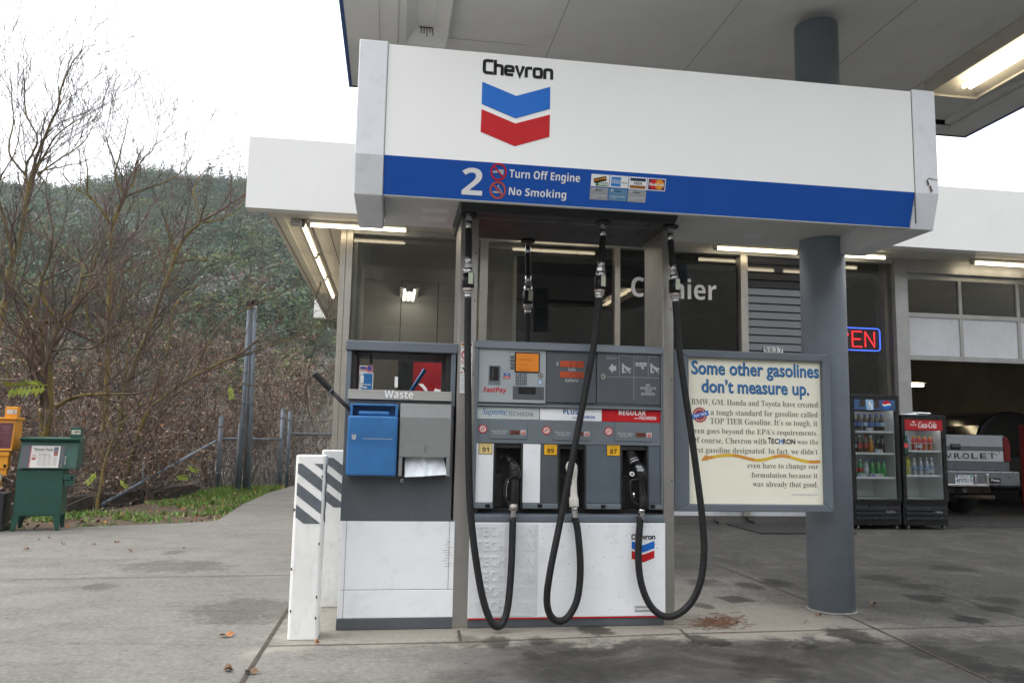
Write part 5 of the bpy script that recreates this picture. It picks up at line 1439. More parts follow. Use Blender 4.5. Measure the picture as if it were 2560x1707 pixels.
# ================================================================== POSTER SIGN
YA = 5.09
qa = crop(1680, 860, 3.4095, YA)
ad = thing('poster_sign', 'gray framed gasoline poster mounted between steel post and column', 'poster', (2.42, 5.1, .7))
fx0, fx1, fz0, fz1 = 1.85, 2.972, .700, 1.764
ix0, ix1, iz0, iz1 = 1.957, 2.915, .748, 1.714
def frame_bar(poly):
    mb = MB(); mb.prism(poly, 'y', 5.055, 5.15); return mb.build('frame', gray_frame, ad, bevel=.006)
frame_bar([(fx0, fz1), (fx1, fz1), (ix1, iz1), (ix0, iz1)]); frame_bar([(fx0, fz0), (fx1, fz0), (ix1, iz0), (ix0, iz0)])
frame_bar([(fx0, fz0), (ix0, iz0), (ix0, iz1), (fx0, fz1)]); frame_bar([(fx1, fz0), (ix1, iz0), (ix1, iz1), (fx1, fz1)])
mb = MB(); mb.box(ix0 - .02, ix1 + .02, YA, YA + .03, iz0 - .02, iz1 + .02); pos = mb.build('poster', poster_m, ad)
mb = MB(); mb.box(fx0 + .1, fx1 - .02, YA + .031, 5.148, fz0 + .02, fz1 - .02); mb.box(2.9, 2.96, 5.151, 5.22, .9, 1.0); mb.box(2.9, 2.96, 5.151, 5.22, 1.5, 1.6); mb.build('back_panel', galv2, ad)
def serif(s): return ''.join(chr(0x1D400 + ord(c) - 65) if 'A' <= c <= 'Z' else chr(0x1D41A + ord(c) - 97) if 'a' <= c <= 'z' else c for c in s)
for s_, b in (('Some other gasolines', (163, 1247, 136, 290)), ('don’t measure up.', (250, 1165, 294, 446))):
    mb = MB(); x0, x1, z0, z1 = qa.bx(*b); mb.text(s_, x0 + .003, x1 + .003, z0 - .003, z1 - .003, YA, off=.022, th=.0012); mb.build('headline_shadow', mat('headline_shadow', (.01, .03, .12), .5), pos)
    mb = MB(); mb.text(s_, x0, x1, z0, z1, YA - .0012, off=.014, th=.0012); mb.build('headline', mat('headline_blue', (.025, .17, .42), .5), pos)
tg = mat('body_text_gray', (.17, .15, .11), .6)
for s_, b in (('BMW, GM, Honda and Toyota have created', (165, 1242, 463, 527)), ('a tough standard for gasoline called', (330, 1240, 553, 618)), ('TOP TIER Gasoline. It’s so tough, it', (325, 1238, 628, 694)), ('even goes beyond the EPA’s requirements.', (162, 1240, 711, 771)),
              ('Of course, Chevron with', (165, 805, 789, 848)), ('was the', (1066, 1248, 809, 852)), ('first gasoline designated. In fact, we didn’t', (160, 1240, 874, 936)), ('even have to change our', (642, 1248, 1009, 1068)), ('formulation because it', (678, 1240, 1090, 1136)), ('was already that good.', (688, 1243, 1167, 1227))):
    mb = MB(); mb.text(serif(s_), *qa.bx(*b), YA, off=-.004, th=.0012); mb.build('body_lettering', tg, pos)
mb = MB(); mb.text('T', *qa.bx(817, 845, 795, 848), YA, off=.03, th=.0012); mb.text('EC', *qa.bx(847, 910, 804, 849), YA, off=.03, th=.0012); mb.text('H', *qa.bx(913, 942, 806, 850), YA, off=.03, th=.0012, m=1); mb.text('RON', *qa.bx(946, 1050, 806, 852), YA, off=.03, th=.0012)
mb.build('body_lettering', [ink_black, chev_blue], pos)
mb = MB(); mb.text('www.techrongas.com', *qa.bx(1022, 1240, 1271, 1292), YA, off=.0, th=.0012); mb.build('body_lettering', mat('pale_blue_ink', (.35, .42, .5), .6), pos)
# yellow tape measure wave
pts = [qa(x, y) for x, y in ((255, 985), (290, 968), (330, 965), (400, 952), (480, 945), (560, 952), (640, 972), (720, 988), (790, 982), (860, 963), (930, 951), (990, 958), (1060, 978), (1130, 996), (1200, 1003), (1262, 1000))]
sp = smooth_path([(p[0], YA, p[1]) for p in pts], 4)
mb = MB()
for i in range(len(sp) - 1):
    a, b = sp[i], sp[i + 1]; h = .0105
    mb.quad([(a.x, YA - .0015, a.z - h), (b.x, YA - .0015, b.z - h), (b.x, YA - .0015, b.z + h), (a.x, YA - .0015, a.z + h)], 0 if (i // 9) % 2 else 1)
    if i % 2: mb.quad([(a.x, YA - .0022, a.z), (a.x + .001, YA - .0022, a.z), (a.x + .001, YA - .0022, a.z + h), (a.x, YA - .0022, a.z + h)], 2)
x, z = qa(290, 968); mb.disc(x, z, .018, YA - .003, YA - .0008, 18, 1)
mb.build('tape_picture', [mat('tape_yellow', (.75, .48, .04), .5), mat('tape_orange', (.7, .3, .04), .5), tg], pos)
# seal
x, z = qa(237, 603); mb = MB(); R0 = .05
n = 48; mb.prism([(x + (R0 + .003 * math.cos(i * 8 * PI / 12)) * math.cos(2 * PI * i / n), z + (R0 + .003 * math.cos(i * 8 * PI / 12)) * math.sin(2 * PI * i / n)) for i in range(n)], 'y', YA - .0015, YA, 0)
mb.ring(x, z, R0 * .72, R0 * .78, YA - .002, YA, 36, 1)
ca, sa = math.cos(R(15)), math.sin(R(15)); rr_ = lambda a, b: (x + a * ca - b * sa, z + a * sa + b * ca)
mb.prism([rr_(-.066, -.0155), (rr_(.066, -.0155)), rr_(.058, 0), rr_(.066, .0155), rr_(-.066, .0155), rr_(-.058, 0)], 'y', YA - .0032, YA, 2)
mb.text(bold('TOP TIER'), x - .048, x + .048, z - .0085, z + .0085, YA - .0032, off=.01, m=1, rot=R(15), th=.0008)
mb.build('seal_picture', [mat('seal_red', (.4, .04, .03), .5), ink_white, chev_blue], pos)

# ================================================================== COOLERS, BOTTLES
YC = 10.18
qk = crop(2100, 960, 4.126, YC)
in_white = mat('cooler_inside', (.75, .77, .75), .6, var=.04)
cool_black = mat('cooler_black', (.01, .011, .012), .3, var=.2)
def cooler(x0, x1, ztop, zh0, zh1, zg0, shelves, label, header):
    t = thing('drink_cooler', label, 'cooler', ((x0 + x1) / 2, YC + .3, 0), 0, 'glass door drink coolers by the shop')
    y0, y1 = YC + .03, YC + .62; w_ = .045
    mb = MB()
    mb.box(x0, x0 + w_, y0, y1, .06, ztop); mb.box(x1 - w_, x1, y0, y1, .06, ztop); mb.box(x0 + w_, x1 - w_, y0, y1, ztop - .05, ztop); mb.box(x0 + w_, x1 - w_, y1 - .04, y1, .06, ztop - .05); mb.box(x0 + w_, x1 - w_, y0, y1 - .04, .06, zg0 - .03)
    mb.build('body', cool_black, t, bevel=.006)
    mb = MB(); mb.box(x0 + w_, x1 - w_, y1 - .052, y1 - .04, zg0, zh0); mb.box(x0 + w_, x0 + w_ + .01, y0 + .02, y1 - .05, zg0, zh0); mb.box(x1 - w_ - .01, x1 - w_, y0 + .02, y1 - .05, zg0, zh0); mb.box(x0 + w_, x1 - w_, y0 + .02, y1 - .05, zg0 - .03, zg0 - .005)
    mb.build('liner', in_white, t)
    dr_ = MB(); b_ = .05
    dr_.box(x0, x0 + b_, YC, y0 - .002, zg0 - .03, ztop); dr_.box(x1 - b_, x1, YC, y0 - .002, zg0 - .03, ztop); dr_.box(x0 + b_, x1 - b_, YC, y0 - .002, zh1, ztop); dr_.box(x0 + b_, x1 - b_, YC, y0 - .002, zg0 - .03, zg0)
    door = dr_.build('door', cool_black, t, bevel=.004)
    mb = MB(); mb.box(x0 + b_, x1 - b_, YC + .008, YC + .014, zg0, zh0); mb.build('glass', glass_clear, door)
    mb = MB(); mb.box(x0 + b_, x1 - b_, YC + .004, YC + .02, zh0, zh1, 0); header(mb, x0 + b_, x1 - b_, zh0, zh1, YC + .004)
    mb.build('header_sign', HM, door)
    for zs_ in shelves:
        mb = MB(); mb.box(x0 + w_ + .012, x1 - w_ - .012, y0 + .04, y1 - .06, zs_ - .012, zs_); mb.box(x0 + w_ + .012, x1 - w_ - .012, y0 + .03, y0 + .04, zs_ - .016, zs_ + .012); mb.build('shelf', white_pump, t)
    mb = MB(); mb.tube([(x0 + w_ + .03, y0 + .04, zh0 + .03), (x1 - w_ - .03, y0 + .04, zh0 + .03)], .012, 8); mb.build('inner_lamp', emit('cooler_lamp', (.9, .95, 1.0), 3.0), t)
    mb = MB()
    z = .14
    while z < zg0 - .1:
        mb.prism([(YC + .004, z), (YC + .004, z + .035), (YC + .03, z + .05), (YC + .03, z)], 'x', x0 + .03, x1 - .03); z += .062
    mb.build('grille', mat('grille_black', (.02, .022, .026), .25), t)
    mb = MB(); zz = .14 + .062 * 2
    mb.text('𝑇𝑟𝑢𝑒', x1 - .2, x1 - .1, .225, .262, YC + .004, off=.01, th=.002); mb.tube([(x1 - .24, YC + .003, .243), (x1 - .06, YC + .003, .248)], .002, 4); mb.build('maker_badge', chrome, t)
    for xx in (x0 + .07, x1 - .07):
        mb = MB(); mb.tube([(xx, YC + .07, .03), (xx + .022, YC + .07, .03)], .03, 14); mb.box(xx, xx + .02, YC + .05, YC + .09, .03, .06); mb.build('caster', galv2, t)
    return t
HM = [mat('header_red', (.35, .01, .014), .35), ink_white, mat('header_blue', (.035, .085, .2), .35, var=.3, scale=8), mat('header_dark', (.03, .02, .018), .4), mat('header_pale_blue', (.25, .42, .6), .4), chev_red, chev_blue]
def head_p(mb, x0, x1, z0, z1, y):
    W_, H_ = x1 - x0, z1 - z0
    mb.box(x0, x1, y - .001, y, z0, z1, 2)
    mb.prism([(x0 + .3 * W_, z0), (x0 + .45 * W_, z0), (x0 + .5 * W_, z1), (x0 + .28 * W_, z1)], 'y', y - .002, y - .001, 4)
    mb.prism([(x0 + .5 * W_, z0 + .1 * H_), (x0 + .62 * W_, z0 + .3 * H_), (x0 + .6 * W_, z1), (x0 + .46 * W_, z1)], 'y', y - .002, y - .001, 3)
    mb.prism([(x0 + .12 * W_, z0 + .3 * H_), (x0 + .25 * W_, z0 + .3 * H_), (x0 + .28 * W_, z1), (x0 + .14 * W_, z1)], 'y', y - .002, y - .001, 3)
    mb.text('PEPSI', x0 + .3 * W_, x0 + .5 * W_, z0 + .3 * H_, z0 + .55 * H_, y - .002, off=.03, shear=.2, m=1, rot=R(-62), th=.001)
    cx, cz, r_ = x0 + .79 * W_, z0 + .52 * H_, .42 * H_
    up = [(cx + r_ * math.cos(a), cz + r_ * math.sin(a)) for a in np.linspace(R(10), R(170), 14)]; mb.prism(up, 'y', y - .003, y - .001, 5)
    lo_ = [(cx + r_ * math.cos(a), cz + r_ * math.sin(a)) for a in np.linspace(R(190), R(350), 14)]; mb.prism(lo_, 'y', y - .003, y - .001, 6)
    wv = [(cx + r_ * t_, cz + r_ * (.12 * math.sin(t_ * 3.2) + .17)) for t_ in np.linspace(-.97, .97, 12)] + [(cx + r_ * t_, cz + r_ * (.12 * math.sin(t_ * 3.2) - .17)) for t_ in np.linspace(.97, -.97, 12)]
    mb.prism(wv, 'y', y - .004, y - .001, 1)
def head_c(mb, x0, x1, z0, z1, y):
    W_, H_ = x1 - x0, z1 - z0
    mb.text('𝐶𝑜𝑐𝑎-𝐶𝑜𝑙𝑎', x0 + .36 * W_, x0 + .84 * W_, z0 + .22 * H_, z0 + .82 * H_, y, off=.012, m=1, th=.002)
    mb.text('𝐶𝑜𝑐𝑎-𝐶𝑜𝑙𝑎', x0 + .14 * W_, x0 + .31 * W_, z0 + .42 * H_, z0 + .64 * H_, y, off=.01, m=1, th=.002)
    mb.prism([(x0 + .2 * W_, z0 + .7 * H_), (x0 + .24 * W_, z0 + .86 * H_), (x0 + .27 * W_, z0 + .7 * H_)], 'y', y - .002, y, 1)
zc_ = lambda yv, xv=400: qk(xv, yv)[1]
pz = dict(t=zc_(112), h1=zc_(160), h0=zc_(268), g=zc_(1185), s=[zc_(490), zc_(715), zc_(965)])
px0, px1 = 6.28, qk(622, 700)[0]
cooler(px0, px1, pz['t'], pz['h0'], pz['h1'], pz['g'], pz['s'], 'taller black drink cooler with blue header beside the column', head_p)
zk = lambda yv, xv=860: qk(xv, yv)[1]
kz = dict(t=zk(318), h1=zk(366), h0=zk(476), g=zk(1186), s=[zk(690), zk(945)])
kx0, kx1 = qk(645, 700)[0], qk(1103, 700)[0]
cooler(kx0, kx1, kz['t'], kz['h0'], kz['h1'], kz['g'], kz['s'], 'shorter black drink cooler with red header nearest the garage', head_c)
mb = MB()
mb.hexa([(kx0 + .12, YC + .05, kz['t'] + .001), (kx1 - .22, YC + .05, kz['t'] + .001), (kx1 - .2, YC + .34, kz['t'] + .001), (kx0 + .1, YC + .36, kz['t'] + .001), (kx0 + .2, YC + .06, kz['t'] + .022), (kx1 - .24, YC + .05, kz['t'] + .03), (kx1 - .2, YC + .33, kz['t'] + .035), (kx0 + .14, YC + .35, kz['t'] + .012)])
mb.hexa([(kx1 - .4, YC + .02, kz['t'] + .026), (kx1 - .22, YC + .0, kz['t'] + .02), (kx1 - .2, YC + .2, kz['t'] + .034), (kx1 - .36, YC + .2, kz['t'] + .03), (kx1 - .4, YC + .03, kz['t'] + .04), (kx1 - .22, YC + .02, kz['t'] + .035), (kx1 - .2, YC + .2, kz['t'] + .045), (kx1 - .36, YC + .2, kz['t'] + .05)])
tag(mb.build('paper_pile', paper), 'loose white papers lying on top of the shorter cooler', 'papers')
# label cards on the shelf edges
def bottle_mesh(name, h, r, liquid, label, cap, shape=0):
    mb = MB()
    if shape == 0:
        pr = [(r * .9, 0), (r, .01), (r, h * .28), (r * 1.005, h * .3), (r * 1.005, h * .5), (r, h * .52), (r * .95, h * .62), (r * .45, h * .82), (r * .38, h * .9), (r * .44, h * .905), (r * .44, h), ]
        ms = [0, 0, 0, 1, 1, 0, 0, 0, 0, 2]
    else:
        pr = [(r * .95, 0), (r, .01), (r * .93, h * .25), (r, h * .45), (r * 1.01, h * .47), (r * 1.01, h * .75), (r * .8, h * .84), (r * .5, h * .9), (r * .55, h * .905), (r * .55, h)]
        ms = [0, 0, 0, 0, 1, 1, 0, 0, 2]
    mb.lathe(pr, (0, 0), 14, ms=ms)
    o = mb.build('bottle', [liquid, label, cap])
    return o
def liq(n, c): return mat('liquid_' + n, c, .12, var=.1, coat=.3)
lb_blue, lb_red, lb_wht = mat('label_blue', (.1, .2, .5), .4), mat('label_red', (.5, .05, .05), .4), mat('label_white', (.6, .62, .68), .4)
lb_mix = mat('label_pale_blue', (.35, .5, .65), .4, var=.4, scale=40)
def row(x_px, zs_, h, specs, group, q_=qk, r=.036):
    protos = {}
    for xp, key in zip(x_px, specs):
        liqm, labm, capm, shp, lab = key
        kid = (liqm.name, labm.name, capm.name, shp)
        x = q_(xp, 700)[0]
        if kid not in protos:
            o = bottle_mesh('bottle', h, r, liqm, labm, capm, shp); protos[kid] = o
        else:
            o = protos[kid].copy(); COL.objects.link(o)
        o.location = (x, YC + .125, zs_ + .001); o.rotation_euler.z = random.uniform(0, 6)
        tag(o, lab, 'bottle', group)
cola, orange_, brown_, green_, clear_ = liq('cola', (.025, .014, .01)), liq('orange', (.55, .22, .02)), liq('tea', (.1, .05, .02)), liq('green', (.05, .3, .08)), liq('clear', (.4, .45, .48))
skyb, redd, orr, yel, wat = liq('sky', (.05, .3, .5)), liq('red', (.45, .04, .04)), liq('dark_orange', (.5, .12, .02)), liq('yellow', (.5, .5, .03)), liq('water', (.45, .48, .52))
cap_b, cap_w, cap_k, cap_r, cap_y = mat('cap_blue', (.02, .1, .4), .4), ink_white, ink_black, chev_red, ink_yellow
P1 = 'dark cola bottle with blue cap on the top shelf of the taller cooler'
row([142, 200, 258, 320, 378, 440, 495], pz['s'][0], abs(zc_(295) - zc_(478)), [(cola, lb_blue if i % 3 else lb_mix, cap_b, 0, 'dark cola bottle with blue cap on the top shelf of the taller cooler') for i in range(7)], 'cola bottles on the top shelf')
P2 = [(cola, lb_mix, cap_w, 0, 'dark bottle with pale label and white cap on the middle cooler shelf'), (cola, lb_mix, cap_w, 0, 'dark bottle with pale label and white cap on the middle cooler shelf'), (brown_, lb_red, cap_w, 0, 'brown bottle with red label on the middle shelf of the taller cooler'), (brown_, lb_red, cap_r, 0, 'brown bottle with red label and red cap on the middle cooler shelf'), (orange_, orange_, cap_w, 0, 'orange soda bottle on the middle shelf of the taller cooler'), (cola, cola, cap_k, 0, 'all dark bottle at the right end of the middle cooler shelf'), (cola, cola, cap_k, 0, 'all dark bottle at the right end of the middle cooler shelf')]
row([142, 200, 255, 318, 375, 440, 492], pz['s'][1], abs(zc_(522) - zc_(705)), P2, 'bottles on the middle cooler shelf')
P3 = [(green_, lb_red, cap_w, 0, 'green bottle with red label on the bottom shelf of the taller cooler')] * 3 + [(clear_, lb_wht, cap_b, 0, 'clear bottle with white label among the green bottles')] + [(green_, green_, cap_b, 0, 'plain green bottle with blue cap on the bottom shelf of the taller cooler')] * 3
row([142, 200, 258, 318, 380, 445, 500], pz['s'][2], abs(zc_(765) - zc_(952)), P3, 'green bottles on the bottom cooler shelf')
P4 = [(skyb, lb_mix, cap_b, 1, 'light blue sports drink bottle in the shorter cooler')] * 2 + [(redd, lb_red, cap_y, 1, 'red sports drink bottle in the upper row of the shorter cooler')] * 2 + [(orr, lb_red, cap_y, 1, 'orange sports drink bottle in the upper row of the shorter cooler')] * 2
row([702, 752, 826, 882, 938, 996], kz['s'][0], abs(zk(532) - zk(682)), P4, 'sports drinks in the upper row of the shorter cooler', r=.034)
P5 = [(yel, yel, cap_y, 1, 'yellow drink bottle in the lower row of the shorter cooler')] * 2 + [(wat, lb_blue, cap_w, 0, 'water bottle with blue label in the lower row of the shorter cooler')] * 4
row([700, 752, 820, 885, 950, 1000], kz['s'][1], abs(zk(755) - zk(938)), P5, 'drinks in the lower row of the shorter cooler', r=.034)
# wire fronts and price cards
def price_card(xl, xr, yt, yb, label):
    x0, x1, z0, z1 = qk.bx(xl, xr, yt, yb); mb = MB(); mb.box(x0, x1, YC + .055, YC + .058, z0, z1, 0)
    mb.box(x0 + .01, x0 + (x1 - x0) * .35, YC + .054, YC + .055, z0 + .006, z1 - .006, 1); mb.text('1.39', x0 + (x1 - x0) * .45, x1 - .008, z0 + .008, z1 - .008, YC + .055, m=2, off=.02, th=.001)
    tag(mb.build('price_card', [ink_white, lb_blue, ink_black]), label, 'price card', 'price cards on cooler shelves')
price_card(295, 360, 446, 478, 'price card under the cola bottles on the top cooler shelf'); price_card(390, 466, 672, 703, 'price card at the right of the middle shelf in the taller cooler'); price_card(212, 292, 922, 953, 'price card below the red labelled green bottles'); price_card(342, 475, 925, 955, 'wide price card below the plain green bottles')
price_card(812, 880, 625, 656, 'price card on the wire front before the red sports drinks'); price_card(935, 1000, 880, 912, 'price card on the wire front before the water bottles')
for (yt, yb, lab) in ((606, 686, 'white wire rack front before the sports drinks'), (862, 942, 'white wire rack front before the yellow drinks and water')):
    mb = MB(); x0, x1, z0, z1 = qk.bx(690, 1040, yt, yb)
    for z in (z1, (z0 * .96 + z1 * .04)): mb.tube([(x0, YC + .07, z), (x1, YC + .07, z)], .0035, 5)
    for i in range(7): xx = x0 + (x1 - x0) * i / 6; mb.tube([(xx, YC + .07, z0), (xx, YC + .07, z1)], .003, 5)
    tag(mb.build('wire_rack', ink_white), lab, 'wire rack', 'wire rack fronts in the shorter cooler')
mb = MB(); x, z = qk(672, 610); mb.lathe([(.022, z - .16), (.026, z - .14), (.024, z - .06), (.028, z + .0), (.012, z + .1), (.012, z + .16)], (x - .0, YC - .02), 12, ms=[0, 0, 1, 0, 0]); tag(mb.build('door_handle', [liq('bottle_glass', (.02, .05, .04)), lb_red]), 'bottle shaped handle on the left edge of the shorter cooler', 'handle')

# ================================================================== RED VENDING MACHINE behind the waste hatch
qv = crop(820, 820, 3.734, 10.3)
vx0 = qv(650, 400)[0]; vx1 = 1.75
vm = thing('vending_machine', 'red vending machine with white swoosh beside the shop wall', 'vending machine', ((vx0 + vx1) / 2, 10.6, 0))
zt_ = qv(900, 300)[1]
mb = MB(); mb.box(vx0, vx1, 10.3, 10.87, .03, zt_); mb.build('body', cool_black, vm, bevel=.01)
xa = qv(795, 400)[0]
mb = MB(); mb.box(xa, vx1 - .02, 10.285, 10.298, .35, zt_ - .03); fr_ = mb.build('front_panel', mat('vending_red', (.3, .012, .018), .3, var=.25, scale=3), vm)
mb = MB(); P = [qv(*p, 10.284) for p in ((840, 520), (885, 520), (920, 560), (930, 590), (905, 590), (880, 555))]; mb.prism(P, 'y', 10.281, 10.285)
P = [qv(*p, 10.284) for p in ((985, 590), (1000, 560), (1040, 575), (1060, 570), (1110, 600), (1080, 620))]; mb.prism(P, 'y', 10.281, 10.285)
mb.build('swoosh', ink_white, fr_)
mb = MB(); x0, x1, z0, z1 = qv.bx(622, 652, 455, 555); mb.box(x0, x1, 10.28, 10.3, z0, z1); mb.build('card_plate', white_pump, vm)

# ================================================================== GARAGE: pickup, dark car, tool chest, wall sign
YT_ = 11.9
qp = crop(2100, 960, 4.126, YT_)
tr = thing('pickup_truck', 'silver pickup truck parked tail outward inside the garage bay', 'pickup truck', (9.15, 13.5, 0))
xr_ = qp(1752, 700)[0]; ztg1, ztg0 = qp(1400, 528)[1], qp(1400, 880)[1]
xl_ = xr_ - 1.9; xc_ = (xr_ + xl_) / 2
mb = MB()
prof = [(xl_ + .05, ztg0 - .1), (xr_ - .05, ztg0 - .1), (xr_, ztg0), (xr_, ztg1 - .25), (xr_ - .03, ztg1 - .05), (xr_ - .08, ztg1 + .01), (xl_ + .08, ztg1 + .01), (xl_ + .03, ztg1 - .05), (xl_, ztg1 - .25), (xl_, ztg0)]
mb.prism(prof, 'y', YT_ + .012, YT_ + 2.05); mb.build('bed', truck_gray, tr, bevel=.02)
tgx = xr_ - .124
mb = MB(); mb.box(xl_ + .124, tgx, YT_ - .005, YT_ + .04, ztg0, ztg1)
tgt = mb.build('tailgate', truck_silver, tr, bevel=.012)
zb1, zb0 = qp(1400, 690)[1], qp(1400, 793)[1]; zg1 = qp(1400, 640)[1]
mb = MB(); mb.box(xl_ + .22, tgx - .01, YT_ - .012, YT_ - .004, zb0, zb1); mb.build('badge_panel', mat('badge_silver', (.48, .49, .52), .3, metal=.3), tgt, bevel=.003)
mb = MB(); mb.box(xl_ + .21, tgx - .01, YT_ - .008, YT_ - .0045, ztg0 + .01, zb0 - .003); mb.box(xl_ + .21, tgx - .01, YT_ - .008, YT_ - .0045, zb1 + .003, zg1); mb.build('trim_panel', truck_gray, tgt)
mb = MB()
for i, ch in enumerate('CHEVROLET'):
    xx = 812 + i * 89.5; b = qp.bx(xx, xx + 66, 710, 768); mb.text(ch, *b, YT_ - .012, off=.01, th=.003)
mb.build('brand_lettering', ink_black, tgt)
b = qp.bx(1132, 1238, 615, 675); mb = MB(); mb.box(b[0], b[1], YT_ - .014, YT_ - .004, b[2], b[3], 0); mb.box(b[0] + .02, b[1] - .02, YT_ - .024, YT_ - .014, b[2] + .045, b[3] - .02, 1); mb.build('handle', [ink_black, truck_gray], tgt, bevel=.004)
for s in (0, 1):
    x0, x1 = (xr_ - .12, xr_ + .004) if s else (xl_ - .004, xl_ + .12)
    mb = MB(); za, zb_ = qp(1700, 800)[1], qp(1700, 548)[1]
    P = [(x0, za), (x1, za), (x1, zb_ - .12), (x1 - .04 if s else x1, zb_), (x0 if s else x0 + .04, zb_), (x0, zb_ - .12)]
    mb.prism(P, 'y', YT_ - .012, YT_ + .1); mb.build('tail_light', tail_red, tr, bevel=.01)
zbm1, zbm0 = qp(1400, 895)[1], qp(1400, 1042)[1]; bxr = qp(1818, 960)[0]; bxl = 2 * xc_ - bxr
mb = MB(); mb.prism([(bxl, YT_ - .05), (bxl + .06, YT_ - .14), (bxr - .06, YT_ - .14), (bxr, YT_ - .05), (bxr, YT_ + .12), (bxl, YT_ + .12)], 'z', zbm0, zbm1); bmp = mb.build('bumper', mat('bumper_gray', (.2, .21, .23), .3, metal=.6), tr, bevel=.015)
mb = MB(); mb.box(xc_ - .42, xc_ + .42, YT_ - .15, YT_ - .02, zbm0 - .012, zbm0 + .025); mb.box(qp(1320, 960)[0], qp(1345, 960)[0], YT_ - .152, YT_ - .14, zbm0, zbm1 - .06); mb.box(qp(1440, 960)[0], qp(1470, 960)[0], YT_ - .152, YT_ - .14, zbm0, zbm1 - .04); mb.build('step', chrome, bmp, bevel=.006)
pb = qp.bx(1113, 1300, 932, 1020); mb = MB(); yy_ = YT_ - .15
x0_ = pb[1] - .315
mb.box(x0_, pb[1], yy_ - .004, yy_, pb[2], pb[3], 0); hp = pb[3] - pb[2]
mb.text('4F97019', x0_ + .02, pb[1] - .015, pb[2] + .12 * hp, pb[2] + .62 * hp, yy_ - .004, off=.01, m=1, th=.001); mb.text('California', x0_ + .08, pb[1] - .08, pb[3] - .26 * hp, pb[3] - .06 * hp, yy_ - .004, m=2, off=.01, th=.001)
mb.box(x0_ + .012, x0_ + .05, yy_ - .006, yy_ - .004, pb[3] - .25 * hp, pb[3] - .05 * hp, 2); mb.box(pb[1] - .05, pb[1] - .012, yy_ - .006, yy_ - .004, pb[3] - .3 * hp, pb[3] - .05 * hp, 3)
mb.build('number_plate', [mat('plate_white', (.62, .63, .63), .4), ink_navy, ink_blue, mat('plate_green', (.05, .35, .2), .4)], tr)
b = qp.bx(1472, 1586, 962, 1012); mb = MB(); mb.box(b[0], b[1], YT_ - .153, YT_ - .14, b[2], b[3], 0); mb.text('𝐹𝑒𝑛𝑑𝑒𝑟', b[0] + .02, b[1] - .015, b[2] + .025, b[3] - .015, YT_ - .153, m=1, off=.02, rot=R(-5), th=.001); mb.build('bumper_sticker', [ink_black, ink_white], bmp)
b = qp.bx(1235, 1275, 1065, 1115); mb = MB()
mb.box(b[0], b[1], YT_ - .08, YT_ + .2, b[2], b[2] + .02); mb.box(b[0], b[1], YT_ - .08, YT_ + .2, b[3] - .02, b[3]); mb.box(b[0], b[0] + .02, YT_ - .08, YT_ + .2, b[2], b[3]); mb.box(b[1] - .02, b[1], YT_ - .08, YT_ + .2, b[2], b[3]); mb.build('hitch', galv2, tr)
for xx in (xl_ + .12, xr_ - .34):
    for yy in (YT_ + .95, YT_ + 4.0):
        mb = MB(); mb.tube([(xx, yy, .36), (xx + .22, yy, .36)], [.36, .36], 28, 0); wh = mb.build('wheel', black_rub, tr, bevel=.03)
        mb = MB(); mb.tube([(xx - .004, yy, .36), (xx + .224, yy, .36)], .2, 20, 0); mb.build('rim', chrome, wh)
mb = MB()
mb.prism([(YT_ + 2.1, .55), (YT_ + 2.1, ztg1), (YT_ + 2.25, 1.86), (YT_ + 3.3, 1.86), (YT_ + 3.9, ztg1 + .02), (YT_ + 5.2, ztg1 - .08), (YT_ + 5.25, .55)], 'x', xl_ + .06, xr_ - .06); cab = mb.build('cab', truck_gray, tr, bevel=.05, seg=3)
mb = MB(); mb.hexa([(xl_ + .22, YT_ + 2.088, ztg1 + .06), (xr_ - .22, YT_ + 2.088, ztg1 + .06), (xr_ - .22, YT_ + 2.1, ztg1 + .06), (xl_ + .22, YT_ + 2.1, ztg1 + .06), (xl_ + .3, YT_ + 2.215, 1.78), (xr_ - .3, YT_ + 2.215, 1.78), (xr_ - .3, YT_ + 2.23, 1.78), (xl_ + .3, YT_ + 2.23, 1.78)]); mb.build('rear_window', mat('dark_glass', (.01, .011, .012), .05), cab)
mb = MB(); mb.box(xl_ + .3, xr_ - .3, YT_ + .1, YT_ + 5, .4, .56); mb.tube([(xr_ - .9, YT_ + .2, .33), (xr_ - .35, YT_ - .02, .33)], .035, 10); mb.build('underbody', mat('under_rust', (.06, .04, .025), .8, var=.4), tr)

# dark car beside it, seen from behind
qd = crop(2100, 960, 4.126, 13.4)
dc = thing('dark_car', 'black car with rounded roof parked deep in the dark garage', 'car', (11.6, 15, 0))
cxm = 11.85; hw = .9
mb = MB(); mb.prism([(cxm - hw, .35), (cxm + hw, .35), (cxm + hw, .9), (cxm + hw - .1, 1.02), (cxm - hw + .1, 1.02), (cxm - hw, .9)], 'y', 13.4, 17.6); dcb = mb.build('body', car_dark, dc, bevel=.06, seg=3)
zr_ = qd(1700, 270)[1]
mb = MB(); nn = 10
arch = [(cxm + (hw - .1) * math.cos(a), 1.0 + (zr_ - 1.0) * math.sin(a) ** .6) for a in np.linspace(0, PI, 13)]
mb.prism(arch, 'y', 13.75, 16.3); mb.build('cabin', car_dark, dc, bevel=.05, seg=3)
mb = MB(); mb.prism([(cxm + (hw - .25) * math.cos(a), 1.05 + (zr_ - 1.15) * math.sin(a) ** .6) for a in np.linspace(0, PI, 13)], 'y', 13.74, 13.752); mb.build('rear_window', mat('dark_glass', (.01, .011, .012), .05), dc)
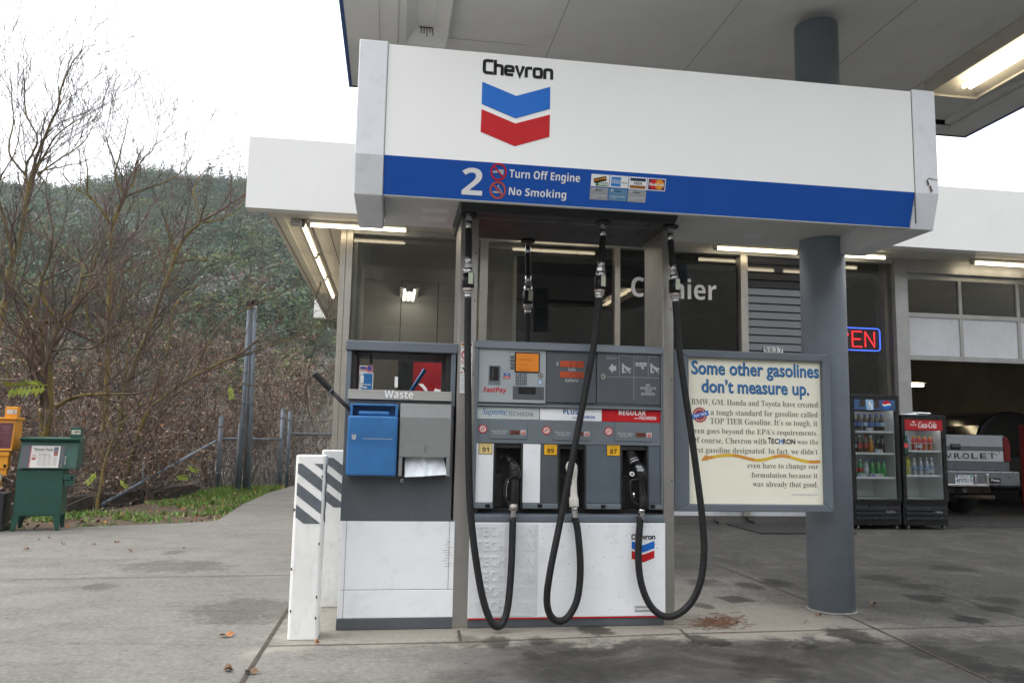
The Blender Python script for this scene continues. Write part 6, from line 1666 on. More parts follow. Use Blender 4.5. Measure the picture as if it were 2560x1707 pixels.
for s in (-1, 1):
    mb = MB(); mb.box(cxm + s * (hw - .13) - .1, cxm + s * (hw - .13) + .1, 13.385, 13.45, .68, .85); mb.build('tail_light', tail_red, dc, bevel=.01)
    for yy in (14.2, 16.8):
        mb = MB(); mb.tube([(cxm + s * (hw - .22), yy, .32), (cxm + s * (hw + .01), yy, .32)], .32, 24); mb.build('wheel', black_rub, dc, bevel=.02)
mb = MB(); mb.box(cxm - hw, cxm + hw, 13.3, 13.42, .38, .6); mb.build('bumper', car_dark, dc, bevel=.04)
# tool chest
b = crop(2100, 960, 4.126, 12.2).bx(1866, 1900, 420, 1370)
tch = thing('tool_chest', 'tall red rolling tool chest at the right edge of the garage opening', 'tool chest', (b[0] + .35, 12.0, 0))
mb = MB(); mb.box(b[0], b[0] + .7, 11.72, 12.2, .1, b[3]); mb.build('body', mat('tool_red', (.3, .012, .012), .35, var=.1), tch, bevel=.01)
for i in range(9):
    z0 = .16 + i * (b[3] - .2) / 9; mb = MB(); mb.box(b[0] + .03, b[0] + .67, 11.705, 11.72, z0, z0 + (b[3] - .2) / 9 - .02); d_ = mb.build('drawer', mat('tool_red', (.3, .012, .012)), tch, bevel=.004)
    mb = MB(); mb.box(b[0] + .05, b[0] + .65, 11.69, 11.705, z0 + .08, z0 + .1); mb.build('handle', chrome, d_)
for xx in (b[0] + .06, b[0] + .6):
    mb = MB(); mb.tube([(xx, 11.8, .05), (xx + .04, 11.8, .05)], .05, 14); mb.build('caster', black_rub, tch)
# enamel sign on the garage back wall
qw = crop(2100, 960, 4.126, 18.8)
b = qw.bx(1245, 1545, 333, 437); hb = (b[3] - b[2]) / 2
pts = [(b[0] + hb * .6 + hb * .6 * math.cos(a), (b[2] + b[3]) / 2 + hb * math.sin(a)) for a in np.linspace(PI / 2, 3 * PI / 2, 9)] + [(b[1] - hb * .6 + hb * .6 * math.cos(a), (b[2] + b[3]) / 2 + hb * math.sin(a)) for a in np.linspace(-PI / 2, PI / 2, 9)]
mb = MB(); mb.prism(pts, 'y', 18.78, 18.82); ws = tag(mb.build('wall_sign', mat('old_sign', (.3, .3, .32), .5, var=.1)), 'rounded pale sign with red disc on the garage back wall', 'sign')
mb = MB(); mb.disc(b[0] + .3 * (b[1] - b[0]) * .55, (b[2] + b[3]) / 2, hb * .72, 18.775, 18.78, 24, 0); mb.build('disc', chev_red, ws)
mb = MB(); mb.text('National', b[0] + .3 * (b[1] - b[0]), b[0] + .72 * (b[1] - b[0]), b[2] + 1.1 * hb, b[2] + 1.6 * hb, 18.78, off=.03); mb.text('Service', b[0] + .3 * (b[1] - b[0]), b[0] + .85 * (b[1] - b[0]), b[2] + .4 * hb, b[2] + .95 * hb, 18.78, off=.03); mb.build('lettering', ink_dark, ws)

# ================================================================== DOORMAT, DISPLAY RACK
mt = [at(1700 + p[0] / 2.735, 1280 + p[1] / 2.735, Z=0) for p in ((555, 150), (900, 147), (900, 85), (450, 85))]
mb = MB(); xa, xb = mt[0].x, 6.0; ya, yb = mt[0].y, mt[3].y
mb.box(xa, xb, ya, yb, .004, .018); tag(mb.build('doormat', mat('rubber_mat', (.018, .018, .019), .85, var=.3, scale=30, bump=.5, bscale=120), bevel=.004), 'black rubber doormat on the pavement before the shop front', 'doormat')
r0, r1 = at(1700 + 190 / 2.735, 1280 + 70 / 2.735, Z=0), at(1700 + 475 / 2.735, 1280 + 70 / 2.735, Z=0)
rk = thing('wire_stand', 'low black wire stand with a blue bottle under the poster', 'stand', ((r0.x + r1.x) / 2, r0.y, 0))
yk = r0.y
for xx in (r0.x + .1, r1.x - .1):
    mb = MB(); sgn = -1 if xx < (r0.x + r1.x) / 2 else 1
    mb.tube([(xx, yk, .62), (xx, yk, .09), (xx + sgn * .05, yk - .22, .02)], .02, 8); mb.tube([(xx, yk, .09), (xx + sgn * .05, yk + .2, .02)], .02, 8); mb.build('leg', black_pl, rk)
mb = MB()
for i in range(17): xx = r0.x + .12 + (r1.x - r0.x - .24) * i / 16; mb.tube([(xx, yk - .13, .2), (xx, yk - .13, .52)], .0045, 4)
for z in (.2, .29, .4, .52): mb.tube([(r0.x + .1, yk - .13, z), (r1.x - .1, yk - .13, z)], .005, 4)
for i in range(9): yy = yk - .13 + .26 * i / 8; mb.tube([(r0.x + .1, yy, .2), (r1.x - .1, yy, .2)], .0045, 4)
mb.build('basket', black_pl, rk)
mb = MB(); mb.lathe([(.075, .21), (.08, .23), (.08, .42), (.03, .48), (.03, .52)], (r0.x + .24, yk), 16); tag(mb.build('fluid_jug', mat('jug_blue', (.02, .09, .45), .3)), 'blue fluid jug sitting in the wire stand under the poster', 'jug')

# ================================================================== NEWSPAPER BOXES
NA_ = at(45, 1328, Z=0); NB_ = at(168, 1323, Z=0)
ang = R(12)
def nb_thing(off, label):
    d = Vector((math.cos(ang), math.sin(ang), 0))
    return thing('newspaper_box', label, 'newspaper box', NA_ + d * off, ang, 'newspaper boxes at the pavement edge', local=True)
KN = 950.0
def L(x, y): return (x - 170) / 1260.0, (1450 - y) / KN
gb = nb_thing(-.075, 'green newspaper vending box showing a front page in its window')
mb = MB()
for (xa, xb) in ((170, 262), (672, 768)):
    for y0 in (0.0, .36):
        x0, _ = L(xa, 0); x1, _ = L(xb, 0); tp = .03
        inn = x1 - .055 if xa < 300 else x0 + .055
        if xa < 300: P = [(x0, 0), (x0 + .035, 0), (x1, .17), (x0, .17)]
        else: P = [(x1 - .037, 0), (x1 - .0, 0), (x1, .17), (x0, .17)]
        m2 = MB(); m2.prism(P, 'y', y0, y0 + .035); m2.build('leg', green_box, gb, bevel=.002)
x0, x1 = L(180, 0)[0], L(772, 0)[0]
mb = MB(); mb.box(x0, x1, 0, .40, .165, L(0, 800)[1]); mb.build('body', green_box, gb, bevel=.006)
mb = MB(); mb.box(x0 + .005, x1 - .005, -.003, 0, .175, .182); mb.box(x0, x0 + .004, -.003, 0, .18, .5); mb.build('panel_seam', mat('seam_green', (.006, .03, .022), .6), gb)
zt0, zt1 = L(0, 790)[1], L(0, 470)[1]; xh0, xh1 = L(190, 0)[0], L(935, 0)[0]
mb = MB(); mb.prism([(-.03, zt0), (.06, zt1 - .03), (.42, zt1 - .03), (.42, zt0)], 'x', xh0, xh1); hood = mb.build('head', green_box, gb, bevel=.006)
mb = MB(); mb.prism([(.0, zt1 - .005), (.0, zt1 + .012), (.44, zt1 + .02), (.44, zt1 - .02), (.05, zt1 - .03)], 'x', xh0 - .008, xh1 + .01); mb.build('lid', green_box, gb, bevel=.005)
# sloped front: helper plane
def slope_y(z): return -.03 + (z - zt0) / (zt1 - .03 - zt0) * .09
def sl_quad(mb, xa, xb, ya, yb, off, m=0):
    X0, Z1 = L(xa, ya); X1, Z0 = L(xb, yb)
    mb.quad([(X0, slope_y(Z0) - off, Z0), (X1, slope_y(Z0) - off, Z0), (X1, slope_y(Z1) - off, Z1), (X0, slope_y(Z1) - off, Z1)], m)
mb = MB(); sl_quad(mb, 215, 760, 540, 778, .004, 0); mb.build('window', mat('box_window', (.05, .055, .065), .15, var=.1), hood)
mb = MB(); sl_quad(mb, 328, 700, 543, 776, .006, 0); sl_quad(mb, 330, 338, 543, 776, .0065, 4); sl_quad(mb, 622, 675, 556, 650, .0075, 2); sl_quad(mb, 632, 668, 605, 645, .0085, 3)
st = len(mb.v)
X0, Z1 = L(365, 566); X1, Z0 = L(612, 604)
def sltext(s, xa, xb, ya, yb, m, off):
    st = len(mb.v); X0, Z1 = L(xa, ya); X1, Z0 = L(xb, yb); mb.text(s, X0, X1, Z0, Z1, 0, m=m, th=0, off=off, yf=lambda z: 0)
    for i in range(st, len(mb.v)): x, y, z = mb.v[i]; mb.v[i] = (x, slope_y(z) - .0082, z)
sltext('𝔐𝔞𝔯𝔦𝔭𝔬𝔰𝔞 𝔊𝔞𝔷𝔢𝔱𝔱𝔢', 365, 612, 566, 604, 1, .01)
sltext('𝐍𝐞𝐰 𝐬𝐜𝐡𝐨𝐨𝐥 𝐩𝐥𝐚𝐧𝐬 𝐦𝐨𝐯𝐞', 425, 590, 624, 637, 1, 0); sltext('𝐟𝐨𝐫𝐰𝐚𝐫𝐝 𝐚𝐟𝐭𝐞𝐫 𝐯𝐨𝐭𝐞', 430, 585, 641, 653, 1, 0)
for i in range(9):
    for (xa, xb) in ((425, 480), (487, 545), (552, 608), (618, 678)): sl_quad(mb, xa, xb - (i * 7) % 11, 664 + i * 11, 668 + i * 11, .0075, 5)
sl_quad(mb, 352, 403, 670, 694, .0075, 3); sl_quad(mb, 352, 410, 632, 664, .0075, 6); sl_quad(mb, 356, 618, 612, 614, .0075, 1)
mb.build('newspaper', [newsprint, ink_black, mat('photo_gray', (.12, .13, .15), .7, var=.3, scale=40), mat('photo_red', (.35, .08, .06), .7), ink_red, mat('news_gray', (.35, .34, .33), .7), mat('news_pink', (.5, .38, .36), .7)], hood)
mb = MB(); sl_quad(mb, 775, 925, 540, 775, .003, 0); mb.build('door', green_box, hood)
mb = MB(); X0, Z1 = L(778, 655); X1, Z0 = L(800, 742); mb.box(X0, X1, slope_y(Z0) - .035, slope_y(Z0) - .008, Z0, Z1); mb.build('handle', chrome, hood, bevel=.004)
mb = MB(); X0, Z1 = L(805, 338); X1, Z0 = L(945, 452); mb.box(X0, X1, .05, .2, Z0, Z1); ch_ = mb.build('coin_box', green_box, gb, bevel=.005)
mb = MB(); X0, Z1 = L(820, 365); X1, Z0 = L(938, 414); mb.box(X0, X1, .046, .05, Z0, Z1, 0); mb.disc((X0 + X1) / 2, (Z0 + Z1) / 2, .008, .043, .046, 12, 1); mb.text('PULL', X0 + .055, X1 - .008, (Z0 + Z1) / 2 - .004, Z1 - .01, .046, m=1, off=.02, th=.001); mb.build('plate', [mat('plate_cream', (.5, .5, .4), .5), ink_black], ch_)
mb = MB(); X0, Z1 = L(780, 850); X1, Z0 = L(912, 905); mb.box(X0, X1, -.03, .12, Z0, Z1); X0b, Z1b = L(800, 905); X1b, Z0b = L(905, 975); mb.box(X0b, X1b, -.01, .1, Z0b, Z1b - .001); cret = mb.build('coin_return', green_box, gb, bevel=.004)
mb = MB(); X0, Z1 = L(870, 865); X1, Z0 = L(902, 897); mb.box(X0, X1, -.032, -.03, Z0, Z1); mb.build('slot', ink_black, cret)

ob = nb_thing(-.165, 'orange newspaper vending box with maroon door on a black base')
xo0, xo1 = -.62, L(178, 0)[0] - .0
mb = MB(); xo1 = .0; mb.box(-.62, -.012, .06, .44, 0, L(0, 1060)[1]); mb.box(-.70, -.0, -.02, .5, 0, .06); mb.build('base', mat('base_black', (.018, .02, .024), .5, var=.2), ob, bevel=.006)
zA, zB = L(0, 1005)[1], L(0, 585)[1]
mb = MB(); mb.box(-.56, L(22, 0)[0], 0.02, .4, zA, zB); mb.build('body', orange_box, ob, bevel=.006)
zC, zD = L(0, 600)[1], L(0, 262)[1]
mb = MB(); mb.prism([(-.03, zC), (.03, zD), (.42, zD), (.42, zC)], 'x', -.62, L(212, 0)[0]); oh = mb.build('head', orange_box, ob, bevel=.006)
mb = MB(); mb.prism([(-.01, zD - .002), (-.01, zD + .012), (.44, zD + .02), (.44, zD - .01)], 'x', -.63, L(232, 0)[0]); mb.build('lid', orange_box, ob, bevel=.004)
def sly(z): return -.03 + (z - zC) / (zD - zC) * .06
mb = MB(); X1, Z1 = L(198, 305); X0, Z0 = L(30, 572); mb.quad([(X0, sly(Z0) - .004, Z0), (X1, sly(Z0) - .004, Z0), (X1, sly(Z1) - .004, Z1), (X0, sly(Z1) - .004, Z1)]); mdoor = mb.build('door', maroon, oh)
mb = MB(); X0w, _ = L(-180, 0); mb.quad([(X0w, sly(Z0) - .004, Z0), (X0 - .006, sly(Z0) - .004, Z0), (X0 - .006, sly(Z1) - .004, Z1), (X0w, sly(Z1) - .004, Z1)]); mb.build('window', newsprint, oh)
mb = MB()
for (xa, xb, ya, yb) in ((62, 165, 335, 345), (75, 155, 350, 358), (70, 160, 365, 372), (90, 140, 380, 386), (60, 155, 402, 408)):
    X0, Z1 = L(xa, ya); X1, Z0 = L(xb, yb); mb.text('daily news' if ya < 340 else 'insert coins here', X0, X1, Z0, Z1, sly(Z0) - .006, th=.001, off=.02)
mb.build('door_lettering', mat('maroon_print', (.3, .22, .24), .6), mdoor)
mb = MB(); X0, Z1 = L(38, 458); X1, Z0 = L(60, 545); mb.box(X0, X1, sly(Z0) - .035, sly(Z0) - .008, Z0, Z1); mb.build('handle', chrome, oh, bevel=.004)
mb = MB(); X0, Z1 = L(70, 128); X1, Z0 = L(226, 252); mb.box(X0, X1, .05, .2, Z0, Z1); oc_ = mb.build('coin_box', orange_box, ob, bevel=.005)
mb = MB(); X0, Z1 = L(92, 160); X1, Z0 = L(215, 208); mb.box(X0, X1, .046, .05, Z0, Z1, 0); mb.tube([((X0 + X1) / 2 + .02, .044, Z0 + .006), ((X0 + X1) / 2 + .028, .044, Z1 - .006)], .003, 5, 1); mb.build('plate', [mat('plate_pale', (.6, .55, .5), .5), ink_dark], oc_)
mb = MB(); X0, Z1 = L(32, 612); X1, Z0 = L(190, 655); mb.box(X0, X1 - .004, -.02, .2, Z0, Z1); X0, Z1 = L(34, 655); X1, Z0 = L(172, 790); mb.box(X0, X1, 0, .15, Z0, Z1 - .001); X0, Z1 = L(48, 790); X1, Z0 = L(160, 862); mb.box(X0, X1, .02, .12, Z0, Z1 - .001); orx = mb.build('coin_return', orange_box, ob, bevel=.004)
mb = MB(); X0, Z1 = L(124, 745); X1, Z0 = L(160, 778); mb.box(X0, X1, -.003, 0, Z0, Z1, 0); X0, Z1 = L(82, 842); X1, Z0 = L(112, 912); mb.box(X0, X1, .0, .02, Z0, Z1, 1); mb.build('padlock', [ink_black, chrome], orx)

# ================================================================== VENT PIPES, FENCE
vp = lambda x, y, Y: at(520 + x / 2.903, 720 + y / 2.903, Y=Y)
yv = 16.3
for (xb, xt, yt, capped, bnd, lab) in ((222, 300, 150, True, 'yellow', 'gray vent pipe with black cap and yellow band behind the grass'), (294, 339, 142, True, 'white', 'gray vent pipe with black cap and white band behind the grass'), (266, 315, 265, False, None, 'dull gray uncapped vent pipe standing between the two capped ones'), (200, 232, 978, False, None, 'short gray pipe standing left of the vent pipes')):
    yy = yv + (.12 if not capped else 0)
    p0 = vp(xb, 1475, yy); p0.z = -.05; p1 = vp(xt, yt, yy); r_ = .041 if not (xb == 200) else .028
    t = thing('vent_pipe', lab, 'pipe', (p0.x, p0.y, 0), 0, 'tank vent pipes')
    mb = MB(); mb.tube([p0, p0.lerp(p1, .45), p1], r_, 12); mb.tube([p0.lerp(p1, .48), p0.lerp(p1, .485)], r_ * 1.2, 12); mb.build('pipe', galv if capped else galv2, t)
    if capped:
        mb = MB(); mb.tube([p1, p1 + Vector((0, 0, .035))], r_ * 1.1, 12); mb.build('band', ink_yellow if bnd == 'yellow' else ink_white, t)
        mb = MB(); mb.tube([p1 + Vector((0, 0, .035)), p1 + Vector((0, 0, .06)), p1 + Vector((0, 0, .14)), p1 + Vector((0, 0, .15))], [.055, .07, .076, .074], 14); mb.build('cap', black_pl, t)
wire_m = mat('chain_wire', (.2, .21, .22), .5, metal=.4)
def fence_panel(mb, a, b, z0, z1, step=.085):
    a = Vector(a); b = Vector(b); Ld = (b - a).length; d = (b - a) / Ld; h = z1 - z0
    n = int((Ld + h) / step)
    for i in range(n):
        s0 = i * step
        for sg in (0, 1):
            u0, u1 = s0 - h, s0
            lo_, hi_ = max(0, u0), min(Ld, u1)
            if hi_ <= lo_: continue
            f0, f1 = (lo_ - u0) / h, (hi_ - u0) / h
            za, zb_ = (z0 + f0 * h, z0 + f1 * h) if sg else (z1 - f0 * h, z1 - f1 * h)
            p, q = a + d * lo_, a + d * hi_
            mb.tube([(p.x, p.y, za), (q.x, q.y, zb_)], .0022, 3, cap=False, sm=False)
fp = [vp(65, 1450, 17.05), vp(515, 1440, 18.2), vp(570, 1420, 18.6)]
fx = [(p.x, p.y) for p in fp]
zf = [vp(65, 935, 17.05).z, vp(525, 880, 18.2).z, vp(575, 895, 18.6).z]
fen = thing('chain_link_fence', 'gray chain link fence with gate posts behind the vent pipes', 'fence', (fx[0][0], fx[0][1], 0))
for (x, y), z in zip(fx, zf):
    mb = MB(); mb.tube([(x, y, -.1), (x, y, z)], .042, 10); mb.tube([(x, y, z), (x, y, z + .03)], [.045, .02], 10)
    for zz in (.3, .8, z - .2): mb.tube([(x, y, zz), (x, y, zz + .03)], .05, 10)
    mb.build('post', galv, fen)
mb = MB(); za_ = vp(300, 1095, 17.6).z; mb.tube([(fx[0][0], fx[0][1], za_), (fx[1][0], fx[1][1], za_)], .024, 8); zb2 = vp(700, 1058, 18.8).z
gx = (-1.0, 19.2)
mb.tube([(fx[2][0], fx[2][1], zb2), (gx[0], gx[1], zb2)], .024, 8); mb.build('rail', galv, fen)
mb = MB(); fence_panel(mb, (fx[0][0], fx[0][1], 0), (fx[1][0], fx[1][1], 0), .03, za_); fence_panel(mb, (fx[2][0], fx[2][1], 0), (gx[0], gx[1], 0), .03, zf[2] - .05); fence_panel(mb, (fx[1][0], fx[1][1], 0), (fx[2][0], fx[2][1], 0), .03, zf[1] - .1)
mb.build('wire_mesh', wire_m, fen)
c2 = lambda x, y, **k: at(x / 1.829, 850 + y / 1.829, **k)
g0 = c2(465, 752, Z=.0); g1 = c2(985, 462, Y=17.0)
rail = thing('slanted_rail', 'gray pipe rail slanting up from the grass edge to the fence post', 'rail', (g0.x, g0.y, 0))
mb = MB(); mb.tube([g0, g1], .027, 10); mb.build('rail', galv, rail)
pm = g0.lerp(g1, .3); mb = MB(); mb.tube([(pm.x, pm.y, -.1), (pm.x, pm.y, pm.z + .35)], .02, 8); mb.build('post', galv2, rail)

# ================================================================== BARE TREES
rng = random.Random(11)
g = N('bark_moss'); co = g.n('TexCoord').outputs['Object']
n1 = g.noise(co, 1.6, 6, .7); n2 = g.noise(co, 18, 4, .7)
c = g.ramp(n1, [(.36, (.05, .042, .03)), (.48, (.14, .11, .035)), (.6, (.25, .18, .025))])
c = g.mix(.4, c, g.ramp(n2, [(.3, (.025, .02, .016)), (.7, (.14, .11, .07))])); g.link(c, 'Base Color'); g.b.inputs['Roughness'].default_value = .9; g.bump(n2, .5, .01)
bark = g.m
twig_a = mat('twig_red_brown', (.105, .062, .048), .85, var=.35, scale=3)
twig_b = mat('twig_gray', (.085, .07, .058), .85, var=.3, scale=3)
def grow(mb, p, d, L_, r_, lvl, m=0):
    n = max(3, int(L_ / .16)); pts = [p.copy()]; q = p.copy(); d = d.normalized(); kids = []
    for i in range(n):
        d = (d + Vector((rng.gauss(0, .11), rng.gauss(0, .11), rng.gauss(.06, .08)))).normalized()
        q = q + d * (L_ / n); pts.append(q.copy())
        if lvl > 0 and i > 0 and rng.random() < .74: kids.append((q.copy(), d.copy(), 1 - i / n))
    mb.tube(pts, [max(.0042, r_ * (1 - .8 * i / n)) for i in range(n + 1)], 4 if r_ > .012 else 3, m, cap=False)
    for (kp, kd, f_) in kids:
        ax = kd.orthogonal().normalized(); ax.rotate(Matrix.Rotation(rng.uniform(0, 2 * PI), 3, kd))
        nd = kd.copy(); nd.rotate(Matrix.Rotation(R(rng.uniform(22, 48)), 3, ax)); nd.z += .12
        grow(mb, kp, nd, L_ * rng.uniform(.35, .7) * (.45 + .55 * f_), r_ * .5, lvl - 1, m)
def tree(label, limbs, lvl=2, tw=.17):
    """limbs: list of ([(u, v)], depth start, depth end, radius px start, radius px end); photo-survey polylines of the main wood"""
    mt_, mw = MB(), MB()
    base = None
    for (pl, y0, y1, r0, r1) in limbs:
        P = [at(u, v, Y=y0 + (y1 - y0) * i / max(1, len(pl) - 1)) for i, (u, v) in enumerate(pl)]
        if base is None: base = P[0]
        S = smooth_path(P, 5); n = len(S)
        for i in range(1, n - 1): S[i] = S[i] + Vector((rng.gauss(0, .004), rng.gauss(0, .006), rng.gauss(0, .004)))
        K = (y0 + y1) / 2 / FPX
        rad = [(r0 + (r1 - r0) * i / (n - 1)) * K * .8 for i in range(n)]
        mt_.tube(S, rad, 7, cap=False)
        acc_ = 0
        for i in range(2, n):
            acc_ += (S[i] - S[i - 1]).length
            if acc_ > tw * .8:
                acc_ = rng.uniform(-.1, .1) * tw
                d = (S[i] - S[i - 1]).normalized(); ax = d.orthogonal().normalized(); ax.rotate(Matrix.Rotation(rng.uniform(0, 2 * PI), 3, d))
                nd = d.copy(); nd.rotate(Matrix.Rotation(R(rng.uniform(28, 55)), 3, ax)); nd.z += .25
                f_ = i / n
                grow(mw, S[i], nd, rng.uniform(.8, 1.7) * (1.1 - .35 * f_), max(.007, rad[i] * .5), lvl, rng.randrange(2))
        d = (S[-1] - S[-2]).normalized(); grow(mw, S[-1], d, rng.uniform(1.0, 1.5), max(.006, rad[-1] * .9), lvl, 0)
    t = thing('bare_tree', label, 'tree', (base.x, base.y, terrain_h(base.x, base.y)), 0, 'bare trees behind the newspaper boxes')
    if base.z > terrain_h(base.x, base.y): mt_.tube([base, (base.x, base.y, terrain_h(base.x, base.y) - .1)], [limbs[0][3] * limbs[0][1] / FPX, limbs[0][3] * 1.2 * limbs[0][1] / FPX], 8, cap=False)
    mt_.build('trunk', bark, t); mw.build('crown', [twig_a, twig_b], t)
Z6 = lambda pts: [(x / 3.1365, 600 + y / 3.1365) for x, y in pts]
Z1 = lambda pts: [(x / 1.8233, y / 1.8233) for x, y in pts]
tree('bare tree with twin mossy forking trunk right above the green newspaper box', [
    (Z6([(350, 1620), (390, 1280), (385, 900), (395, 830), (430, 740), (470, 660)]), 13, 13, 11, 7),
    (Z6([(330, 1600), (330, 1180), (350, 1000), (320, 800), (320, 690), (360, 640), (440, 650)]), 13.1, 13.3, 9, 5),
    (Z6([(470, 660), (560, 570), (600, 430), (640, 290), (650, 210), (570, 140)]), 13, 13.4, 6, 3), (Z6([(470, 660), (380, 530), (320, 400), (330, 300), (390, 150), (410, 0)]), 13, 12.6, 6, 3.5),
    (Z6([(390, 830), (330, 730), (310, 680), (250, 550), (190, 480), (80, 360), (0, 290)]), 13, 12.5, 6, 3), (Z6([(400, 870), (510, 850), (640, 855), (760, 830), (870, 700), (1040, 630)]), 13, 12.4, 4, 2), (Z6([(440, 1310), (560, 1240), (700, 1210), (1010, 1210)]), 13, 12.5, 6, 3),
    (Z6([(640, 290), (760, 265), (900, 260), (1050, 230)]), 13.2, 13.6, 3, 1.5), (Z6([(560, 570), (640, 430), (800, 390), (960, 460)]), 13.1, 12.8, 2.6, 1.5)])
tree('tall bare tree with yellow mossy trunk at the left edge of the picture', [
    (Z1([(-20, 1560), (15, 1420), (40, 1250), (70, 1150), (100, 1030), (130, 860)]), 14.5, 14.5, 10, 6), (Z1([(130, 860), (180, 680), (260, 500), (280, 400), (330, 290), (388, 215)]), 14.5, 14.8, 5, 1.2),
    (Z1([(130, 860), (120, 760), (170, 640), (120, 520), (110, 400), (105, 290)]), 14.5, 14.2, 4, 1), (Z1([(155, 800), (240, 640), (320, 570), (410, 520)]), 14.5, 14.9, 3.2, 1), (Z1([(115, 800), (40, 690), (60, 560), (50, 380)]), 14.5, 14.1, 3.5, 1),
    (Z1([(170, 800), (280, 720), (380, 650), (430, 560)]), 14.5, 15, 3, 1), (Z1([(60, 1180), (20, 1000), (-10, 860), (20, 780)]), 14.4, 14, 5, 2.5)])
tree('bare tree with orange mossy upright trunk in the middle of the thicket', [
    (Z1([(480, 1900), (495, 1500), (500, 1300), (510, 1150), (505, 1060), (550, 930)]), 15.5, 15.5, 8, 6), (Z1([(550, 930), (560, 880), (525, 800), (550, 700), (580, 560)]), 15.5, 15.7, 4.5, 1.2), (Z1([(560, 900), (640, 870), (750, 830), (830, 780), (878, 700)]), 15.5, 15.9, 3.8, 1),
    (Z1([(500, 1010), (450, 940), (400, 880), (400, 780), (380, 690)]), 15.5, 15.1, 4, 1.2), (Z1([(600, 860), (640, 740), (700, 680), (725, 580)]), 15.6, 16, 2.6, 1), (Z1([(545, 780), (500, 690), (480, 590)]), 15.6, 15.3, 2.4, 1),
    (Z1([(420, 900), (350, 860), (290, 800), (300, 740)]), 15.3, 15, 2.5, 1)])
tree('bare tree leaning right with long branches reaching toward the shop corner', [
    (Z1([(560, 1800), (640, 1600), (700, 1450), (770, 1250), (830, 1100), (920, 1010)]), 16.5, 16.5, 8, 5), (Z1([(920, 1010), (1000, 1000), (1080, 960), (1110, 900)]), 16.5, 17, 3.5, 1), (Z1([(915, 1000), (890, 920), (885, 860), (925, 790), (970, 760)]), 16.5, 16.9, 3.5, 1), (Z1([(800, 1180), (760, 1040), (740, 960)]), 16.5, 16.1, 3.5, 1.2), (Z1([(800, 1200), (900, 1180), (1010, 1190), (1100, 1100)]), 16.5, 16, 3, 1)])
tree('bare tree whose mossy low limb sweeps up behind the vent pipes', [
    ([(300, 1240), (360, 1050), (414, 989), (478, 944), (520, 922), (590, 890)], 14.6, 15.2, 7, 4), ([(590, 890), (660, 870), (740, 840), (775, 820)], 15.2, 15.6, 3, 1.2), ([(478, 944), (540, 830), (600, 780), (690, 740)], 15, 15.6, 3.5, 1.2), ([(360, 1050), (420, 870), (440, 760), (520, 700)], 14.8, 15, 4, 1.5), ([(540, 900), (610, 960), (700, 960)], 15.1, 15.5, 2.5, 1)])
tree('thin bare sapling right of the green newspaper box', [([(245, 1245), (270, 1130), (300, 1060), (310, 950), (335, 800)], 12.4, 12.8, 4.5, 1.5), ([(300, 1060), (360, 1010), (420, 990)], 12.5, 12.9, 2.4, 1), ([(290, 1090), (250, 1000), (255, 900)], 12.5, 12.3, 2.4, 1)])
tree('dark trunked bare tree left behind the orange newspaper box', [([(30, 1250), (60, 1100), (20, 960), (50, 840), (120, 700)], 17, 17, 8, 3), ([(20, 960), (-30, 880), (-20, 700), (10, 600)], 17, 17.4, 5, 2), ([(50, 840), (150, 800), (210, 700), (260, 600)], 17, 17.6, 4, 1.5)])
tree('ivy dark trunk of a bare tree behind the middle of the thicket', [(Z6([(830, 1600), (820, 1300), (830, 1100), (850, 900), (860, 600), (880, 300), (870, 0)]), 19, 19, 9, 4), (Z6([(860, 600), (1000, 450), (1150, 350)]), 19, 19.5, 4, 2), (Z6([(840, 800), (700, 650), (680, 400), (780, 100)]), 19, 18.6, 5, 2), (Z6([(780, 100), (830, -60), (850, -200)]), 18.6, 18.6, 3, 1.2)])
# a few twig tops seen over the right end of the fascia
t2, w2 = MB(), MB()
P = [(14.2, 24, -1), (14.1, 24, 5), (14.3, 24, 7.4)]
t2.tube(P, [.2, .12, .05], 7)
for i in range(34):
    z = rng.uniform(4.5, 7.6); grow(w2, Vector((14.2, 24, z)), Vector((rng.gauss(0, 1), rng.gauss(0, 1), 1.2)), rng.uniform(1.2, 2.4), .018, 2, rng.randrange(2))
tt = thing('bare_tree', 'bare twigs of a tree showing over the right end of the shop roof', 'tree', (14.2, 24, -.1)); t2.build('trunk', bark, tt); w2.build('crown', [twig_a, twig_b], tt)

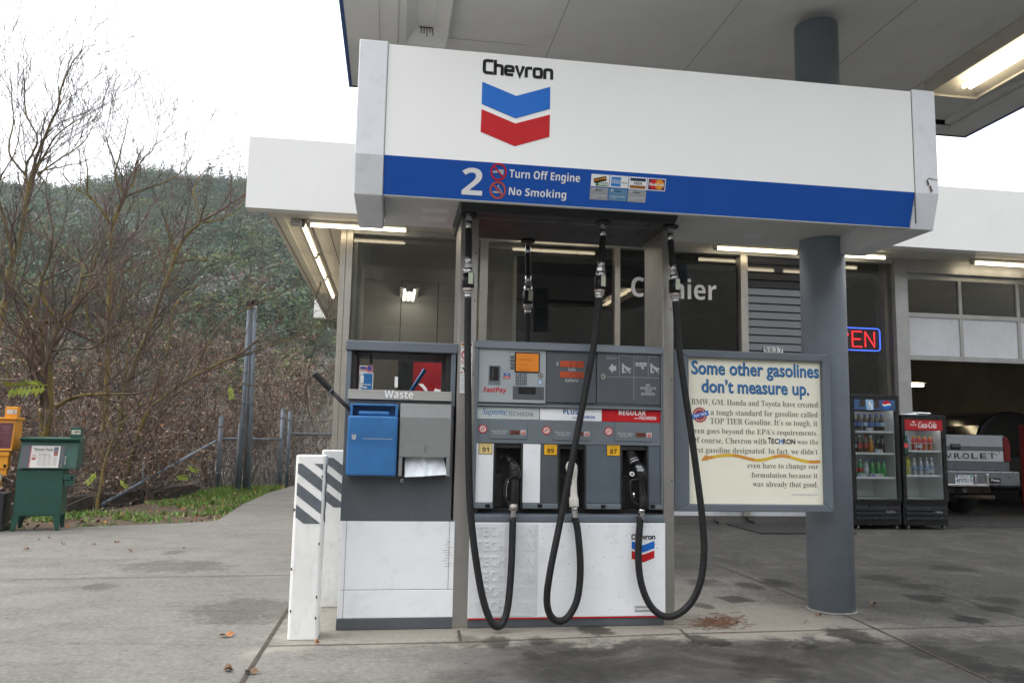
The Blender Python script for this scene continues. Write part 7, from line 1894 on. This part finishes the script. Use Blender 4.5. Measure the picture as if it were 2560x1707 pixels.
# thicket: thin stems and withered leaves, one tangled mass
mt_ = MB(); ml = MB(); k = 0
wl = [mat('withered_pink_tan', (.30, .20, .155), .85, var=.25, scale=9), mat('withered_brown', (.16, .095, .06), .85, var=.3, scale=9), mat('withered_pale', (.40, .31, .24), .85, var=.2, scale=9), mat('withered_orange', (.30, .13, .045), .85, var=.3, scale=9), mat('withered_yellow', (.33, .26, .07), .85, var=.2, scale=9)]
while k < 1500:
    y = rng.uniform(12.2, 25); x = rng.uniform(-15 if y > 15 else -11, -1.5)
    if x > -3.9 - max(0, (13.5 - y) * .7) and y < 18.9: continue
    if x > -2.2 and y < 19.7: continue
    if y < 14 and rng.random() < .45: continue
    k += 1
    H = rng.uniform(1.0, 3.6) * (1.3 if y > 17 else .9) * (.62 if x > -5 and y < 19 else 1)
    p = Vector((x, y, terrain_h(x, y) - .05)); d = Vector((rng.gauss(0, .28), rng.gauss(0, .28), 1)).normalized()
    m_ = rng.randrange(3); pts = [p.copy()]; n = 7
    for i in range(n):
        d = (d + Vector((rng.gauss(0, .2), rng.gauss(0, .2), .05))).normalized(); p = p + d * H / n; pts.append(p.copy())
        for b_ in range(2):
            if i > 0 and rng.random() < .85:
                e = Vector((rng.gauss(0, 1), rng.gauss(0, 1), rng.gauss(.35, .5))).normalized(); q = p.copy(); bp = [q.copy()]
                for j in range(4):
                    e = (e + Vector((rng.gauss(0, .3), rng.gauss(0, .3), rng.gauss(.05, .2)))).normalized(); q = q + e * rng.uniform(.12, .22) * (1.2 - i / n * .4); bp.append(q.copy())
                mt_.tube(bp, [.007, .006, .005, .0045, .004], 3, m_, cap=False, sm=False)
                dens = 6 if H > 1.6 else 4
                for j in range(rng.randrange(0, dens + 2)):
                    leafquad(ml, bp[rng.randrange(1, 5)], rng.uniform(.03, .07), rng.choices(range(5), (5, 5, 3, 1.1, .6))[0], .8, rng)
    mt_.tube(pts, [.013 * (1 - .7 * i / n) for i in range(n + 1)], 3, m_, cap=False, sm=False)
st_m = [twig_a, twig_b, mat('stem_tan', (.24, .19, .15), .85, var=.3, scale=4)]
b0 = len(mt_.v); mt_.v += ml.v; mt_.f += [tuple(i + b0 for i in q) for q in ml.f]; mt_.mi += [i + 3 for i in ml.mi]; mt_.sm += ml.sm
mt_.build('thicket', st_m + wl, kind='stuff')
# bright leaf sprays left on the saplings
spray_m = [mat('leaf_yellow_green', (.3, .34, .03), .6, var=.15, scale=12), mat('leaf_lime', (.22, .29, .03), .6, var=.15, scale=12)]
def spray(u, v, Y, L_, dirn, label):
    p = at(u, v, Y=Y); d = Vector(dirn).normalized(); mb = MB(); s = d.cross(Vector((.15, 1, .1))).normalized()
    t = thing('leaf_spray', label, 'leaves', p, 0, 'yellow green leaf sprays in the thicket')
    mb.tube([p, p + d * L_ * .5, p + d * L_ + Vector((0, 0, -.04))], .004, 4); mb.build('stalk', spray_m[1], t)
    mb = MB()
    for i in range(8):
        q = p + d * L_ * (i + 1) / 8
        for sg in (-1, 1):
            e = (s * sg * .8 + d * .4 + Vector((0, rng.uniform(-.3, .1), -.45))).normalized() * L_ * rng.uniform(.3, .45); w_ = d * L_ * .075
            mb.quad([q, q + e * .4 + w_, q + e, q + e * .5 - w_], rng.randrange(2))
    mb.build('leaflets', spray_m, t)
spray(120, 962, 11.2, .4, (-1, -.2, -.12), 'large yellow green leaf spray high left of the green newspaper box')
spray(575, 965, 14.5, .2, (.25, -.2, -1), 'pale green leaf spray left of the vent pipes'); spray(240, 1180, 11.3, .16, (-.5, -.2, -.8), 'lime leaf spray low beside the green newspaper box'); spray(470, 1165, 13.6, .17, (.8, -.2, -.35), 'yellow green leaf spray in the thicket left of the fence post')
spray(300, 1200, 11.8, .13, (.6, -.2, -.5), 'small lime leaf spray above the landscape timber'); spray(440, 1190, 13, .17, (1, -.1, -.05), 'flat yellow green leaf spray above the end of the timber')

# ================================================================== HILLSIDE WOOD
prng = np.random.default_rng(5)
def crown_proto(nq, kind):
    """leaf clumps in a lumpy volume; unit crown about 1 high"""
    V = []; 
    lobes = [(prng.normal(0, .32), prng.normal(0, .32), prng.uniform(.3, .85), prng.uniform(.2, .38)) for _ in range(7)]
    for i in range(nq):
        lx, ly, lz, lr = lobes[prng.integers(7)]
        d = prng.normal(size=3); d /= np.linalg.norm(d); rr = lr * prng.uniform(.55, 1.05)
        if kind == 1:
            z = prng.uniform(.05, 1) ; rad = .3 * (1 - z) + .03; a = prng.uniform(0, 2 * PI); rr2 = rad * prng.uniform(.5, 1.1); c = np.array([rr2 * math.cos(a), rr2 * math.sin(a), z * 1.5])
        else: c = np.array([lx, ly, lz]) + d * rr * np.array([1, 1, .8])
        s = prng.uniform(.02, .052) * (.8 if kind == 1 else 1)
        n = (d if kind == 0 else np.array([c[0], c[1], .12]) / (np.hypot(c[0], c[1]) + .12)) + prng.normal(size=3) * .38; n /= np.linalg.norm(n)
        u = np.cross(n, [.3, .5, .8]); u /= np.linalg.norm(u); v = np.cross(n, u)
        a = prng.uniform(.6, 1.1)
        V += [c + u * s, c + v * s * a, c - u * s * .9, c - v * s * a]
    return np.array(V)
protos = [crown_proto(430, 0) for _ in range(6)] + [crown_proto(300, 1) for _ in range(2)]
hm = [mat('oak_gray_green', (0.078, 0.111, 0.058), .9, var=.25, scale=.5, spec=.1), mat('pine_dark_green', (0.039, 0.072, 0.036), .9, var=.25, scale=.5, spec=.1), mat('scrub_olive', (0.111, 0.130, 0.046), .9, var=.25, scale=.5, spec=.1), mat('scrub_sage', (0.117, 0.156, 0.111), .9, var=.2, scale=.5, spec=.1), mat('bare_scrub_brown', (0.130, 0.091, 0.065), .9, var=.25, scale=.5, spec=.1), mat('bare_scrub_gray', (0.195, 0.182, 0.176), .9, var=.2, scale=.5, spec=.1)]
allv = []; mats_i = []
cnt = 0
while cnt < 3500:
    az = prng.uniform(-42, 8); r_ = math.sqrt(prng.uniform(60 ** 2, 275 ** 2))
    x, y = r_ * math.sin(R(az)), 6 + r_ * math.cos(R(az))
    h = terrain_h(x, y)
    cl = fbm(x, y, .035) + .6 * fbm(x + 40, y, .09)
    if cl > .75 and prng.random() < .35: continue
    cnt += 1
    s = prng.uniform(3.4, 7.2) * (.6 if r_ < 95 else 1)
    k = prng.integers(6)
    near_scrub = r_ < 90 and prng.random() < .6
    m_ = prng.choice(6, p=[.34, .22, .2, .13, .08, .03]) if cl < .1 else prng.choice(6, p=[.26, .1, .26, .26, .08, .04])
    if near_scrub: m_ = prng.choice([4, 4, 2, 0])
    if m_ == 1 and prng.random() < .2: k = 6 + prng.integers(2); s *= 1.3
    if r_ > 235 and prng.random() < .05: k = 6 + prng.integers(2); m_ = 1
    a = prng.uniform(0, 2 * PI); ca, sa = math.cos(a), math.sin(a)
    P_ = protos[k]; W = P_ * np.array([s * prng.uniform(.9, 1.25), s, s * prng.uniform(.75, 1.1)])
    W = np.stack([W[:, 0] * ca - W[:, 1] * sa + x, W[:, 0] * sa + W[:, 1] * ca + y, W[:, 2] + h - .15 * s], 1)
    allv.append(W); mats_i.append(np.full(len(W) // 4, m_, np.int32))
allv = np.concatenate(allv); mats_i = np.concatenate(mats_i)
nq = len(allv) // 4
me = bpy.data.meshes.new('hillside_wood')
me.vertices.add(len(allv)); me.vertices.foreach_set('co', allv.astype(np.float32).ravel())
me.loops.add(nq * 4); me.loops.foreach_set('vertex_index', np.arange(nq * 4, dtype=np.int32))
me.polygons.add(nq); me.polygons.foreach_set('loop_start', np.arange(0, nq * 4, 4, dtype=np.int32)); me.polygons.foreach_set('loop_total', np.full(nq, 4, np.int32))
for q in hm: me.materials.append(q)
me.polygons.foreach_set('material_index', mats_i)
me.update(calc_edges=True); me.validate()
hw_ = bpy.data.objects.new('hillside_wood', me); COL.objects.link(hw_); hw_['kind'] = 'stuff'

# ================================================================== FALLEN LEAVES on the concrete
def fallen(u, v, s, m, label, group=None, rz=0):
    p = D(u, v, Z=.006); mb = MB()
    pr = []; n = 14
    top = []; 
    for i in range(n):
        a = 2 * PI * i / n; rr = s * (.55 + .45 * abs(math.cos(a * 2.5))) * (1 if abs(math.cos(a)) > .5 else .7)
        top.append(Vector((rr * math.cos(a), rr * math.sin(a) * .75, .012 * math.sin(a * 2 + rz) + .012)))
    b = len(mb.v); mb.v.append((0, 0, .006)); mb.v += [tuple(q) for q in top]
    for i in range(n): mb.face((b, b + 1 + i, b + 1 + (i + 1) % n))
    mb.tube([(s * .5, 0, .008), (s * 1.25, s * .1, .004)], .0014, 4)
    o = mb.build('fallen_leaf', m); o.location = p; o.rotation_euler.z = rz
    tag(o, label, 'leaf', group)
fallen(519, 1460, .045, leaf_ms[2], 'curled orange brown leaf alone on the concrete left of the near bollard', None, .3)
fallen(524, 1538, .04, leaf_ms[1], 'dark curled leaf at the front edge, left of the expansion joint', None, 1.9)
fallen(575, 1545, .036, leaf_ms[1], 'dark brown leaf lying across the expansion joint', None, .1)
fallen(728, 1477, .02, leaf_ms[2], 'tiny orange leaf on the island edge right of the near bollard', None, 2)
for (u, v) in ((90, 1240), (112, 1236), (145, 1250), (215, 1251), (268, 1246), (422, 1259), (60, 1262), (300, 1266)):
    fallen(u, v, rng.uniform(.018, .03), leaf_ms[rng.randrange(2)], 'small brown leaf on the pavement near the newspaper boxes', 'leaves on the pavement near the newspaper boxes', rng.uniform(0, 6))
for (u, v) in ((1880, 1413), (1850, 1431), (1690, 1432), (2005, 1388)):
    fallen(u, v, rng.uniform(.018, .03), leaf_ms[rng.randrange(2)], 'small dry leaf on the pavement around the canopy column', 'leaves around the canopy column', rng.uniform(0, 6))
mb = MB(); nd = mat('needle_rust', (.15, .065, .035), .85, var=.3, scale=20)
for i in range(190):
    p = D(1640 + rng.gauss(0, 30), 1426 + rng.gauss(0, 8), Z=.004); a = rng.gauss(.3, .9); l_ = rng.uniform(.03, .09)
    mb.tube([p, p + Vector((math.cos(a) * l_, math.sin(a) * l_, .004))], .0018, 3, cap=False, sm=False)
mb.build('pine_needles', nd, kind='stuff')

# ================================================================== HAZE
mb = MB(); mb.box(-330, 330, -330, 330, -3, 125)
g = N('haze'); g.t.nodes.remove(g.b)
pv = g.t.nodes.new('ShaderNodeVolumePrincipled'); pv.inputs['Color'].default_value = (.82, .88, .95, 1); pv.inputs['Density'].default_value = .0005; pv.inputs['Anisotropy'].default_value = .2
g.t.links.new(pv.outputs[0], g.t.nodes['Material Output'].inputs['Volume'])
mb.build('haze', g.m, kind='stuff')
